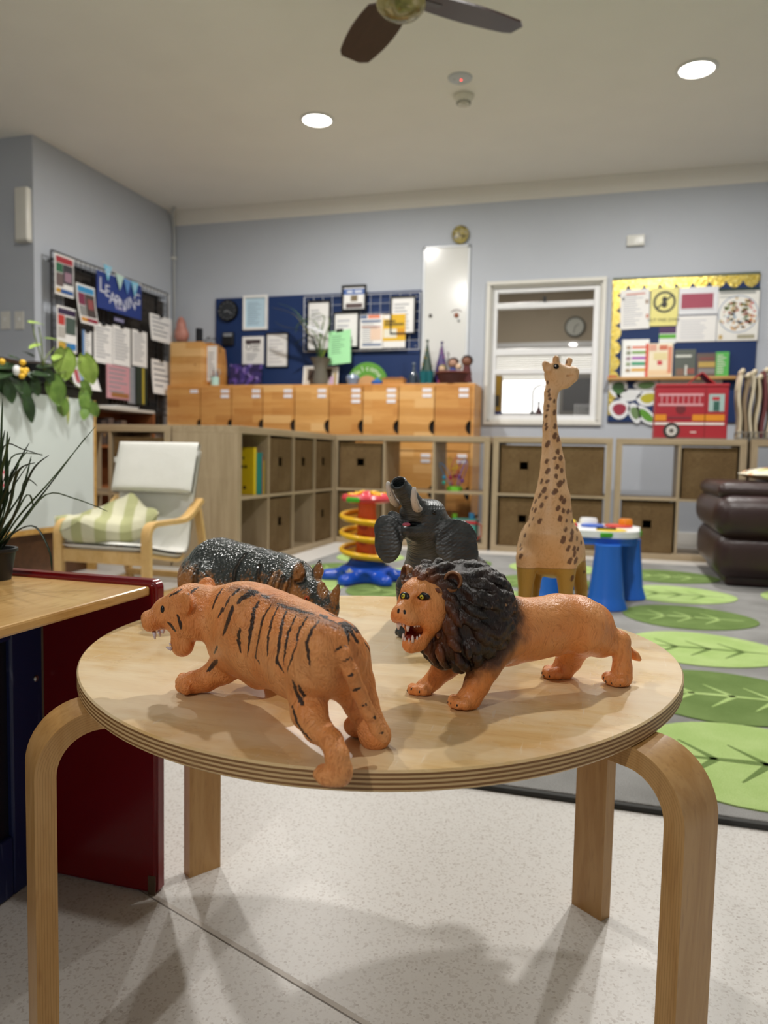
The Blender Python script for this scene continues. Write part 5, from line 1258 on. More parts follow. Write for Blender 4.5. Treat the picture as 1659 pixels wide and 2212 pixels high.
# ================================================================== things on the back wall
def wr(px0, py0, px1, py1, Y):
    """pixel rectangle on the wall plane y=Y as x0, x1, z0, z1"""
    cx, cy = (px0+px1)/2, (py0+py1)/2
    return at_y(px0, cy, Y)[0], at_y(px1, cy, Y)[0], at_y(cx, py1, Y)[2], at_y(cx, py0, Y)[2]
def lines(parent, x0, x1, z0, z1, y, n, mat, name='printed_lines', fill=.85, seed=1, th_=.35):
    rg = np.random.default_rng(seed); m = MB(); h = (z1-z0)/n
    for i in range(n):
        w = (x1-x0)*fill*rg.uniform(.55, 1); m.box((x0, y-.0006, z1-h*(i+.5)-h*th_/2), (x0+w, y, z1-h*(i+.5)+h*th_/2))
    return m.build(name, mat, parent)
def sheet(name, label, cat, px, Y, mat=None, frame=None, blocks=(), nlines=0, ink=None, tilt=0.0, group=None, lseed=1, th_=.004):
    """paper, poster or framed notice on the back wall; blocks are (u0,v0,u1,v1,colour), v up"""
    x0, x1, z0, z1 = wr(*px, Y); w, h = x1-x0, z1-z0
    t = thing(name, label, cat, ((x0+x1)/2, Y, (z0+z1)/2), group=group); t.rotation_euler = (0, tilt, 0)
    X0, Z0 = -w/2, -h/2; fw = 0
    if frame:
        fw = frame[1]; m = MB()
        for lo, hi in (((X0, -.016, Z0), (X0+fw, 0, -Z0)), ((-X0-fw, -.016, Z0), (-X0, 0, -Z0)), ((X0+fw, -.016, Z0), (-X0-fw, 0, Z0+fw)), ((X0+fw, -.016, -Z0-fw), (-X0-fw, 0, -Z0))): m.box(lo, hi, .0015)
        m.build('frame', frame[0], t)
    s = MB().box((X0+fw, -th_, Z0+fw), (-X0-fw, 0, -Z0-fw)).build('paper', mat or M_PAPER, t)
    iw, ih = w-2*fw, h-2*fw; yy = -th_
    for bi, (u0, v0, u1, v1, c) in enumerate(blocks):
        MB().box((X0+fw+u0*iw, yy-.0008-.0003*bi, Z0+fw+v0*ih), (X0+fw+u1*iw, yy, Z0+fw+v1*ih)).build('printed_block', flat(c, .6), s)
    if nlines: lines(s, X0+fw+.1*iw, X0+fw+.92*iw, Z0+fw+.08*ih, Z0+fw+.86*ih, yy, nlines, ink or M_INKL, seed=lseed)
    return t
MF_BLK = flat('141416', .35); MF_WH = flat('ececea', .35)
NAVY = m_wall('17305f', 'navy_felt')
x0, x1, z0, z1 = wr(466, 635, 908, 832, YB-.02); PBX = (x0, x1)
pb = thing('pinboard', 'long navy blue pinboard above the lockers', 'pinboard', ((x0+x1)/2, YB, (z0+z1)/2+.0))
zt0, zt1 = at_y(466, 645, YB-.02)[2], at_y(908, 627, YB-.02)[2]
MB().box((x0, YB-.022, 1.18), (x1, YB-.0005, (zt0+zt1)/2)).build('felt', NAVY, pb, w=True)
Y1 = YB-.0225
# black clock
cx, _, cz = at_y(494, 672, Y1); t = thing('wall_clock', 'round black wall clock on the navy pinboard', 'clock', (cx, Y1, cz)); r = .093
MB().lathe([(.001, 0), (r, 0), (r, -.02), (r*.94, -.028), (r*.88, -.022), (.001, -.022)], n=40, axis='y').build('case', flat('101113', .25), t, smooth=True)
MB().lathe([(.001, -.0222), (r*.86, -.0222), (r*.86, -.0235), (.001, -.0235)], n=40, axis='y').build('dial', flat('2a2c2f', .3), t)
for a, ln, w in ((2.2, .05, .006), (-1.9, .035, .008)): MB().box((-w/2, -.026, 0), (w/2, -.0245, ln), R=Matrix.Rotation(a, 3, 'Y')).build('hand', flat('8c8e92', .4), t)
tk = MB()
for i in range(12): a = i*PI/6; tk.box((-.002, -.025, .066), (.002, -.0236, .076), R=Matrix.Rotation(a, 3, 'Y'))
tk.build('hour_marks', flat('9a9ca0', .4), t)
sheet('certificate', 'white framed pale blue certificate on the navy pinboard', 'certificate', (526, 638, 579, 713), Y1, flat('bcd7e6', .5), (MF_WH, .022), nlines=12, ink=flat('8fa6b8', .6))
x0, x1, z0, z1 = wr(484, 719, 507, 746, Y1); t = thing('card_reader', 'small black box on the navy pinboard below the clock', 'device', ((x0+x1)/2, Y1, z0)); MB().box((x0, Y1-.03, z0), (x1, Y1, z1), .004).build('case', flat('17181b', .4), t, w=True); MB().box((x0+.01, Y1-.032, z1-.035), (x1-.01, Y1-.0301, z1-.008)).build('screen', flat('8a8f94', .3), t, w=True)
t = sheet('notice', 'white warning notice with a dark heading on the navy pinboard', 'notice', (524, 727, 570, 787), Y1, blocks=((.15, .74, .85, .88, '3a2a2e'),), nlines=0)
s_ = t.children[0]; MB().lathe([(.020, -.0045), (.026, -.0045), (.026, -.0055), (.020, -.0055)], (-.04, 0, .03), 24, 'y').build('prohibition_ring', M_INK, s_); lines(s_, -.005, .075, -.01, .05, -.0042, 3, M_INK, seed=4); lines(s_, -.06, .07, -.09, -.02, -.0042, 5, M_INKL, seed=5)
sheet('framed_letter', 'white letter in a thin black frame right of the warning notice', 'picture frame', (575, 719, 624, 794), Y1, None, (MF_BLK, .010), nlines=7, ink=flat('c4c3c6', .6))
# wire grid with documents
gx0, gx1, gz0, gz1 = wr(656, 636, 906, 757, Y1-.04); wg = thing('wire_grid', 'white wire grid panel hung on the navy pinboard', 'rack', ((gx0+gx1)/2, Y1-.03, (gz0+gz1)/2)); m = MB(); M_WIRE = flat('cfd2d6', .3, metal=.3)
for i in range(13): x = gx0+(gx1-gx0)*i/12; m.cyl((x, Y1-.03, gz0), (x, Y1-.03, gz1), .0019 if i not in (0, 12) else .004, n=6)
m.build('upright_wires', M_WIRE, wg, w=True); m = MB()
for i in range(7): z = gz0+(gz1-gz0)*i/6; m.cyl((gx0, Y1-.034, z), (gx1, Y1-.034, z), .0019 if i not in (0, 6) else .004, n=6)
m.build('cross_wires', M_WIRE, wg, w=True)
m = MB()
for x in (gx0+.03, gx1-.03):
    for z in (gz0+.03, gz1-.03): m.cyl((x, Y1-.03, z), (x, Y1-.0003, z), .004, n=6)
m.build('wall_hooks', M_WIRE, wg, w=True)
YG = Y1-.042
sheet('framed_page', 'black framed page at the left of the white wire grid', 'picture frame', (664, 650, 714, 758), YG, None, (MF_BLK, .012), nlines=12, lseed=3)
sheet('framed_poster', 'black framed staff poster with a blue heading on top of the wire grid', 'picture frame', (739, 616, 792, 672), YG-.012, None, (MF_BLK, .016), blocks=((0, .66, 1, .92, '3f63a8'), (.15, .74, .42, .84, 'dfe3ea'), (.52, .74, .88, .84, 'dfe3ea'), (.34, .36, .66, .62, '7a6a4e'), (.1, .05, .9, .26, '5a4a48')))
sheet('framed_page', 'black framed page in the middle of the wire grid', 'picture frame', (721, 674, 776, 752), YG-.004, None, (MF_BLK, .012), nlines=5, ink=flat('b9bac0', .6), lseed=6)
sheet('poster', 'white info poster with orange and blue print on the wire grid', 'poster', (778, 680, 828, 753), YG-.004, None, blocks=((.02, .89, .3, .98, '3e5a86'), (.34, .89, .85, .99, 'e0805c'), (.06, .78, .9, .84, '5b6f92'), (.45, .25, .92, .6, 'e7cbb4'), (.12, .08, .92, .14, '5b6f92'), (.08, .62, .9, .66, 'c79a88')), nlines=14, lseed=8)
t = sheet('poster', 'yellow printed poster beside the orange and blue one', 'poster', (827, 679, 876, 751), YG-.004, None, blocks=((0, .2, 1, 1, 'e0b21e'), (.02, .86, .34, .99, 'ecebe6'), (.04, .3, .62, .56, 'e6e2d0'), (.64, .34, .96, .58, 'd99a1c'), (.08, .76, .56, .82, '5a4a12'), (.08, .67, .92, .73, '5a4a12')))
sheet('framed_page', 'black framed page at the right of the wire grid', 'picture frame', (844, 640, 898, 722), YG, None, (MF_BLK, .012), nlines=8, lseed=9)
# green clipboard
gp = wr(708, 712, 759, 788, YG-.10); t = thing('clipboard', 'green page hanging in front of the wire grid', 'clipboard', ((gp[0]+gp[1])/2, YG-.10, (gp[2]+gp[3])/2)); t.rotation_euler = (math.radians(-12), math.radians(-5), 0)
w, h = (gp[1]-gp[0])*.95, gp[3]-gp[2]; s_ = MB().box((-w/2, 0, -h/2), (w/2, .002, h/2)).build('page', flat('a2dfa6', .35), t); lines(s_, -w*.36, w*.4, -h*.2, h*.38, -.0002, 9, flat('6f9f76', .6), seed=2); MB().box((-.03, -.006, h/2-.012), (.03, .006, h/2+.014), .003).build('clip', M_DARKMETAL, t)
# ------------------------------------------------------------------ tall whiteboard
x0, x1, z0, z1 = wr(911, 530, 1012, 832, Y1); z0 = 1.19; wb = thing('whiteboard', 'tall narrow whiteboard between the pinboard and the window', 'whiteboard', ((x0+x1)/2, YB, z0))
MB().box((x0+.01, YB-.012, z0+.01), (x1-.01, YB, z1-.01)).build('board', flat('dcdcd8', .16, var=.02), wb, w=True); m = MB()
for lo, hi in (((x0, YB-.02, z0), (x0+.018, YB, z1)), ((x1-.018, YB-.02, z0), (x1, YB, z1)), ((x0, YB-.02, z1-.018), (x1, YB, z1)), ((x0, YB-.02, z0), (x1, YB, z0+.018))): m.box(lo, hi, .005)
m.build('frame', flat('e2e6ea', .25), wb, w=True); m = MB()
for x in (x0, x1-.022): m.box((x-.002, YB-.0215, z1-.03), (x+.024, YB, z1+.004), .008)
m.build('corner_cap', flat('8b8e92', .4), wb, w=True)
for (a, b_, r, cc, lb) in ((930, 682, .014, '3d342c', 'small dark magnet on the left of the tall whiteboard'), (986, 681, .019, '8a4a28', 'round brown magnet on the right of the tall whiteboard'), (991, 693, .009, '4a4f50', 'tiny grey magnet under the round brown one')):
    p = at_y(a, b_, YB-.013); t = MB().sphere((0, 0, 0), (r, .006, r), 14, 8).build('magnet', flat(cc, .5), None, smooth='all'); t.location = (p[0], YB-.0185, p[2]); tag(t, lb, 'magnet')
p = at_y(986, 672, YB-.013); t = MB().tube([(.045*math.cos(a), 0, .03*math.sin(a)-.02) for a in np.linspace(.4, PI-.4, 12)], .0028, 6).build('arc_magnet', flat('6b4a48', .5), None); t.location = (p[0], YB-.0155, p[2]); tag(t, 'thin brown arc magnet above the round magnet', 'magnet')
p = at_y(994, 506, YB-.03); t = thing('round_ornament', 'round gold and grey ornament on the wall above the whiteboard', 'ornament', (p[0], YB, p[2]))
tt = NT('gold_motley'); n = tt.noise(tt.coord(), 30, 3); MB().sphere((0, -.02, 0), (.068, .02, .072), 24, 14).build('disc', tt.done(tt.ramp(n, [(0, '3b3428'), (.42, '6d6136'), (.55, 'b3a45a'), (.7, '8d8781')]), .35), t, smooth='all'); MB().sphere((-.035, -.033, -.022), .014, 12, 8).build('boss', flat('b5b5b8', .25), t, smooth='all')
p0 = wr(1354, 507, 1393, 531, YB-.02); t = thing('wall_box', 'small white wall plate near the ceiling right of the window', 'wall plate', ((p0[0]+p0[1])/2, YB, p0[2])); MB().box((p0[0], YB-.03, p0[2]), (p0[1], YB, p0[3]), .006, 3).build('plate', flat('dcdcd6', .2), t, smooth=True, w=True); MB().box((p0[0]+.07, YB-.032, p0[2]+.02), (p0[1]-.012, YB-.03, p0[3]-.02), .002).build('insert', flat('c9c9c2', .25), t, w=True)
# ================================================================== right pinboard
x0, x1, z0, z1 = wr(1318, 596, 1634, 912, Y1); rb = thing('display_board', 'navy display board with gold scalloped border at right', 'pinboard', ((x0+x1)/2, YB, (z0+z1)/2))
MB().box((x0, YB-.018, z0), (x1, YB-.0005, z1), .002).build('felt', NAVY, rb, w=True); MB().box((x0, YB-.0215, z1-.01), (x1, YB-.0005, z1+.008)).build('top_edge', flat('4f5a4a', .4), rb, w=True)
tt = NT('gold_foil'); n = tt.noise(tt.coord(), 55, 3, .6); tt.bump(n, .5, .006); M_GOLD = tt.done(tt.mix(tt.smooth(n, .35, .7), lin('c9ad3c'), lin('ead98a')), .22, .5, .75)
def scal(a, b_, horiz, n, wv, name):
    P = []; 
    for i in range(n*10+1): u = i/(n*10); s = abs(math.sin(PI*u*n))**.7; P.append((u, wv*(.38+.62*s)))
    if horiz: pts = [(a+(b_-a)*u, z1-.012-q) for u, q in P]+[(b_, z1-.008), (a, z1-.008)]
    else: pts = [(x0+.004+q, a+(b_-a)*u) for u, q in P]+[(x0+.002, b_), (x0+.002, a)]
    return MB().prism(pts, YB-(.0205 if horiz else .0199), YB-.0182, 'y').build(name, M_GOLD, rb, w=True)
scal(x0, x1, True, 9, .085, 'scalloped_border'); scal(z0+.05, z1-.01, False, 9, .070, 'scalloped_border')
Y2 = YB-.0215
t = sheet('letter', 'white letter with a black clip on the gold bordered board', 'notice', (1340, 625, 1403, 711), Y2, blocks=((.2, .86, .85, .9, 'cf8d80'), (.06, .74, .14, .80, '57585c'), (.86, .62, .96, .72, 'a08a78'), (.88, .26, .97, .36, 'c98a70')), nlines=14, ink=flat('b4b7bf', .6), lseed=12, tilt=math.radians(-2))
t = sheet('nut_free_sign', 'yellow no nuts sign with a crossed-out circle on the gold bordered board', 'sign', (1405, 622, 1465, 704), Y2, flat('e6de86', .4)); s_ = t.children[0]; M_SIGN = flat('3d3f2e', .5)
r = .078; MB().lathe([(r-.016, -.0046), (r, -.0046), (r, -.0056), (r-.016, -.0056)], (.0, 0, .035), 36, 'y').build('ring', M_SIGN, s_); MB().box((-r, -.0057, -.006), (r, -.0047, .006), R=Matrix.Rotation(math.radians(-42), 3, 'Y'), T=(0, 0, .035)).build('slash', M_SIGN, s_)
MB().sphere((0, -.0052, .052), (.018, .0006, .022), 12, 8).sphere((0, -.0052, .018), (.020, .0006, .024), 12, 8).build('nut_shape', flat('1c1c16', .5), s_); text('NUT FREE ZONE', .030, flat('2a2a20', .5), s_, (0, -.0048, -.095), (PI/2, 0, 0))
sheet('notice', 'white framed notice with a maroon panel on the gold bordered board', 'notice', (1467, 620, 1551, 679), Y2, flat('e4e6ea', .3), blocks=((.06, .22, .88, .76, 'a54a5e'), (.03, .16, .91, .2, 'c9ccd2')))
sheet('certificate', 'white printed certificate below the maroon notice', 'certificate', (1461, 682, 1547, 738), Y2, None, nlines=8, ink=flat('c0c3ca', .6), lseed=14)
t = sheet('food_poster', 'healthy food circle poster at the right of the gold bordered board', 'poster', (1550, 627, 1639, 736), Y2, flat('ebeae4', .5), blocks=((.03, .93, .9, .97, '8f9390'), (.03, .86, .5, .89, 'b9bcb8'), (.5, .04, .92, .12, 'a9a48c'), (.05, .03, .14, .12, 'c3a86a'), (0.0, .985, 1.0, 1.04, '16302a'))); s_ = t.children[0]
rg = np.random.default_rng(2); R0 = .132
MB().lathe([(R0-.006, -.0046), (R0, -.0046), (R0, -.0054), (R0-.006, -.0054)], (0, 0, .01), 40, 'y').build('circle_rim', flat('8fa0b8', .5), s_)
cols = ['c95a50', '7d8f5a', 'd0b27a', '93a06a', 'b56a4a', 'd9c69a', '7f9ab0', 'a3825a', 'd8a04a', '6d7f50']
for sct in range(5):
    m = [MB() for _ in cols]
    for k in range(26):
        a = 2*PI*(sct+rg.uniform(.08, .92))/5+.3; rr = R0*rg.uniform(.22, .92); q = rg.uniform(.004, .011); i = (sct*2+int(rg.integers(3))) % len(cols)
        m[i].box((rr*math.cos(a)-q, -.0054, .01+rr*math.sin(a)-q*.8), (rr*math.cos(a)+q, -.0046, .01+rr*math.sin(a)+q*.8))
    for i, q in enumerate(m):
        if q.v: q.build('printed_food', flat(cols[i], .6), s_)
sheet('flyer', 'purple and green flyer peeking out below the yellow sign', 'notice', (1424, 706, 1460, 742), Y2+.002, flat('e6e8e4', .5), blocks=((0, .6, 1, 1, '4a2f5a'), (0, .3, 1, .55, '5fae3a')), th_=.002)
# ledge with books
lx0, lx1, lz, _ = wr(1312, 812, 1590, 818, Y2-.05)[0], wr(1312, 812, 1590, 818, Y2-.05)[1], 0, 0
lz = at_y(1400, 817, Y2-.06)[2]; ld_ = MB().box((lx0, YB-.09, lz-.011), (lx1, YB-.0187, lz+.011), .002).build('book_ledge', m_wood('ledge', 'c79a5f', 'b98a50', '9d7340', (1, 9, 9)), None); tag(ld_, 'narrow wooden ledge holding books on the display board', 'ledge')
def stand_book(label, px, col, blocks=(), nl=0, dy=0.0):
    a, b_, c_, d_ = wr(*px, YB-.06); h = d_-lz-.0115; w = b_-a; t = thing('book', label, 'book', ((a+b_)/2, YB-.055-dy, lz+.0113)); t.rotation_euler = (math.radians(-5), 0, 0)
    cv = MB().box((-w/2, -.004, 0), (w/2, 0, h)).build('cover', flat(col, .4), t); MB().box((-w/2+.004, 0, .003), (w/2-.004, .010, h-.003)).build('pages', M_PAPER, t)
    for bi, (u0, v0, u1, v1, c) in enumerate(blocks): MB().box((-w/2+u0*w, -.0046-.0003*bi, v0*h), (-w/2+u1*w, -.004, v1*h)).build('printed_block', flat(c, .5), cv)
    if nl: lines(cv, -w*.4, w*.4, h*.1, h*.9, -.0041, nl, flat('d9d6cc', .6), seed=nl)
    return t
stand_book('white booklet with five coloured bars on the ledge', (1342, 732, 1402, 811), 'e9ebe8', [(.38, .76, .95, .82, 'd8673f'), (.38, .62, .95, .69, '6f9a3c'), (.38, .47, .95, .54, 'a45ab0'), (.38, .31, .95, .40, '3f9a72'), (.38, .15, .95, .23, 'd9a83a'), (.18, .74, .33, .83, 'a98f78'), (.18, .60, .33, .69, '7d8468'), (.18, .45, .33, .54, '98808a'), (.18, .30, .33, .39, '8a9a78'), (.18, .14, .33, .22, 'a08a6a'), (0, .0, .05, 1, 'b9bcbc')])
stand_book('cream and red floral book on the ledge', (1394, 741, 1453, 811), 'e8dcc0', [(0, 0, .12, 1, 'd4553f'), (.45, .35, .62, .48, 'c42f3a'), (.3, .5, .8, .72, 'ded09a'), (.1, .04, .95, .2, 'e9c9a0'), (.5, .8, .8, .94, 'c8694a'), (.82, .1, .97, .9, 'd98a6a'), (.14, .78, .4, .97, 'd9a08a')], dy=.014)
stand_book('dark grey green book on the ledge', (1457, 754, 1503, 811), '4a5148', [(.05, .72, .8, .8, 'cfd2c8'), (.5, .05, .62, .42, 'c9c9c0'), (.1, .05, .45, .3, '7a5a48'), (.6, .1, .95, .3, '8f4a3c')])
stand_book('brown and gold cookery book on the ledge', (1505, 762, 1547, 811), '5c4a40', [(.1, .4, .95, .62, 'b79a4a'), (.1, .12, .95, .34, '7f7a78'), (.15, .7, .9, .82, '7a3f38')])
stand_book('bright green book at the right of the ledge', (1546, 759, 1575, 811), '4fae4a', nl=8)
p = at_y(1323, 811, YB-.05); t = MB().box((-.03, -.02, 0), (.03, .0, .012), .005, 3).build('red_strip', flat('c03a2c', .4), None, smooth=True); t.location = (p[0], YB-.055, lz+.0113); tag(t, 'small red object at the left end of the ledge', 'ornament')
# laminated food cut-outs
M_LAM = flat('e9ecee', .15, var=.02)
def cutout(label, cx, cy, rx, ry, ang, food, cc):
    p = at_y(cx, cy, Y2); s = 6.05*1.0/FPX*1.02; P = []; Q = []; ca, sa = math.cos(ang), math.sin(ang)
    for i in range(28):
        a = 2*PI*i/28; k = 1+.05*math.sin(3*a); x, z = rx*s*k*math.cos(a), ry*s*k*math.sin(a); P.append((x*ca-z*sa, x*sa+z*ca)); x, z = x*.66, z*.62; Q.append((x*ca-z*sa, x*sa+z*ca))
    t = thing('food_cutout', label, 'cut-out', (p[0], YB-.0187, p[2]), group='laminated food pictures under the ledge'); o = MB().prism(P, -.0025, 0, 'y').build('laminate', M_LAM, t); MB().prism(Q, -.0032, -.0025, 'y').build('printed_food', flat(cc, .35), o)
cutout('laminated cut-out of green leaves at the top left under the ledge', 1336, 838, 18, 20, .3, '', '3f6b34'); cutout('laminated cut-out of cucumber at the top under the ledge', 1396, 832, 24, 12, .1, '', '6f9a58'); cutout('blank shiny laminated cut-out in the middle', 1358, 853, 24, 12, 0.05, '', 'dfe2e2')
cutout('laminated cut-out of lemon beside the fire engine box', 1400, 860, 22, 15, .2, '', 'b9b02f'); cutout('laminated cut-out of red berries under the ledge', 1338, 884, 20, 19, 0, '', '9c2f45'); cutout('laminated cut-out of herbs between the berries and the pea pod', 1371, 892, 11, 21, .35, '', '6f8a5c'); cutout('laminated cut-out of a pea pod next to the fire engine box', 1396, 898, 26, 12, -.75, '', '5f9a34')
x0, x1, z0, z1 = wr(1425, 820, 1560, 836, YB-.025); MB().box((x0, YB-.022, z0), (x1, YB-.0187, z1)).build('label_strip', M_PAPER, rb, w=True)
# ================================================================== things on the shelf tops at right
ST = SH+.0002
x0, x1, _, _ = wr(1415, 830, 1572, 940, 5.16); bz1 = at_y(1490, 832, 5.16)[2]; fb = thing('fire_engine_box', 'red fabric storage box printed as a fire engine on the shelf', 'storage box', ((x0+x1)/2, 5.27, SH+.0004)); W = x1-x0; H = bz1-SH; fy = -.13
bd = MB().box((-W/2, fy, 0), (W/2, .13, H), .006).build('box_body', flat('a01c2a', .55), fb); MB().box((-W/2-.002, fy-.004, H-.012), (W/2+.002, .134, H+.006), .004).build('rim', flat('a31b27', .55), fb)
for nm, u0, v0, u1, v1, c in (('white_stripe', 0, .275, .955, .315, 'e9e2dc'), ('orange_stripe', .0, .35, .16, .46, 'd98a1c'), ('orange_stripe', .52, .35, .955, .46, 'd98a1c'), ('grey_band', 0, 0, 1, .04, '6e5a58'), ('ladder_rail', .04, .62, .66, .66, 'd39aa0'), ('ladder_rail', .04, .80, .66, .84, 'd39aa0'), ('door_seam', .685, .05, .695, .98, '7c141c'), ('window', .735, .52, .945, .83, '9fb7b4'), ('lettering_band', .18, .385, .50, .425, '7c2a34'), ('small_mark', .50, .13, .58, .155, 'e0c9c6'), ('driver', .80, .53, .88, .70, '2f5a50'), ('driver_hat', .78, .72, .88, .78, 'b5303a')):
    MB().box((-W/2+u0*W, fy-(.0026 if nm.startswith('driver') else .0016), v0*H), (-W/2+u1*W, fy, v1*H)).build(nm, flat(c, .5), bd)
m = MB()
for i in range(8): u = .08+i*.075; m.box((-W/2+u*W, fy-.0016, .65*H), (-W/2+(u+.012)*W, fy, .81*H))
m.build('ladder_rungs', flat('d39aa0', .5), bd); MB().lathe([(.001, 0), (.03, 0), (.03, -.0012), (.001, -.0012)], (-W/2+.355*W, fy, .56*H), 20, 'y').build('crest', flat('6a1a22', .5), bd)
wx = -W/2+.24*W; MB().lathe([(.001, 0), (.050, 0), (.050, -.0016), (.001, -.0016)], (wx, fy, .085*H+.028), 28, 'y').build('tyre', flat('2b2826', .6), bd); MB().lathe([(.001, -.0016), (.032, -.0016), (.032, -.0026), (.001, -.0026)], (wx, fy, .085*H+.028), 24, 'y').build('wheel_rim', flat('c9c6c2', .4), bd); MB().lathe([(.001, -.0026), (.014, -.0026), (.014, -.0036), (.001, -.0036)], (wx, fy, .085*H+.028), 20, 'y').build('hub', flat('5b5652', .5), bd)
MB().grid(lambda u, v: (-W*.06+u*W*.40, -.11+v*.22, H+.006+.075*max(0, 1-abs(u-.5)*2.0)**.9+.006*math.sin(6*u)), 16, 8, .006).build('lid_flap', flat('b01f2a', .55), fb, smooth=True)
# bundle of hanging cloth bags on a wire rack
rk = thing('wire_rack', 'low chrome wire rack holding cloth bags at the right edge', 'rack', (.872, 5.20, SH+.0003)); m = MB()
for z in (.012, .05): m.tube([(-.14, -.075, z), (.17, -.075, z), (.17, .075, z), (-.14, .075, z)], .004, 6, True)
for i in range(14): m.cyl((-.14+i*.0238, -.075, .012), (-.14+i*.0238, -.075, .05), .003, n=6)
m.build('wire_frame', M_CHROME, rk); m = MB()
for x in (-.12, .16): m.cyl((x, -.07, 0), (x, -.07, .012), .006, n=8).cyl((x, .07, 0), (x, .07, .012), .006, n=8)
m.build('feet', M_CHROME, rk)
tt = NT('bag_cloth'); n = tt.noise(tt.coord(scale=(30, 4, 2)), 6, 3); M_BAG = [tt.done(tt.mix(tt.smooth(n, .3, .7), lin('d6cbb4'), lin('a8987c')), .85, .1), flat('b5a78c', .85), flat('c9bda4', .85), flat('8f7b62', .85), flat('6e3a3c', .8)]
for i in range(9):
    x = .745+i*.034; hh = (.405, .38, .40, .37, .41, .39, .43, .44, .45)[i]; tb = thing('cloth_bag', ('first', 'second', 'third', 'fourth', 'fifth', 'sixth', 'seventh', 'eighth', 'ninth')[i]+' flat cloth bag in the wire rack counting from the fire engine box', 'bag', (x, 5.20, SH+.016), group='cloth bags in the wire rack')
    MB().grid(lambda u, v, i=i, hh=hh: (.008*math.sin(7*v+i)+.003*math.sin(11*u+2*i), -.065+.13*u, hh*v), 8, 14, .014).build('bag_cloth', M_BAG[(0, 3, 2, 1, 4, 0, 1, 2, 0)[i]], tb, smooth=True)
    MB().sphere((0, -.055, hh+.0), (.0155, .022, .020), 12, 8).sphere((0, .03, hh), (.014, .034, .016), 12, 8).build('gathered_top', M_BAG[0], tb, smooth='all')
# ================================================================== things on the lockers
LT = LZ1+.018
x0, x1, _, z1 = wr(366, 740, 434, 832, 5.75); cb = thing('pine_cabinet', 'small pine cabinet with curved side standing on the lockers', 'cabinet', ((x0+x1)/2, 5.86, LT)); zt = at_y(400, 738, 5.75)[2]-LT; W = x1-x0
MB().box((-W/2, -.10, 0), (W/2, .10, zt), .003).build('body', pines[2], cb); MB().sphere((W*.3, -.1012, zt*.48), .007, 10, 6).build('knob', flat('a06c34', .5), cb, smooth='all')
pts = [(W/2, 0), (W/2+.13, 0)]+[(W/2+.13-.02*(1-math.cos(a)), .12+(zt-.14)*a/(PI/2)*.9) for a in np.linspace(0, PI/2, 6)]+[(W/2+.05, zt)]+[(W/2, zt)]
MB().prism(pts, -.02, .10, 'y').build('curved_side', M_PINE, cb)
MB().box((W/2+.01, -.0245, zt*.12), (W/2+.10, -.0205, zt*.92)).build('paper', M_PAPER, cb); lines(cb, W/2+.02, W/2+.09, zt*.2, zt*.8, -.0246, 9, M_INKL, seed=21)
p = at_y(387, 738, 5.80); t = thing('salt_lamp', 'pink salt rock on top of the small pine cabinet', 'ornament', (p[0], 5.84, LT+zt)); m = Sculpt(); m.ell((0, 0, .07), (.062, .055, .07), .02); m.ell((-.005, 0, .14), (.042, .04, .07), .02); m.ell((-.008, 0, .185), (.025, .025, .04), .015); V, F = m.mesh(.006, zmin=0); V = V+RNG.normal(0, .0016, V.shape); sk = Skin(V+np.array(t.location), F); tt = NT('pink_salt'); n = tt.noise(tt.coord(), 24, 3); sk.build('rock', tt.done(tt.mix(n, lin('a9685a'), lin('c48d7e')), .5), t); MB().box((-.06, -.05, 0), (.06, .05, .012), .004).build('plinth', M_DBROWN, t)
p = at_y(425, 738, 5.80); t = thing('speaker', 'slim black speaker next to the salt rock', 'speaker', (p[0], 5.84, LT+zt)); MB().box((-.022, -.022, .012), (.022, .022, .122), .004).build('case', flat('1a1b1e', .4), t); MB().box((-.028, -.028, 0), (.028, .028, .012), .003).build('base', flat('4a3a66', .4), t)
p = at_y(440, 738, 5.80); t = thing('cable_coil', 'loose black cable coil beside the speaker', 'cable', (p[0]+.02, 5.83, LT+zt)); MB().tube([(.045*math.cos(a)+.004*a, .03*math.sin(a), .004+.0035*a) for a in np.linspace(0, 11, 50)], .003, 6).tube([(.05, .0, .035), (.09, 0, .03), (.115, .0, -.02), (.12, 0, -.09)], .0025, 6).build('cable', flat('15151a', .4), t, smooth='all')
def on_lock(px, y=5.82): return at_y(px, 830, y)[0]
t = thing('pen_cup', 'mint cup of pens and scissors on the lockers', 'cup', (on_lock(467), 5.80, LT)); MB().lathe([(.001, 0), (.034, 0), (.036, .075), (.033, .075), (.031, .006), (.001, .006)], n=20).build('cup', flat('b9dcd2', .4), t, smooth=True)
for i, (dx, dy, cc) in enumerate(((.01, .0, '2c6aa0'), (-.012, .006, 'c94a3a'), (.0, -.012, '1e1e22'))): MB().cyl((dx*.5, dy, .01), (dx*2, dy*2, .12+.01*i), .004, n=8).build('pen', flat(cc, .4), t)
MB().tube([(.03+.018*math.cos(a), 0, .115+.024*math.sin(a)) for a in np.linspace(0, 2*PI, 16)], .0035, 6, True).build('scissor_handle', flat('a9b4b4', .3), t, smooth='all')
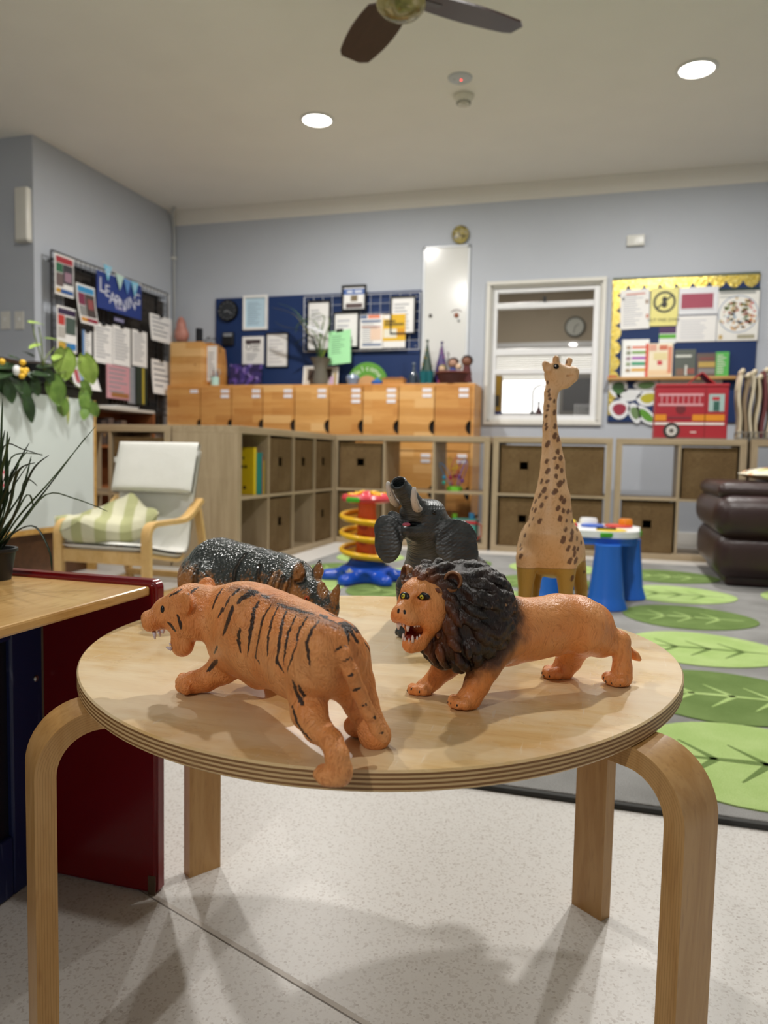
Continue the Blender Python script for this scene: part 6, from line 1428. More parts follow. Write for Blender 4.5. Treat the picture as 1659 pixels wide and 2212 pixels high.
def leaning(name, label, cat, px, mat, blocks=(), frame=None, y=5.95):
    a, b_, c_, d_ = wr(*px, y); h = d_-LT; w = b_-a; t = thing(name, label, cat, ((a+b_)/2, y-.05, LT+.001)); t.rotation_euler = (math.radians(-8), 0, 0); fw = 0
    if frame:
        fw = frame[1]; m = MB()
        for lo, hi in (((-w/2, -.006, 0), (-w/2+fw, .012, h)), ((w/2-fw, -.006, 0), (w/2, .012, h)), ((-w/2+fw, -.006, 0), (w/2-fw, .012, fw)), ((-w/2+fw, -.006, h-fw), (w/2-fw, .012, h))): m.box(lo, hi, .001)
        m.build('frame', frame[0], t)
    o = MB().box((-w/2+fw, 0, fw), (w/2-fw, .012, h-fw)).build('picture', mat, t)
    for bi, (u0, v0, u1, v1, c) in enumerate(blocks): MB().box((-w/2+u0*w, -.001-.0003*bi, v0*h), (-w/2+u1*w, 0, v1*h)).build('printed_block', flat(c, .5), o)
    return t
tt = NT('purple_print'); n = tt.voro(tt.coord(), 26, 1); sp = tt.n('SeparateColor'); tt.set(sp.inputs[0], n); PUR = tt.done(tt.ramp(sp.outputs[0], [(0, '221a3c'), (.4, '2f2458'), (.6, '4a3a86'), (.8, '6b4f9a'), (.93, '8d7fb8')]), .4)
leaning('picture', 'dark purple patterned picture standing on the lockers', 'picture', (500, 787, 568, 831), PUR)
leaning('framed_photo', 'photograph of a brown haired head in a pale frame on the lockers', 'photo frame', (659, 792, 706, 832), flat('d9d2c6', .4), [(.2, .3, .8, .85, '4a3a30'), (.3, .05, .7, .4, '6b5a48')], (MF_WH, .012))
leaning('framed_photo', 'photograph of two figures in a pale frame beside the vase', 'photo frame', (704, 793, 734, 832), flat('cfc8bc', .4), [(.15, .4, .55, .9, '3f332c'), (.4, .05, .7, .5, 'c9a9c4'), (.7, .05, .95, .7, 'b09a6a')], (MF_WH, .010))
# vase with twisted stem and long leaves
vx = on_lock(692, 5.80); t = thing('vase_plant', 'glass vase of roots with long arching leaves on the lockers', 'plant', (vx, 5.80, LT)); MB().lathe([(.001, 0), (.055, 0), (.06, .05), (.05, .12), (.062, .17), (.09, .215), (.085, .215), (.056, .17), (.044, .12), (.052, .05), (.001, .008)], n=26).build('vase', flat('6a665c', .12), t, smooth=True)
MB().sphere((0, 0, .06), (.05, .05, .05), 16, 10).build('roots', flat('4a3a28', .8), t, smooth='all'); m = MB()
for s in (-1, 1): m.tube([(s*.03, 0, .04), (-s*.008, -.01, .10), (s*.012, 0, .16), (s*.05, 0, .22)], .008, 8)
m.build('twisted_stem', flat('a99a86', .6), t, smooth='all'); M_VL = flat('5f7d34', .5); M_VD = flat('7d7a3c', .55)
def blade(parent, pts, w, mat, name='leaf_blade', fold=.25):
    P = [np.asarray(p, float) for p in pts]; n = 18
    def C(u):
        x = u*(len(P)-1); i = min(int(x), len(P)-2); f = x-i; a = P[max(i-1, 0)]; b = P[i]; c = P[i+1]; d = P[min(i+2, len(P)-1)]
        return .5*((2*b)+(-a+c)*f+(2*a-5*b+4*c-d)*f*f+(-a+3*b-3*c+d)*f**3)
    def fn(u, v):
        c = C(u); d = C(min(u+.02, 1))-C(max(u-.02, 0)); d /= np.linalg.norm(d)+1e-9; s = np.cross(d, (0, 0, 1)); s = s/(np.linalg.norm(s)+1e-6) if np.linalg.norm(s) > 1e-3 else np.array([1, 0, 0]); up = np.cross(s, d)
        ww = w*(math.sin(PI*(.12+.88*u))**.7)*(1-.25*u)+.0004; k = (v-.5)*2; return c+s*ww*k+up*ww*fold*abs(k)
    return MB().grid(fn, n, 4, .0006).build(name, mat, parent, smooth='all', fixn=False)
PX = lambda x, y, yy=5.80: at_y(x, y, yy)-np.array(t.location)
for P, w, mt in (([(690, 790), (688, 740), (665, 720), (635, 680), (585, 664)], .016, M_VD), ([(690, 790), (686, 735), (660, 700), (632, 668), (598, 655)], .015, M_VL), ([(692, 790), (690, 720), (672, 690), (646, 700), (638, 720)], .014, M_VL), ([(692, 790), (694, 730), (700, 690), (690, 678), (668, 684)], .016, M_VL), ([(694, 790), (700, 740), (712, 700), (704, 684), (676, 690)], .014, M_VL), ([(690, 790), (700, 765), (704, 756), (712, 752)], .018, flat('a3ad3a', .5)), ([(690, 790), (676, 730), (650, 735), (636, 745)], .016, flat('30422a', .5)), ([(690, 790), (668, 725), (610, 705), (592, 694)], .018, flat('253620', .5))):
    blade(t, [PX(*p) for p in P], w, mt)
sx = at_y(682, 712, 5.72); tg = MB().box((-.075, -.004, -.014), (.075, .004, .014), .006, 2, R=Matrix.Rotation(math.radians(22), 3, 'Y')).build('metal_tag', flat('d9dbdd', .2), t); tg.location = Vector(sx-np.array(t.location))
# green half-round plush sign
gx = on_lock(794, 5.93); t = thing('half_round_sign', 'green half-round sign with white lettering on the lockers', 'sign', (gx, 5.93, LT)); R0 = .172; P = [(R0*math.cos(a), R0*1.05*math.sin(a)+.012) for a in np.linspace(0, PI, 26)]
s_ = MB().prism([(-R0, 0)]+P[::-1]+[(R0, 0)], -.012, .012, 'y').build('green_arch', flat('5c9a34', .6), t); P = [(.085*math.cos(a), .085*math.sin(a)+.002) for a in np.linspace(0, PI, 20)]; MB().prism(P, -.018, -.012, 'y').build('tan_centre', flat('c79a68', .6), t)
for i, ch in enumerate('Welcome'): a = PI-.62-(PI-1.24)*i/6; text(ch, .062, flat('dfe8d4', .5), s_, (.128*math.cos(a), -.0126, .012+.132*math.sin(a)), (PI/2, a-PI/2 if False else 0, 0)).rotation_euler = (PI/2, PI/2-a, 0)
t = thing('blue_cup', 'small blue toy at the foot of the green sign', 'toy', (on_lock(815, 5.78), 5.78, LT)); MB().lathe([(.001, 0), (.045, 0), (.05, .02), (.03, .035), (.001, .037)], n=20).build('dish', flat('2a5fb0', .4), t, smooth=True); MB().sphere((0, 0, .04), .012, 10, 8).build('knob', flat('3a78c8', .4), t, smooth='all')
t = thing('clear_bowl', 'small clear plastic bowl left of the green sign', 'bowl', (on_lock(762, 5.78), 5.78, LT)); MB().lathe([(.001, 0), (.04, 0), (.055, .05), (.045, .075), (.041, .072), (.05, .05), (.036, .006), (.001, .006)], n=24).build('bowl', flat('7f8da6', .15), t, smooth=True); MB().sphere((0, 0, .08), .014, 10, 8).build('lid_knob', flat('a9b2c0', .2), t, smooth='all')
bx = on_lock(852, 5.80); t = thing('small_basket', 'shallow honey coloured wicker tray on the lockers', 'basket', (bx, 5.80, LT)); MB().box((-.085, -.05, 0), (.085, .05, .042), .006).build('woven_body', m_wood('honey_wicker', 'c9924e', 'b47c3c', '8d5c28', (30, 30, 60), .6, 5, 3, bump=.3), t); MB().tube([(-.088, -.052, .044), (.088, -.052, .044), (.088, .052, .044), (-.088, .052, .044)], .005, 6, True).build('rim', flat('a8733a', .6), t)
for i, cc in enumerate(('2b1f24', '4a2030', '33283a', '5a2a2c')): MB().sphere((-.055+.036*i, 0, .048), (.022, .03, .018), 12, 8).build('item', flat(cc, .6), t, smooth='all')
# bottles, glasses, hats, basket of dolls
t = thing('glass_bottle', 'dark glass bottle on the lockers left of the party hats', 'bottle', (on_lock(893, 5.83), 5.83, LT)); MB().lathe([(.001, 0), (.034, 0), (.036, .06), (.03, .085), (.012, .115), (.010, .16), (.001, .16)], n=22).build('bottle', flat('3a4652', .1), t, smooth=True); MB().lathe([(.001, .16), (.012, .16), (.012, .172), (.001, .172)], n=16).build('stopper', flat('7a8490', .2), t)
for i, px in enumerate((915, 928)):
    t = thing('teal_glass', ('teal drinking glass on the lockers, left of the pair', 'teal drinking glass on the lockers, right of the pair')[i], 'glass', (on_lock(px, 5.78), 5.78, LT)); MB().lathe([(.001, 0), (.026, 0), (.033, .10), (.030, .10), (.023, .008), (.001, .008)], n=20).build('tumbler', flat('1e5f66', .1), t, smooth=True); MB().lathe([(.001, .008), (.0225, .008), (.028, .07), (.001, .07)], n=16).build('filling', flat('274f55', .3), t, smooth=True)
for i, (px, tx, cc, lb, dc) in enumerate(((926, 927, '1a3a2c', 'dark green party hat with gold dots on the lockers', 'c9a53f'), (943, 940, '3a2466', 'purple party hat with pink stripes on the lockers', 'c06aa8'))):
    X = on_lock(px, 5.88); t = thing('party_hat', lb, 'party hat', (X+.03*i-.01, 5.85+.10*i, LT)); h_ = .34; r_ = .066+.008*i; c_ = MB().lathe([(r_, 0), (.002, h_)], n=28).build('cone', flat(cc, .35), t, smooth=True); rg = np.random.default_rng(40+i); m = MB()
    for k in range(26): a = rg.uniform(0, 2*PI); u = rg.uniform(.05, .85); q = r_*(1-u)+.001; m.sphere((q*math.cos(a), q*math.sin(a), u*h_), .006, 8, 6)
    m.build('sequins', flat(dc, .25, metal=.5), c_, smooth='all'); MB().sphere((0, 0, h_), .012, 10, 8).build('tip', flat(cc, .5), t, smooth='all')
text('See', .05, flat('b9c9c0', .4), bpy.data.objects['party_hat'], (-.005, -.062, .06), (PI/2-.2, math.radians(-70), 0))
X = on_lock(978, 5.80); t = thing('doll_basket', 'dark maroon basket of dolls at the right end of the lockers', 'basket', (X, 5.82, LT)); MB().lathe([(.001, 0), (.105, 0), (.135, .085), (.122, .085), (.095, .010), (.001, .010)], n=32).build('woven_basket', m_wood('maroon_wicker', '4a2420', '3a1a18', '26100f', (20, 20, 50), .6, 5, 3, bump=.3), t, smooth=True); MB().tube([(.133*math.cos(a), .133*math.sin(a), .086) for a in np.linspace(0, 2*PI, 30, endpoint=False)], .008, 8, True).build('rim', flat('6b342a', .5), t, smooth='all')
for i, (dx, dz, r, hc, skn, dr) in enumerate(((-.085, .115, .034, '6b6a30', 'caa88a', 'c23a5a'), (.0, .155, .045, '46302a', 'a8806a', '3a4a88'), (.04, .13, .03, 'd9d4cc', 'd9b89a', 'c9c4d0'), (.105, .17, .046, '2f1e18', '7a4f3a', '5a2a2a'))):
    d_ = thing('doll', ('doll with olive hair and pink dress in the maroon basket', 'doll with brown hair in the middle of the maroon basket', 'pale haired doll in the maroon basket', 'dark haired doll leaning out of the right of the maroon basket')[i], 'doll', (X+dx, 5.80, LT+.045)); z = dz-.045; MB().lathe([(.001, -.03), (r*1.0, -.03), (r*.55, z-r*.6), (.001, z-r*.55)], n=18).build('dress', flat(dr, .8), d_, smooth=True); MB().sphere((0, -.004, z), r*.82, 14, 10).build('head', flat(skn, .6), d_, smooth='all'); MB().sphere((0, .008, z+r*.18), (r, r*.9, r*.95), 14, 10).build('hair', flat(hc, .8), d_, smooth='all')
# ================================================================== kitchen things seen through the window
def kp(px, py, y): return at_y(px, py, y)
p = kp(1242, 706, 9.19); t = thing('wall_clock', 'round grey wall clock in the kitchen behind the window', 'clock', (p[0], YK-.001, p[2])); r = .118
MB().lathe([(.001, 0), (r, 0), (r, -.03), (r*.86, -.035), (r*.84, -.02), (.001, -.02)], n=36, axis='y').build('case', flat('6f7068', .4), t, smooth=True); MB().lathe([(.001, -.0202), (r*.83, -.0202), (r*.83, -.0215), (.001, -.0215)], n=36, axis='y').build('dial', flat('c9cbc2', .5), t)
for a, ln in ((3.3, .075), (1.0, .05)): MB().box((-.004, -.025, 0), (.004, -.022, ln), R=Matrix.Rotation(a, 3, 'Y')).build('hand', flat('4a4b46', .5), t)
sill = wz0+.0125
t = thing('washing_powder_box', 'yellow and blue carton on the kitchen side of the window sill', 'box', (wx0+.10, 6.26, 0)); yb0 = at_y(1078, 905, 6.30)[2]; bh = at_y(1074, 812, 6.30)[2]; X0, X1 = at_y(1064, 850, 6.3)[0], at_y(1083, 850, 6.3)[0]
MB().box((X0, 6.27, .94), (X1, 6.37, bh), .003).build('carton', flat('c99a1e', .4), t, w=True); MB().box((X0-.001, 6.268, .94), (X1+.001, 6.372, 1.0)).build('blue_band', flat('2b3a8c', .4), t, w=True); MB().box((X0+.01, 6.2685, 1.04), (X1-.01, 6.27, 1.13)).build('printed_block', flat('4a3f2a', .5), t, w=True)
struct('kitchen_near_bench', MB().box((-1.5, YB+.125, .90), (.6, 6.62, .94), .004), flat('8b8780', .4), label='grey bench on the kitchen side of the window')
t = thing('bottle', 'dark red bottle on the kitchen bench behind the giraffe', 'bottle', (at_y(1165, 880, 6.5)[0], 6.45, .9405)); MB().lathe([(.001, 0), (.032, 0), (.034, .05), (.012, .10), (.008, .13), (.001, .13)], n=20).build('bottle', flat('5a1c26', .2), t, smooth=True); MB().cyl((0, 0, .13), (0, 0, .155), .011, n=12).build('cap', flat('2a2626', .4), t)
t = thing('dish_rack', 'white wire dish rack on the kitchen bench', 'dish rack', (at_y(1262, 880, 6.5)[0], 6.46, .9405)); m = MB()
for i in range(7): m.tube([(-.07+.0233*i, -.06, .0), (-.07+.0233*i, -.06, .10), (-.07+.0233*i, -.04, .125), (-.07+.0233*i, .06, .125), (-.07+.0233*i, .07, .0)], .004, 6)
m.build('hoops', M_WHITEMETAL, t, smooth='all'); MB().box((-.085, -.07, 0), (.085, .08, .012), .004).build('tray', flat('b9bbb8', .4), t)
t = thing('kitchen_tap', 'chrome gooseneck tap in front of the kitchen blind', 'tap', (at_y(1150, 880, 8.75)[0], 8.75, 1.10)); MB().cyl((0, 0, 0), (0, 0, .05), .025, n=16).build('base', M_CHROME, t); MB().tube([(0, 0, .05), (0, 0, .25)]+[(.09-.09*math.cos(a), 0, .25+.09*math.sin(a)) for a in np.linspace(.2, PI, 14)]+[(.18, 0, .2)], .012, 10).build('spout', M_CHROME, t, smooth='all')

x0, x1 = at_y(1208, 850, 8.6)[0], at_y(1330, 850, 8.6)[0]; t = thing('grey_appliance', 'grey appliance added on the kitchen worktop, blocking the window right of the tap', 'appliance', ((x0+x1)/2, 8.8, 1.1005)); MB().box((x0-(x0+x1)/2, -.2, 0), (x1-(x0+x1)/2, .2, .46), .01).build('case', flat('77736c', .4), t); MB().box((x0-(x0+x1)/2+.04, -.205, .05), (.1, -.2, .40), .004).build('door', flat('4b4a48', .25), t)  # grey box added to block the bright lower right of the far window
# ================================================================== left wall: wire grid with notices
GX = XL+.07
def gy(px, py): p = at_x(px, py, GX); return p[1], p[2]
y0, y1, z0, z1 = 4.42, 5.84, .93, 1.965
gp = thing('notice_grid', 'large black wire grid panel hung with notices on the left wall', 'rack', (GX, (y0+y1)/2, z0)); m = MB()
for i in range(29): y = y0+(y1-y0)*i/28; m.cyl((GX, y, z0), (GX, y, z1), .0022 if i not in (0, 28) else .006, n=6)
m.build('upright_wires', M_DARKMETAL, gp, w=True); m = MB()
for i in range(21): z = z0+(z1-z0)*i/20; m.cyl((GX+.004, y0, z), (GX+.004, y1, z), .0022 if i not in (0, 20) else .006, n=6)
m.build('cross_wires', M_DARKMETAL, gp, w=True); m = MB()
for y in (y0+.05, y1-.05):
    for z in (z0+.05, z1-.05): m.cyl((XL+.001, y, z), (GX, y, z), .006, n=8)
m.build('wall_brackets', M_DARKMETAL, gp, w=True)
def lsheet(name, label, cat, px, dx=.012, mat=None, blocks=(), nl=0, clip=True, tilt=0.0, curl=0.0, group=None, seed=1):
    (px0, py0, px1, py1) = px; ya, _ = gy(px0, (py0+py1)/2); yb, _ = gy(px1, (py0+py1)/2); _, zb = gy((px0+px1)/2, py1); _, za = gy((px0+px1)/2, py0); w, h = yb-ya, za-zb
    t = thing(name, label, cat, (GX+dx, (ya+yb)/2, (za+zb)/2), group=group); t.rotation_euler = (tilt, 0, 0)
    s = MB().grid(lambda u, v: (.002+curl*(1-u)**2, -w/2+w*v, -h/2+h*u), 8, 4, .002).build('paper', mat or M_PAPER, t)
    xx = .0052
    for bi, (u0, v0, u1, v1, c) in enumerate(blocks): MB().grid(lambda u, v, u0=u0, v0=v0, u1=u1, v1=v1, bi=bi: (xx+.0004*bi+curl*(1-(v0+(v1-v0)*u))**2, -w/2+w*(u0+(u1-u0)*v), -h/2+h*(v0+(v1-v0)*u)), 5, 2, .0006).build('printed_block', flat(c, .5), s)
    if nl:
        rg = np.random.default_rng(seed); m = MB(); hh = h*.8/nl
        for i in range(nl): q = w*.8*rg.uniform(.5, 1); zc = h*.38-hh*i; cu = curl*(1-(zc+h/2)/h)**2; m.box((.004+cu, -w*.4, zc-hh*.16), (.0054+cu, -w*.4+q, zc+hh*.16))
        m.build('printed_lines', M_INKL, s)
    if clip: MB().box((-.004, -.022, h/2-.014), (.012, .022, h/2+.016), .003).build('clip', M_BLACK, t)
    return t
lsheet('poster', 'poster with red heading at the top left of the black wire grid', 'poster', (112, 553, 153, 640), .02, None, ((.06, .80, .94, .95, 'a8323c'), (.06, .56, .40, .78, '2f6a4a'), (.42, .3, .94, .78, '3c3a40'), (.06, .22, .42, .54, '6a5a58'), (.5, .36, .86, .6, '9a7a8a'), (.28, .06, .94, .16, '2f5a98'), (.06, .06, .27, .16, 'c99a2c')), clip=False)
lsheet('poster', 'poster with blue heading, curling off the black wire grid', 'poster', (156, 617, 196, 702), .03, None, ((.06, .80, .94, .95, '3a8fc0'), (.06, .48, .42, .78, '7a2f4a'), (.44, .20, .94, .78, '4a3f3c'), (.06, .2, .42, .46, '8a8a88'), (.55, .4, .85, .66, '8f4a4a'), (.38, .06, .94, .16, '8c2438'), (.06, .06, .37, .16, 'c98a2c')), clip=False, curl=.04)
lsheet('poster', 'poster with dark purple heading at the lower left of the black wire grid', 'poster', (117, 664, 160, 760), .018, None, ((.06, .82, .94, .95, '3a2a4a'), (.06, .58, .38, .80, 'c23f38'), (.42, .40, .94, .78, '4a5a52'), (.06, .3, .4, .55, 'b9b4ac'), (.45, .06, .94, .2, '2f7ab8'), (.06, .06, .42, .2, 'c9a23c')), clip=False)
# LEARNING banner
ya, za = gy(203, 598); yb, zb = gy(300, 678); t = thing('learning_banner', 'navy banner with the word LEARNING on the black wire grid', 'banner', (GX+.02, (ya+yb)/2, (za+zb)/2)); w, h = yb-ya, .27
s = MB().box((0, -w/2, -h/2), (.004, w/2, h/2)).build('navy_sheet', flat('22387f', .5), t); M_LET = flat('d3d6e2', .5)
for i, ch in enumerate('LEARNING'):
    u = i/7; text(ch, .155 if i in (0,) else .125, M_LET, s, (.0046, -w/2+.06+(w-.12)*u, .055-.12*math.sin(PI*min(1, u*.80+.06))+.01*(i % 2)), (PI/2, 0, PI/2), name='letter', scale=(1, 1, 1))
bun = thing('bunting', 'pale blue bunting flags above the LEARNING banner', 'bunting', (GX+.034, (ya+yb)/2+.02, za+.065)); 
MB().tube([(0, -.24+.48*u, .06-.03*math.sin(PI*u)-.06*u) for u in np.linspace(0, 1, 12)], .003, 6).build('string', M_OFFWHITE, bun)
for i, (u, cc, ch) in enumerate(((.12, '7fc4e0', 'O'), (.42, 'b9d9d0', ''), (.62, '5f8fc9', ''), (.82, '7fc4e0', 'F'))):
    yy = -.24+.48*u; zz = .06-.03*math.sin(PI*u)-.06*u; f_ = MB().prism([(yy-.05, zz), (yy+.05, zz), (yy, zz-.115)], -.001, .002, 'x').build('flag', flat(cc, .5), bun)
    if ch: text(ch, .07, M_LET, f_, (.0026, yy, zz-.05), (PI/2, 0, PI/2), name='letter')
ya, za = gy(236, 685); 
for i, (px, py, wd2) in enumerate(((254, 667, .13), (252, 692, .13))): 
    yy, zz = gy(px, py); t = thing('word_strip', ('pale lettered strip just under the LEARNING banner', 'second pale lettered strip under the LEARNING banner')[i], 'sign', (GX+.02, yy, zz)); s = MB().box((0, -wd2/2, -.018), (.003, wd2/2, .018)).build('strip', flat('2b2a4a', .5), t); m = MB()
    for k in range(7): m.box((.003, -wd2*.44+k*wd2*.128, -.010), (.0042, -wd2*.44+k*wd2*.128+wd2*.09, .010))
    m.build('lettering', flat('a9a6c8', .5), s)
for i, (px, lb, bl) in enumerate((((172, 715, 192, 772), 'small page with a blue edge clipped to the black wire grid', ((0, 0, .18, 1, '4a86c4'),)), ((196, 700, 236, 785), 'clipboard page, leftmost of three white ones on the grid', ()), ((238, 706, 276, 790), 'clipboard page, middle of three white ones on the grid', ()), ((279, 715, 311, 792), 'clipboard page, right of three white ones on the grid', ()), ((318, 683, 366, 740), 'short curling page at the upper right of the wire grid', ()), ((321, 779, 362, 852), 'page on a black clip at the lower right of the wire grid', ()))):
    lsheet('clipboard_page', lb, 'notice', px, .02+.004*(i % 2), None, bl, 10 if i < 4 else 5, True, curl=.02 if i in (4, 5) else .0, seed=30+i)
ph = at_x(127, 629, GX); 
lsheet('pink_folder', 'pink printed folder hanging low on the wire grid', 'folder', (222, 790, 272, 862), .03, flat('c9949c', .5), ((.2, .05, .95, .18, '9a6a3c'),), 6, False, seed=50)
lsheet('dark_folder', 'dark green folder with a yellow edge on the wire grid', 'folder', (286, 793, 310, 874), .03, flat('16302c', .4), ((.55, .02, .72, .98, 'b9a83a'),), 0, False)
lsheet('grey_folder', 'grey folder behind the dark green one on the wire grid', 'folder', (272, 792, 288, 872), .016, flat('8f9196', .4), (), 4, False, seed=3)
lsheet('open_page', 'loose white page with a red mark behind the pothos leaves', 'notice', (145, 775, 200, 842), .02, None, ((.1, .2, .25, .6, 'b5454f'), (.3, .2, .4, .55, '7f9ac9')), 9, False, curl=.05, seed=52)
# ================================================================== brown bookcase under the window
bk = thing('brown_bookcase', 'low brown bookcase under the left window', 'bookcase', (-3.56, 4.83, 0)); bt_ = .93
MB().box((-3.70, 4.46, bt_-.022), (-3.40, 5.19, bt_), .002).build('top_board', flat('b9b4aa', .35), bk, w=True); b = MB().box((-3.70, 4.46, 0), (-3.40, 4.48, bt_-.022)).box((-3.70, 5.17, 0), (-3.40, 5.19, bt_-.022)).box((-3.70, 4.48, 0), (-3.69, 5.17, bt_-.022)); b.build('carcass', M_BROWN, bk, w=True)
for z in (.05, .35, .64): MB().box((-3.69, 4.48, z), (-3.405, 5.17, z+.018)).build('shelf_board', M_BROWN, bk, w=True)
for i, (yy, hh, cc) in enumerate(((4.60, .17, '3a3230'), (4.68, .19, '4a3f3c'), (4.76, .16, '2c2a30'), (4.83, .18, '5a4a40'))):
    t = thing('binder', ('black binder at the near end of the brown bookcase', 'grey brown binder second in the brown bookcase', 'charcoal binder third in the brown bookcase', 'tan binder fourth in the brown bookcase')[i], 'binder', (-3.52, yy, .6585)); MB().box((-.10, -.03, 0), (.10, .03, hh), .004).build('cover', flat(cc, .4), t); MB().lathe([(.004, 0), (.011, 0), (.011, .002), (.004, .002)], (.1005, 0, hh*.4), 14, 'x').build('finger_ring', M_CHROME, t)
t = thing('paper_stack', 'stack of white papers on the brown bookcase', 'papers', (-3.53, 4.86, bt_)); 
for i in range(4): MB().box((-.10+.004*i, -.14+.006*i, .004*i), (.10+.003*i, .14+.004*i, .004*i+.0035)).build('sheet', M_PAPER, t)
# ================================================================== white backed bookcase with planter
WX = -2.55; wbk = thing('white_backed_shelf', 'bookcase with its white back panel and wood edges facing the room', 'bookcase', (-2.72, 2.75, 0)); ytop = .872
MB().box((WX-.012, 1.85, .25), (WX-.002, 3.345, ytop-.0), .001).build('back_panel', flat('cdd5d2', .3, var=.03), wbk, w=True); M_EDGE = m_wood('edge_wood', 'c9a05c', 'b98c48', '9c7238', (6, 6, 6), .45, 12, 3)
MB().box((-2.90, 3.345, .0), (WX, 3.363, ytop)).build('end_panel', M_EDGE, wbk, w=True); MB().box((-2.90, 1.832, .0), (WX, 1.85, ytop)).build('end_panel', M_EDGE, wbk, w=True)
MB().box((-2.90, 1.85, .225), (WX, 3.345, .25)).build('bottom_rail', M_EDGE, wbk, w=True); MB().box((-2.90, 1.85, 0), (WX-.05, 3.345, .225)).build('plinth', m_wood('dark_plinth', '5e3d24', '4f331e', '3a2415', (1, 9, 9)), wbk, w=True); MB().box((-2.90, 1.85, .55), (WX-.012, 3.345, .565)).build('shelf_board', M_EDGE, wbk, w=True)
MB().box((-2.90, 1.85, ytop-.018), (WX-.012, 3.345, ytop), .001).build('top_board', M_EDGE, wbk, w=True)
p = at_x(3, 1034, WX); t = MB().box((0, -.03, -.035), (.004, .03, .035), .001).build('photo_magnet', flat('c9505e', .4), None); t.location = (WX-.002, p[1], p[2]); tag(t, 'small pink square magnet on the white panel', 'magnet'); MB().box((.004, -.018, -.022), (.005, .018, .022)).build('photo', flat('d9c9c9', .4), t)
tr = thing('plant_tray', 'long black tray on top of the white backed bookcase', 'tray', (-2.72, 2.9, ytop+.0005)); MB().box((-2.86, 2.35, ytop+.0005), (-2.57, 3.33, ytop+.055), .01).build('tray_body', M_BLACK, tr, w=True); MB().box((-2.87, 2.34, ytop+.05), (-2.56, 3.34, ytop+.062), .004).build('rim', M_BLACK, tr, w=True)
pc = at_x(55, 850, -2.62); PT = thing('pothos', 'pothos plant with light green leaves trailing from a wicker basket', 'plant', (-2.70, 3.0, ytop+.0625)); pw = np.array(PT.location)
MB().lathe([(.001, 0), (.10, 0), (.125, .09), (.115, .09), (.09, .008), (.001, .008)], (-.06, -.10, 0), 28).build('wicker_pot', m_wood('pot_wicker', '5a3f28', '463020', '2f2015', (20, 20, 60), .7, 5, 3, bump=.4), PT, smooth=True)
MB().lathe([(.001, .0), (.10, 0), (.115, .10), (.11, .10), (.09, .01), (.001, .01)], (-.07, .20, 0), 28).build('dark_pot', M_BLACK, PT, smooth=True)
MB().sphere((-.06, -.10, .08), (.105, .105, .03), 16, 8).sphere((-.07, .20, .09), (.10, .10, .03), 16, 8).build('soil', flat('2a2018', .9), PT, smooth='all')
def m_leaf(c0, c1, c2):
    t = NT('leaf'); v = t.coord(); n = t.noise(v, 22, 3); t.bump(t.noise(v, 60, 2), .15, .003); return t.done(t.mix(t.smooth(n, .3, .7), lin(c0), lin(c1)), .38, .45)
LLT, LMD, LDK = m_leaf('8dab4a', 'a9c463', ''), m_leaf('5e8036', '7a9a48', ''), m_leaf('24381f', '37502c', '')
HEART = None
def heart_leaf(centre, L, W, ax, nrm_, mat, bend=.25):
    """heart shaped leaf, stalk end to tip along ax"""
    ax = np.asarray(ax, float); ax /= np.linalg.norm(ax); n = np.asarray(nrm_, float); n -= ax*(n@ax); n /= np.linalg.norm(n); s = np.cross(n, ax); c = np.asarray(centre)
    def fn(u, v):
        k = (v-.5)*2; wv = W*.5*(math.sin(PI*min(1, u*.97+.03))**.62)*(1.15-.45*u); lobe = .10*L*abs(k)*(1-u)**3
        return c+ax*(L*(u-.5)-lobe)+s*wv*k+n*(-bend*L*(u-.35)**2+.10*W*abs(k)-.03*L*abs(k)**2)
    return MB().grid(fn, 12, 8, .0012).build('leaf', mat, PT, smooth='all', w=True, fixn=False)
def lp(px, py, dx=0.0): return at_x(px, py, -2.535+dx)
TOC = -_f
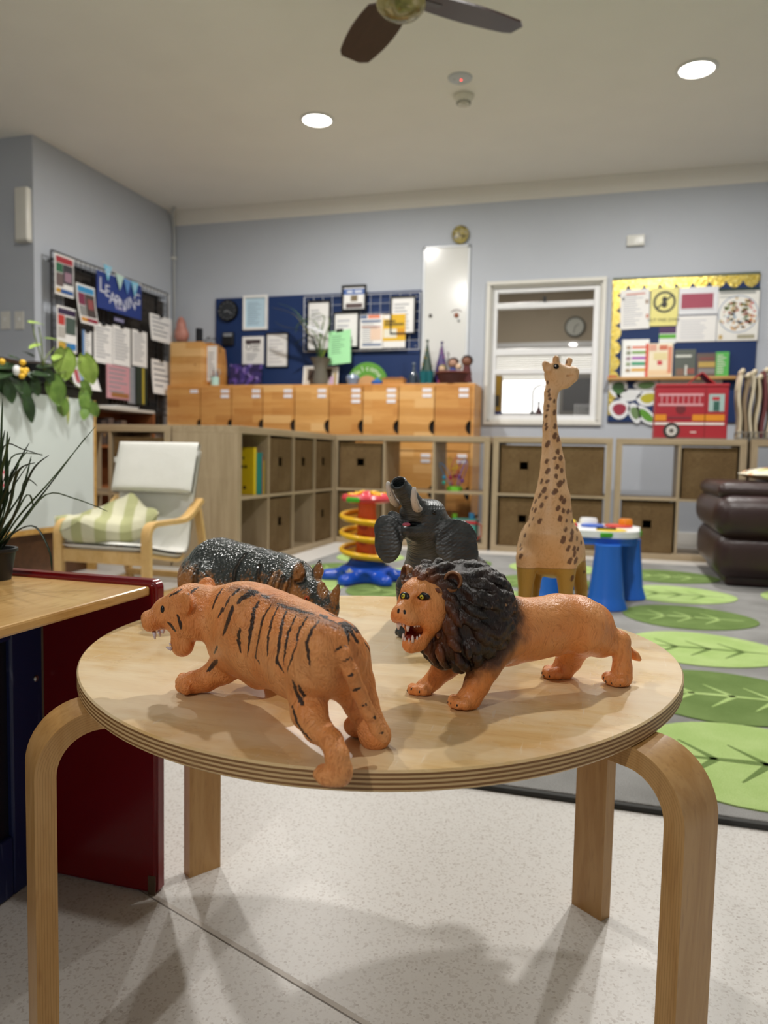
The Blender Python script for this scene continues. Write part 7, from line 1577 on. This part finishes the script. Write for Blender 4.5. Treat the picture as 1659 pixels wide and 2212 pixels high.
for (x, y, L, W, ax, nn, mat) in ((140, 788, .150, .115, (-.02, .05, -1), TOC+np.array([.3, 0, .3]), LLT), (192, 800, .155, .10, (.02, .42, -.9), TOC+np.array([.4, 0, .1]), LLT), (128, 735, .135, .05, (.25, .95, -.05), (.2, -.2, 1), LLT), (80, 697, .085, .045, (.1, 1, .1), (.3, -.3, 1), LLT), (122, 772, .07, .05, (.2, -.8, -.4), TOC, LLT), (75, 745, .10, .030, (.2, -.95, -.28), (.3, 0, 1), LLT),
        (122, 845, .145, .095, (.1, .15, -1), TOC+np.array([.3, 0, .2]), LMD), (135, 880, .09, .07, (.1, .1, -1), TOC, LMD), (183, 868, .115, .06, (.05, .0, -1), TOC, LMD), (203, 885, .085, .06, (.1, .5, -.9), TOC, LMD), (188, 840, .09, .05, (.1, .6, -.8), TOC, LMD), (147, 890, .13, .018, (.0, .05, -1), TOC, m_leaf('a9b45c', 'bcc47a', '')), (182, 895, .06, .05, (.1, -.3, -1), TOC, LMD),
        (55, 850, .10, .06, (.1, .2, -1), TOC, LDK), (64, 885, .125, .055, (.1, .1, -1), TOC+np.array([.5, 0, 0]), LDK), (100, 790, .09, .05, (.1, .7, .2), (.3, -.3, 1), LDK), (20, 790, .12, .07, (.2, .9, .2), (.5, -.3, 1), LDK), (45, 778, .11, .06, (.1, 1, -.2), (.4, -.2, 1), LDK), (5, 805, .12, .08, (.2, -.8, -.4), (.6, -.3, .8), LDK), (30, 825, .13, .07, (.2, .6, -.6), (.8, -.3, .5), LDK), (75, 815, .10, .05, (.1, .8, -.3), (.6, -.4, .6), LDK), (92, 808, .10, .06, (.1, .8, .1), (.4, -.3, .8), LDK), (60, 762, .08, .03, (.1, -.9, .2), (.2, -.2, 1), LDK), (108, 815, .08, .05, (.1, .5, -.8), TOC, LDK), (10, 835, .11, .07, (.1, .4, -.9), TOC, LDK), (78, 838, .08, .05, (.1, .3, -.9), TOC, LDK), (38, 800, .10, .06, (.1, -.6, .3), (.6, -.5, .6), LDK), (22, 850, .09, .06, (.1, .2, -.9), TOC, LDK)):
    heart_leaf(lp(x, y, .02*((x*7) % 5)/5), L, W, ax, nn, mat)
for P in ([(95, 800), (85, 760), (74, 722), (70, 700)], [(95, 800), (92, 770), (88, 730), (84, 706)], [(92, 795), (100, 770), (118, 750)], [(95, 800), (120, 780), (138, 768)], [(110, 812), (150, 800), (175, 780)], [(60, 835), (64, 850), (66, 900)], [(150, 820), (185, 850), (190, 890)], [(100, 830), (125, 830), (135, 900)]):
    MB().tube([lp(*p) for p in P], .003, 6).build('stalk', flat('6f7d45', .5), PT, smooth='all', w=True)
for i, (x, y) in enumerate(((46, 800), (52, 806), (47, 812), (56, 800), (4, 781), (49, 783))): MB().sphere(lp(x, y, .06), (.012, .015, .013), 10, 8).build('yellow_flower', flat('e9b92a', .5), PT, smooth='all', w=True)
MB().sphere(lp(36, 800, .05), (.014, .02, .022), 10, 8).build('white_flower', flat('e6e6e6', .5), PT, smooth='all', w=True)
# ================================================================== armchair
CX, CY = -2.035, 2.72; ch = thing('armchair', 'childs bentwood armchair with white cushion', 'armchair', (CX, CY+.25, 0)); hw = .215; cw = np.array([CX, CY, 0])
def strip(path, wd2, tk, x, name):
    """bent lamination: path in (y,z), width along x"""
    P = [np.array(p, float) for p in path]; Q = [P[0]]
    for i in range(1, len(P)-1):
        a, b, c = P[i-1], P[i], P[i+1]; r = min(.06, np.linalg.norm(b-a)*.45, np.linalg.norm(c-b)*.45); s = b+(a-b)/np.linalg.norm(a-b)*r; e = b+(c-b)/np.linalg.norm(c-b)*r
        for k in range(9): t = k/8; Q.append((1-t)**2*s+2*t*(1-t)*b+t*t*e)
    Q.append(P[-1]); n = len(Q); vs = []
    for i in range(n):
        d = Q[min(i+1, n-1)]-Q[max(i-1, 0)]; d /= np.linalg.norm(d); q = np.array([-d[1], d[0]])
        for sx, sq in ((-1, -1), (1, -1), (1, 1), (-1, 1)): vs.append((CX+x+sx*wd2/2, CY+Q[i][0]+q[0]*sq*tk/2, Q[i][1]+q[1]*sq*tk/2))
    fs = [(i*4+k, i*4+(k+1) % 4, (i+1)*4+(k+1) % 4, (i+1)*4+k) for i in range(n-1) for k in range(4)]+[(3, 2, 1, 0), tuple((n-1)*4+k for k in range(4))]
    return MB().add(vs, fs).build(name, M_BIRCHARM, ch, smooth=True, w=True)
for s in (-1, 1):
    strip([(0, 0), (-.005, .315), (.30, .315), (.42, .40)], .042, .020, s*hw, 'arm_frame')
    strip([(.02, .19), (.33, .125), (.455, .60)], .034, .018, s*(hw-.05), 'seat_frame')
    strip([(.50, 0.009), (.03, 0.009)], .034, .018, s*hw, 'floor_runner')
    strip([(.50, .0), (.40, .36)], .034, .018, s*hw, 'rear_post')
MB().box((CX-hw, CY-.008, .145), (CX+hw, CY+.012, .20), .003).build('front_rail', M_BIRCHARM, ch, w=True); MB().box((CX-hw, CY+.46, .02), (CX+hw, CY+.48, .05), .003).build('rear_rail', M_BIRCHARM, ch, w=True)
for i in range(5): z = .22+.08*i; MB().box((CX-hw+.05, CY+.352+.097*i*.225, z), (CX+hw-.05, CY+.362+.097*i*.225, z+.03), .002).build('back_slat', M_BIRCHARM, ch, w=True)
tt = NT('white_canvas'); v = tt.coord(); tt.bump(tt.math('ADD', tt.noise(v, 300, 2), tt.math('MULTIPLY', tt.noise(v, 12, 3), 2)), .35, .006); M_CANV = tt.done(tt.mix(tt.noise(v, 7, 3), lin('dcdbd4'), lin('ebeae4')), .85, .15)
def cush(path, wd2, tk, name, nn=30):
    P = [np.array(p, float) for p in path]
    def C(u):
        x = u*(len(P)-1); i = min(int(x), len(P)-2); f = x-i; a = P[max(i-1, 0)]; b = P[i]; c = P[i+1]; d = P[min(i+2, len(P)-1)]
        return .5*((2*b)+(-a+c)*f+(2*a-5*b+4*c-d)*f*f+(-a+3*b-3*c+d)*f**3)
    def fn(sd):
        def g(u, v):
            c = C(u); d = C(min(u+.01, 1))-C(max(u-.01, 0)); d /= np.linalg.norm(d); q = np.array([-d[1], d[0]]); e = (1-abs(2*v-1)**8)*(1-abs(2*u-1)**12); k = tk*(.25+.75*max(0, e)**.5)*sd
            return (CX+(v-.5)*wd2, CY+c[0]+q[0]*k, c[1]+q[1]*k)
        return g
    return MB().grid(fn(1), nn, 16).grid(fn(-1), nn, 16).build(name, M_CANV, ch, smooth='all', w=True)
cush([(-.01, .225), (.10, .20), (.22, .175), (.315, .165), (.352, .20), (.375, .30), (.41, .45), (.455, .625)], .40, .020, 'seat_cushion')
cush([(.358, .430), (.383, .52), (.427, .66)], .420, .044, 'head_cushion', 16)
MB().box((CX-.245, CY+.42, .565), (CX-.198, CY+.423, .59)).build('care_tag', M_OFFWHITE, ch, w=True)
# striped pillow on the chair
tt = NT('green_stripe_cotton'); v = tt.coord(rot=(0, 0, -.5)); wv = tt.wave(v, 3.2, .6, 'X', 1.0); n = tt.noise(tt.coord(), 14, 3); tt.bump(n, .4, .012); M_STR = tt.done(tt.mix(tt.smooth(wv, .35, .6), lin('acad80'), lin('c9c6ab')), .9, .1)
pw_ = thing('striped_pillow', 'crumpled green and cream striped pillow on the armchair', 'pillow', (CX-.075, CY+.13, .215)); rg = np.random.default_rng(9)
def pil(sd):
    def g(u, v):
        a, b = 2*u-1, 2*v-1; e = max(0, (1-a**4)*(1-b**4))**.5; x, y = a*.205*(1-.12*b*b), b*.175*(1-.12*a*a); cr = .006*math.sin(21*x+14*y)+.005*math.sin(26*y-17*x+1)+.003*math.sin(60*x-25*y)
        z = sd*(.062*e)+cr*(1 if sd > 0 else .3)*(.4+.6*e); ca, sa = math.cos(.95), math.sin(.95); X, Y = x*ca-y*sa, x*sa+y*ca
        return (X, Y*.9, z+.062+.42*max(0, Y)+.05*(abs(a*b))**2)
    return g
MB().grid(pil(1), 40, 36).grid(pil(-1), 40, 36).build('pillow_cover', M_STR, pw_, smooth='all')
# ================================================================== red and blue play bench, grass plant on it
t = NT('red_lacquer'); v = t.coord(); M_REDL = t.done(t.mix(t.noise(v, 4, 3), lin('700a10'), lin('820d14')), .22, .5); M_REDL.name = 'red_lacquer'
t = NT('blue_lacquer'); v = t.coord(); sc = t.noise(t.coord(scale=(3, 30, 3), rot=(.5, .2, .4)), 5, 3); M_BLUL = t.done(t.mix(t.math('MULTIPLY', t.smooth(sc, .66, .72), .5), t.mix(t.noise(v, 4, 3), lin('1b2450'), lin('222e60')), lin('5a6484')), .35, .5)
pbx = thing('play_bench', 'red and blue wooden play bench with a varnished top at left', 'play bench', (-1.05, .72, 0)); ry = .896
def rounded(x0, x1, z0, z1, r, y0_, y1_):
    P = [(x0, z0), (x1, z0)]+[(x1-r+r*math.cos(a), z1-r+r*math.sin(a)) for a in np.linspace(0, PI/2, 8)]+[(x0, z1)]; return MB().prism(P, y0_, y1_, 'y')
o = rounded(-1.60, -.5860, .0, .4445, .012, ry, ry+.024).build('red_end_panel', M_REDL, pbx, w=True)
bm = bmesh.new(); bm.from_mesh(o.data); bmesh.ops.bevel(bm, geom=[e_ for e_ in bm.edges if e_.is_manifold and e_.calc_face_angle() > 1.0], offset=.005, segments=3, affect='EDGES'); bm.to_mesh(o.data); bm.free(); o.data.polygons.foreach_set('use_smooth', [True]*len(o.data.polygons)); o.data.set_sharp_from_angle(angle=math.radians(50))
MB().box((-.599, ry-.0015, .0), (-.587, ry, .028), .0008).build('chipped_corner', flat('5a4630', .7), o, w=True)
MB().box((-1.60, .36, .424), (-.5945, ry-.0005, .4368), .003).build('wood_top', m_wood('varnished_top', 'd9b173', 'cda163', 'a87c42', (9, 1.3, 9), .25, 16, 3, patch=(5, 'b88a4a', .4)), pbx, w=True)
BX = -.772
b = MB().box((BX-.016, .40, .0), (BX, .455, .4235), .003).box((BX-.016, .835, .0), (BX, ry-.0005, .4235), .003).box((BX-.016, .455, .0), (BX, .835, .085), .003).box((BX-.016, .455, .36), (BX, .835, .4235), .003); b.build('blue_frame', M_BLUL, pbx, w=True)
MB().box((BX-.016, .455, .085), (BX-.008, .835, .36)).build('recessed_panel', flat('171a26', .3), pbx, w=True)
MB().lathe([(.001, 0), (.045, 0), (.045, .006), (.001, .006)], (BX-.012, .76, .045), 28, 'x').build('round_inset', flat('14182c', .35), pbx, w=True)
for z in (.295, .16): MB().sphere((BX+.001, ry-.015, z), (.0025, .005, .005), 10, 8).build('screw', M_CHROME, pbx, smooth='all', w=True)
MB().box((BX-.002, ry-.0025, 0), (BX+.0015, ry-.0005, .42)).build('worn_edge', flat('7d6a58', .7), pbx, w=True)
MB().box((-1.60, .34, 0), (-1.58, ry, .424)).build('far_side', M_BLUL, pbx, w=True)
g0 = at_z(-16, 1251, .437); gr = thing('grass_plant', 'ornamental grass with long dark blades in a black pot', 'plant', (g0[0], g0[1], .4369)); MB().lathe([(.001, 0), (.024, 0), (.030, .038), (.033, .040), (.033, .044), (.029, .044), (.026, .036), (.001, .034)], n=28).build('pot', flat('17181a', .5), gr, smooth=True)
gw = np.array(gr.location); rg = np.random.default_rng(21); GD, GM = flat('1f3018', .45), flat('39502a', .45)
gd = depth(gw)
def gblade(P, w, mat): blade(gr, [np.array([rg.uniform(-.012, .012), rg.uniform(-.012, .012), .036])]+[at_d(x, y, gd+dd)-gw for x, y, dd in P], w, mat, 'grass_blade', .5)
for P in ([(40, 1120, 0), (110, 1040, .0), (206, 922, .02)], [(45, 1130, .0), (100, 1060, .02), (185, 945, .05)], [(30, 1120, -.01), (70, 1020, -.02), (106, 984, -.03)], [(12, 1100, 0), (14, 1000, .01), (16, 932, .02)], [(0, 1110, 0), (2, 1000, .0), (6, 860, .0)], [(20, 1110, .01), (50, 1060, .02), (68, 985, .03)], [(25, 1090, .0), (38, 1010, .0), (60, 975, .0)], [(40, 1140, .0), (100, 1070, .0), (160, 1078, .01), (232, 1105, .01)], [(35, 1150, .0), (75, 1140, .0), (105, 1190, .0), (112, 1234, .0)], [(30, 1120, .02), (60, 1070, .03), (72, 1098, .04)], [(10, 1090, .01), (25, 990, .02), (92, 982, .02)], [(20, 1100, -.02), (40, 1020, -.03), (76, 1000, -.05)], [(0, 1060, .0), (10, 965, .0), (50, 972, .01), (92, 985, .01)], [(35, 1110, .0), (55, 1040, .0), (80, 1050, .0)]):
    gblade(P, .0028, GD if rg.random() < .6 else GM)
for i in range(26):
    a = rg.uniform(-.5, 1.2); h_ = rg.uniform(.09, .2); s = rg.uniform(.01, .07); b0 = rg.uniform(0, 2*PI); d_ = _r*math.cos(b0)*s+_f*math.sin(b0)*s
    blade(gr, [np.array([rg.uniform(-.014, .014), rg.uniform(-.014, .014), .034]), d_*.3+[0, 0, .036+h_*.5], d_+[0, 0, .036+h_]], rg.uniform(.0018, .003), GD if i % 3 else GM, 'grass_blade', .5)
# ================================================================== left wall fittings
p = at_y(51, 464, YC-.02); t = thing('alarm_sensor', 'tall white plastic unit high on the left wall', 'wall unit', (p[0], YC, p[2]-.17)); MB().box((-.052, -.05, 0), (.052, 0, .345), .012, 4).build('case', flat('e3e1d8', .25), t, smooth=True); MB().box((-.052, -.0505, -.012), (.052, 0, .004), .004).build('base_vent', flat('b9b7ae', .4), t)
for i, px in enumerate((12, 42)):
    p = at_y(px, 692, YC-.005); t = thing('switch_plate', ('white light switch plate, left of the pair on the left wall', 'white light switch plate, right of the pair on the left wall')[i], 'light switch', (p[0], YC, p[2])); MB().box((-.037, -.010, -.060), (.037, 0, .060), .003).build('plate', M_OFFWHITE, t); MB().box((-.010, -.014, -.004), (.010, -.010, .020), .002).build('rocker', M_WHITE, t)
t = thing('conduit', 'thin white pipe running down the room corner', 'pipe', (XL+.02, YB-.02, 1.2)); MB().tube([(XL+.022, YB-.03, 1.2), (XL+.022, YB-.03, 2.55), (XL+.024, YB-.05, 2.62), (XL+.05, YB-.10, 2.66), (XL+.09, YB-.16, 2.672), (XL+.12, YB-.17, 2.70)], .011, 10).build('pipe', flat('b9bcbb', .4), t, smooth='all', w=True); MB().box((XL+.0, YB-.045, 1.5), (XL+.04, YB-.018, 1.52)).box((XL+.0, YB-.045, 2.3), (XL+.04, YB-.018, 2.32)).build('pipe_clip', M_OFFWHITE, t, w=True)
# ================================================================== ceiling fan and ceiling fittings
FZ = 2.36; fc = at_z(866, 22, FZ-.03); fan = thing('ceiling_fan', 'ceiling fan with three dark brown blades and a brassy glass centre', 'ceiling fan', (fc[0], fc[1], HC)); o0 = np.array([fc[0], fc[1]]); zf = FZ-HC
MB().cyl((0, 0, -.001), (0, 0, zf+.1), .012, n=14).build('down_rod', flat('2c2220', .3), fan); MB().lathe([(.001, 0), (.06, 0), (.055, -.04), (.02, -.06), (.001, -.06)], n=28).build('ceiling_rose', flat('2c2220', .3), fan, smooth=True)
MB().lathe([(.001, zf+.11), (.05, zf+.11), (.085, zf+.08), (.09, zf+.03), (.085, zf), (.001, zf)], n=36).build('motor_housing', flat('3a2a26', .3), fan, smooth=True)
tt = NT('brass_glass'); n = tt.noise(tt.coord(), 18, 3); MB().lathe([(.086, zf+.005), (.094, zf), (.096, zf-.012), (.09, zf-.024), (.07, zf-.045), (.03, zf-.058), (.001, zf-.06)], n=40).build('glass_bowl', tt.done(tt.ramp(n, [(0.2, '4f4a2c'), (.5, '857a4c'), (.75, 'b5a988')]), .15, .5, .3), fan, smooth=True)
e1, e2 = at_z(1118, 78, FZ)[:2]-o0, at_z(762, 140, FZ)[:2]-o0
a1, a2 = math.atan2(e1[1], e1[0]), math.atan2(e2[1], e2[0]); L1 = max(np.hypot(*e1), np.hypot(*e2)); M_BLADE = m_wood('dark_blade', '36221f', '2c1b19', '1f1211', (2, 14, 14), .35, 16, 3)
for a in (a1, a2, a1-(2*PI-(a2-a1))/2 if True else 0):
    P = []
    def out(u): return .075+.018*math.sin(PI*u)-.012*u
    pts = [(.10, -.045)]+[(.10+(L1-.10)*u, -out(u)) for u in np.linspace(.1, .93, 9)]+[(L1, -.035), (L1, .05)]+[(.10+(L1-.10)*u, out(u)) for u in np.linspace(.93, .1, 9)]+[(.10, .045)]
    o = MB().prism(pts, -.004, .004).build('fan_blade', M_BLADE, fan); o.rotation_euler = (math.radians(10), 0, a); o.location = (0, 0, zf+.03)
    q = MB().box((.06, -.02, -.006), (.17, .02, -.0035), .001).build('blade_arm', flat('2c2220', .3), o)
p = at_z(994, 168, HC); t = thing('exit_sensor', 'flat round ceiling sensor with a red light', 'sensor', (p[0], p[1], HC)); MB().lathe([(.001, -.0005), (.068, -.0005), (.066, -.006), (.05, -.010), (.001, -.012)], n=36).build('disc', flat('bfc4c8', .35), t, smooth=True); MB().sphere((.006, 0, -.012), .0045, 10, 8).build('red_led', emit('ff3030', 3.0), t, smooth='all'); MB().sphere((-.03, -.01, -.0105), (.008, .004, .001), 8, 6).build('dark_mark', flat('6b7074', .5), t)
p = at_z(1002, 206, HC); t = thing('smoke_detector', 'white cone shaped smoke detector on the ceiling', 'smoke detector', (p[0], p[1], HC)); MB().lathe([(.001, -.0005), (.058, -.0005), (.060, -.012), (.050, -.022), (.034, -.050), (.001, -.052)], n=36).build('housing', flat('d9d4c4', .4), t, smooth=True); m = MB()
for i in range(14): a = 2*PI*i/14; m.box((-.004, -.002, -.006), (.004, .004, .006), R=Matrix.Rotation(a+PI/2, 3, 'Z'), T=(.0385*math.cos(a), .0385*math.sin(a), -.043))
m.build('vent_slots', flat('5a574c', .6), t); MB().lathe([(.001, -.0522), (.024, -.0522), (.022, -.058), (.001, -.06)], n=24).build('cap', flat('cfcabb', .4), t, smooth=True)
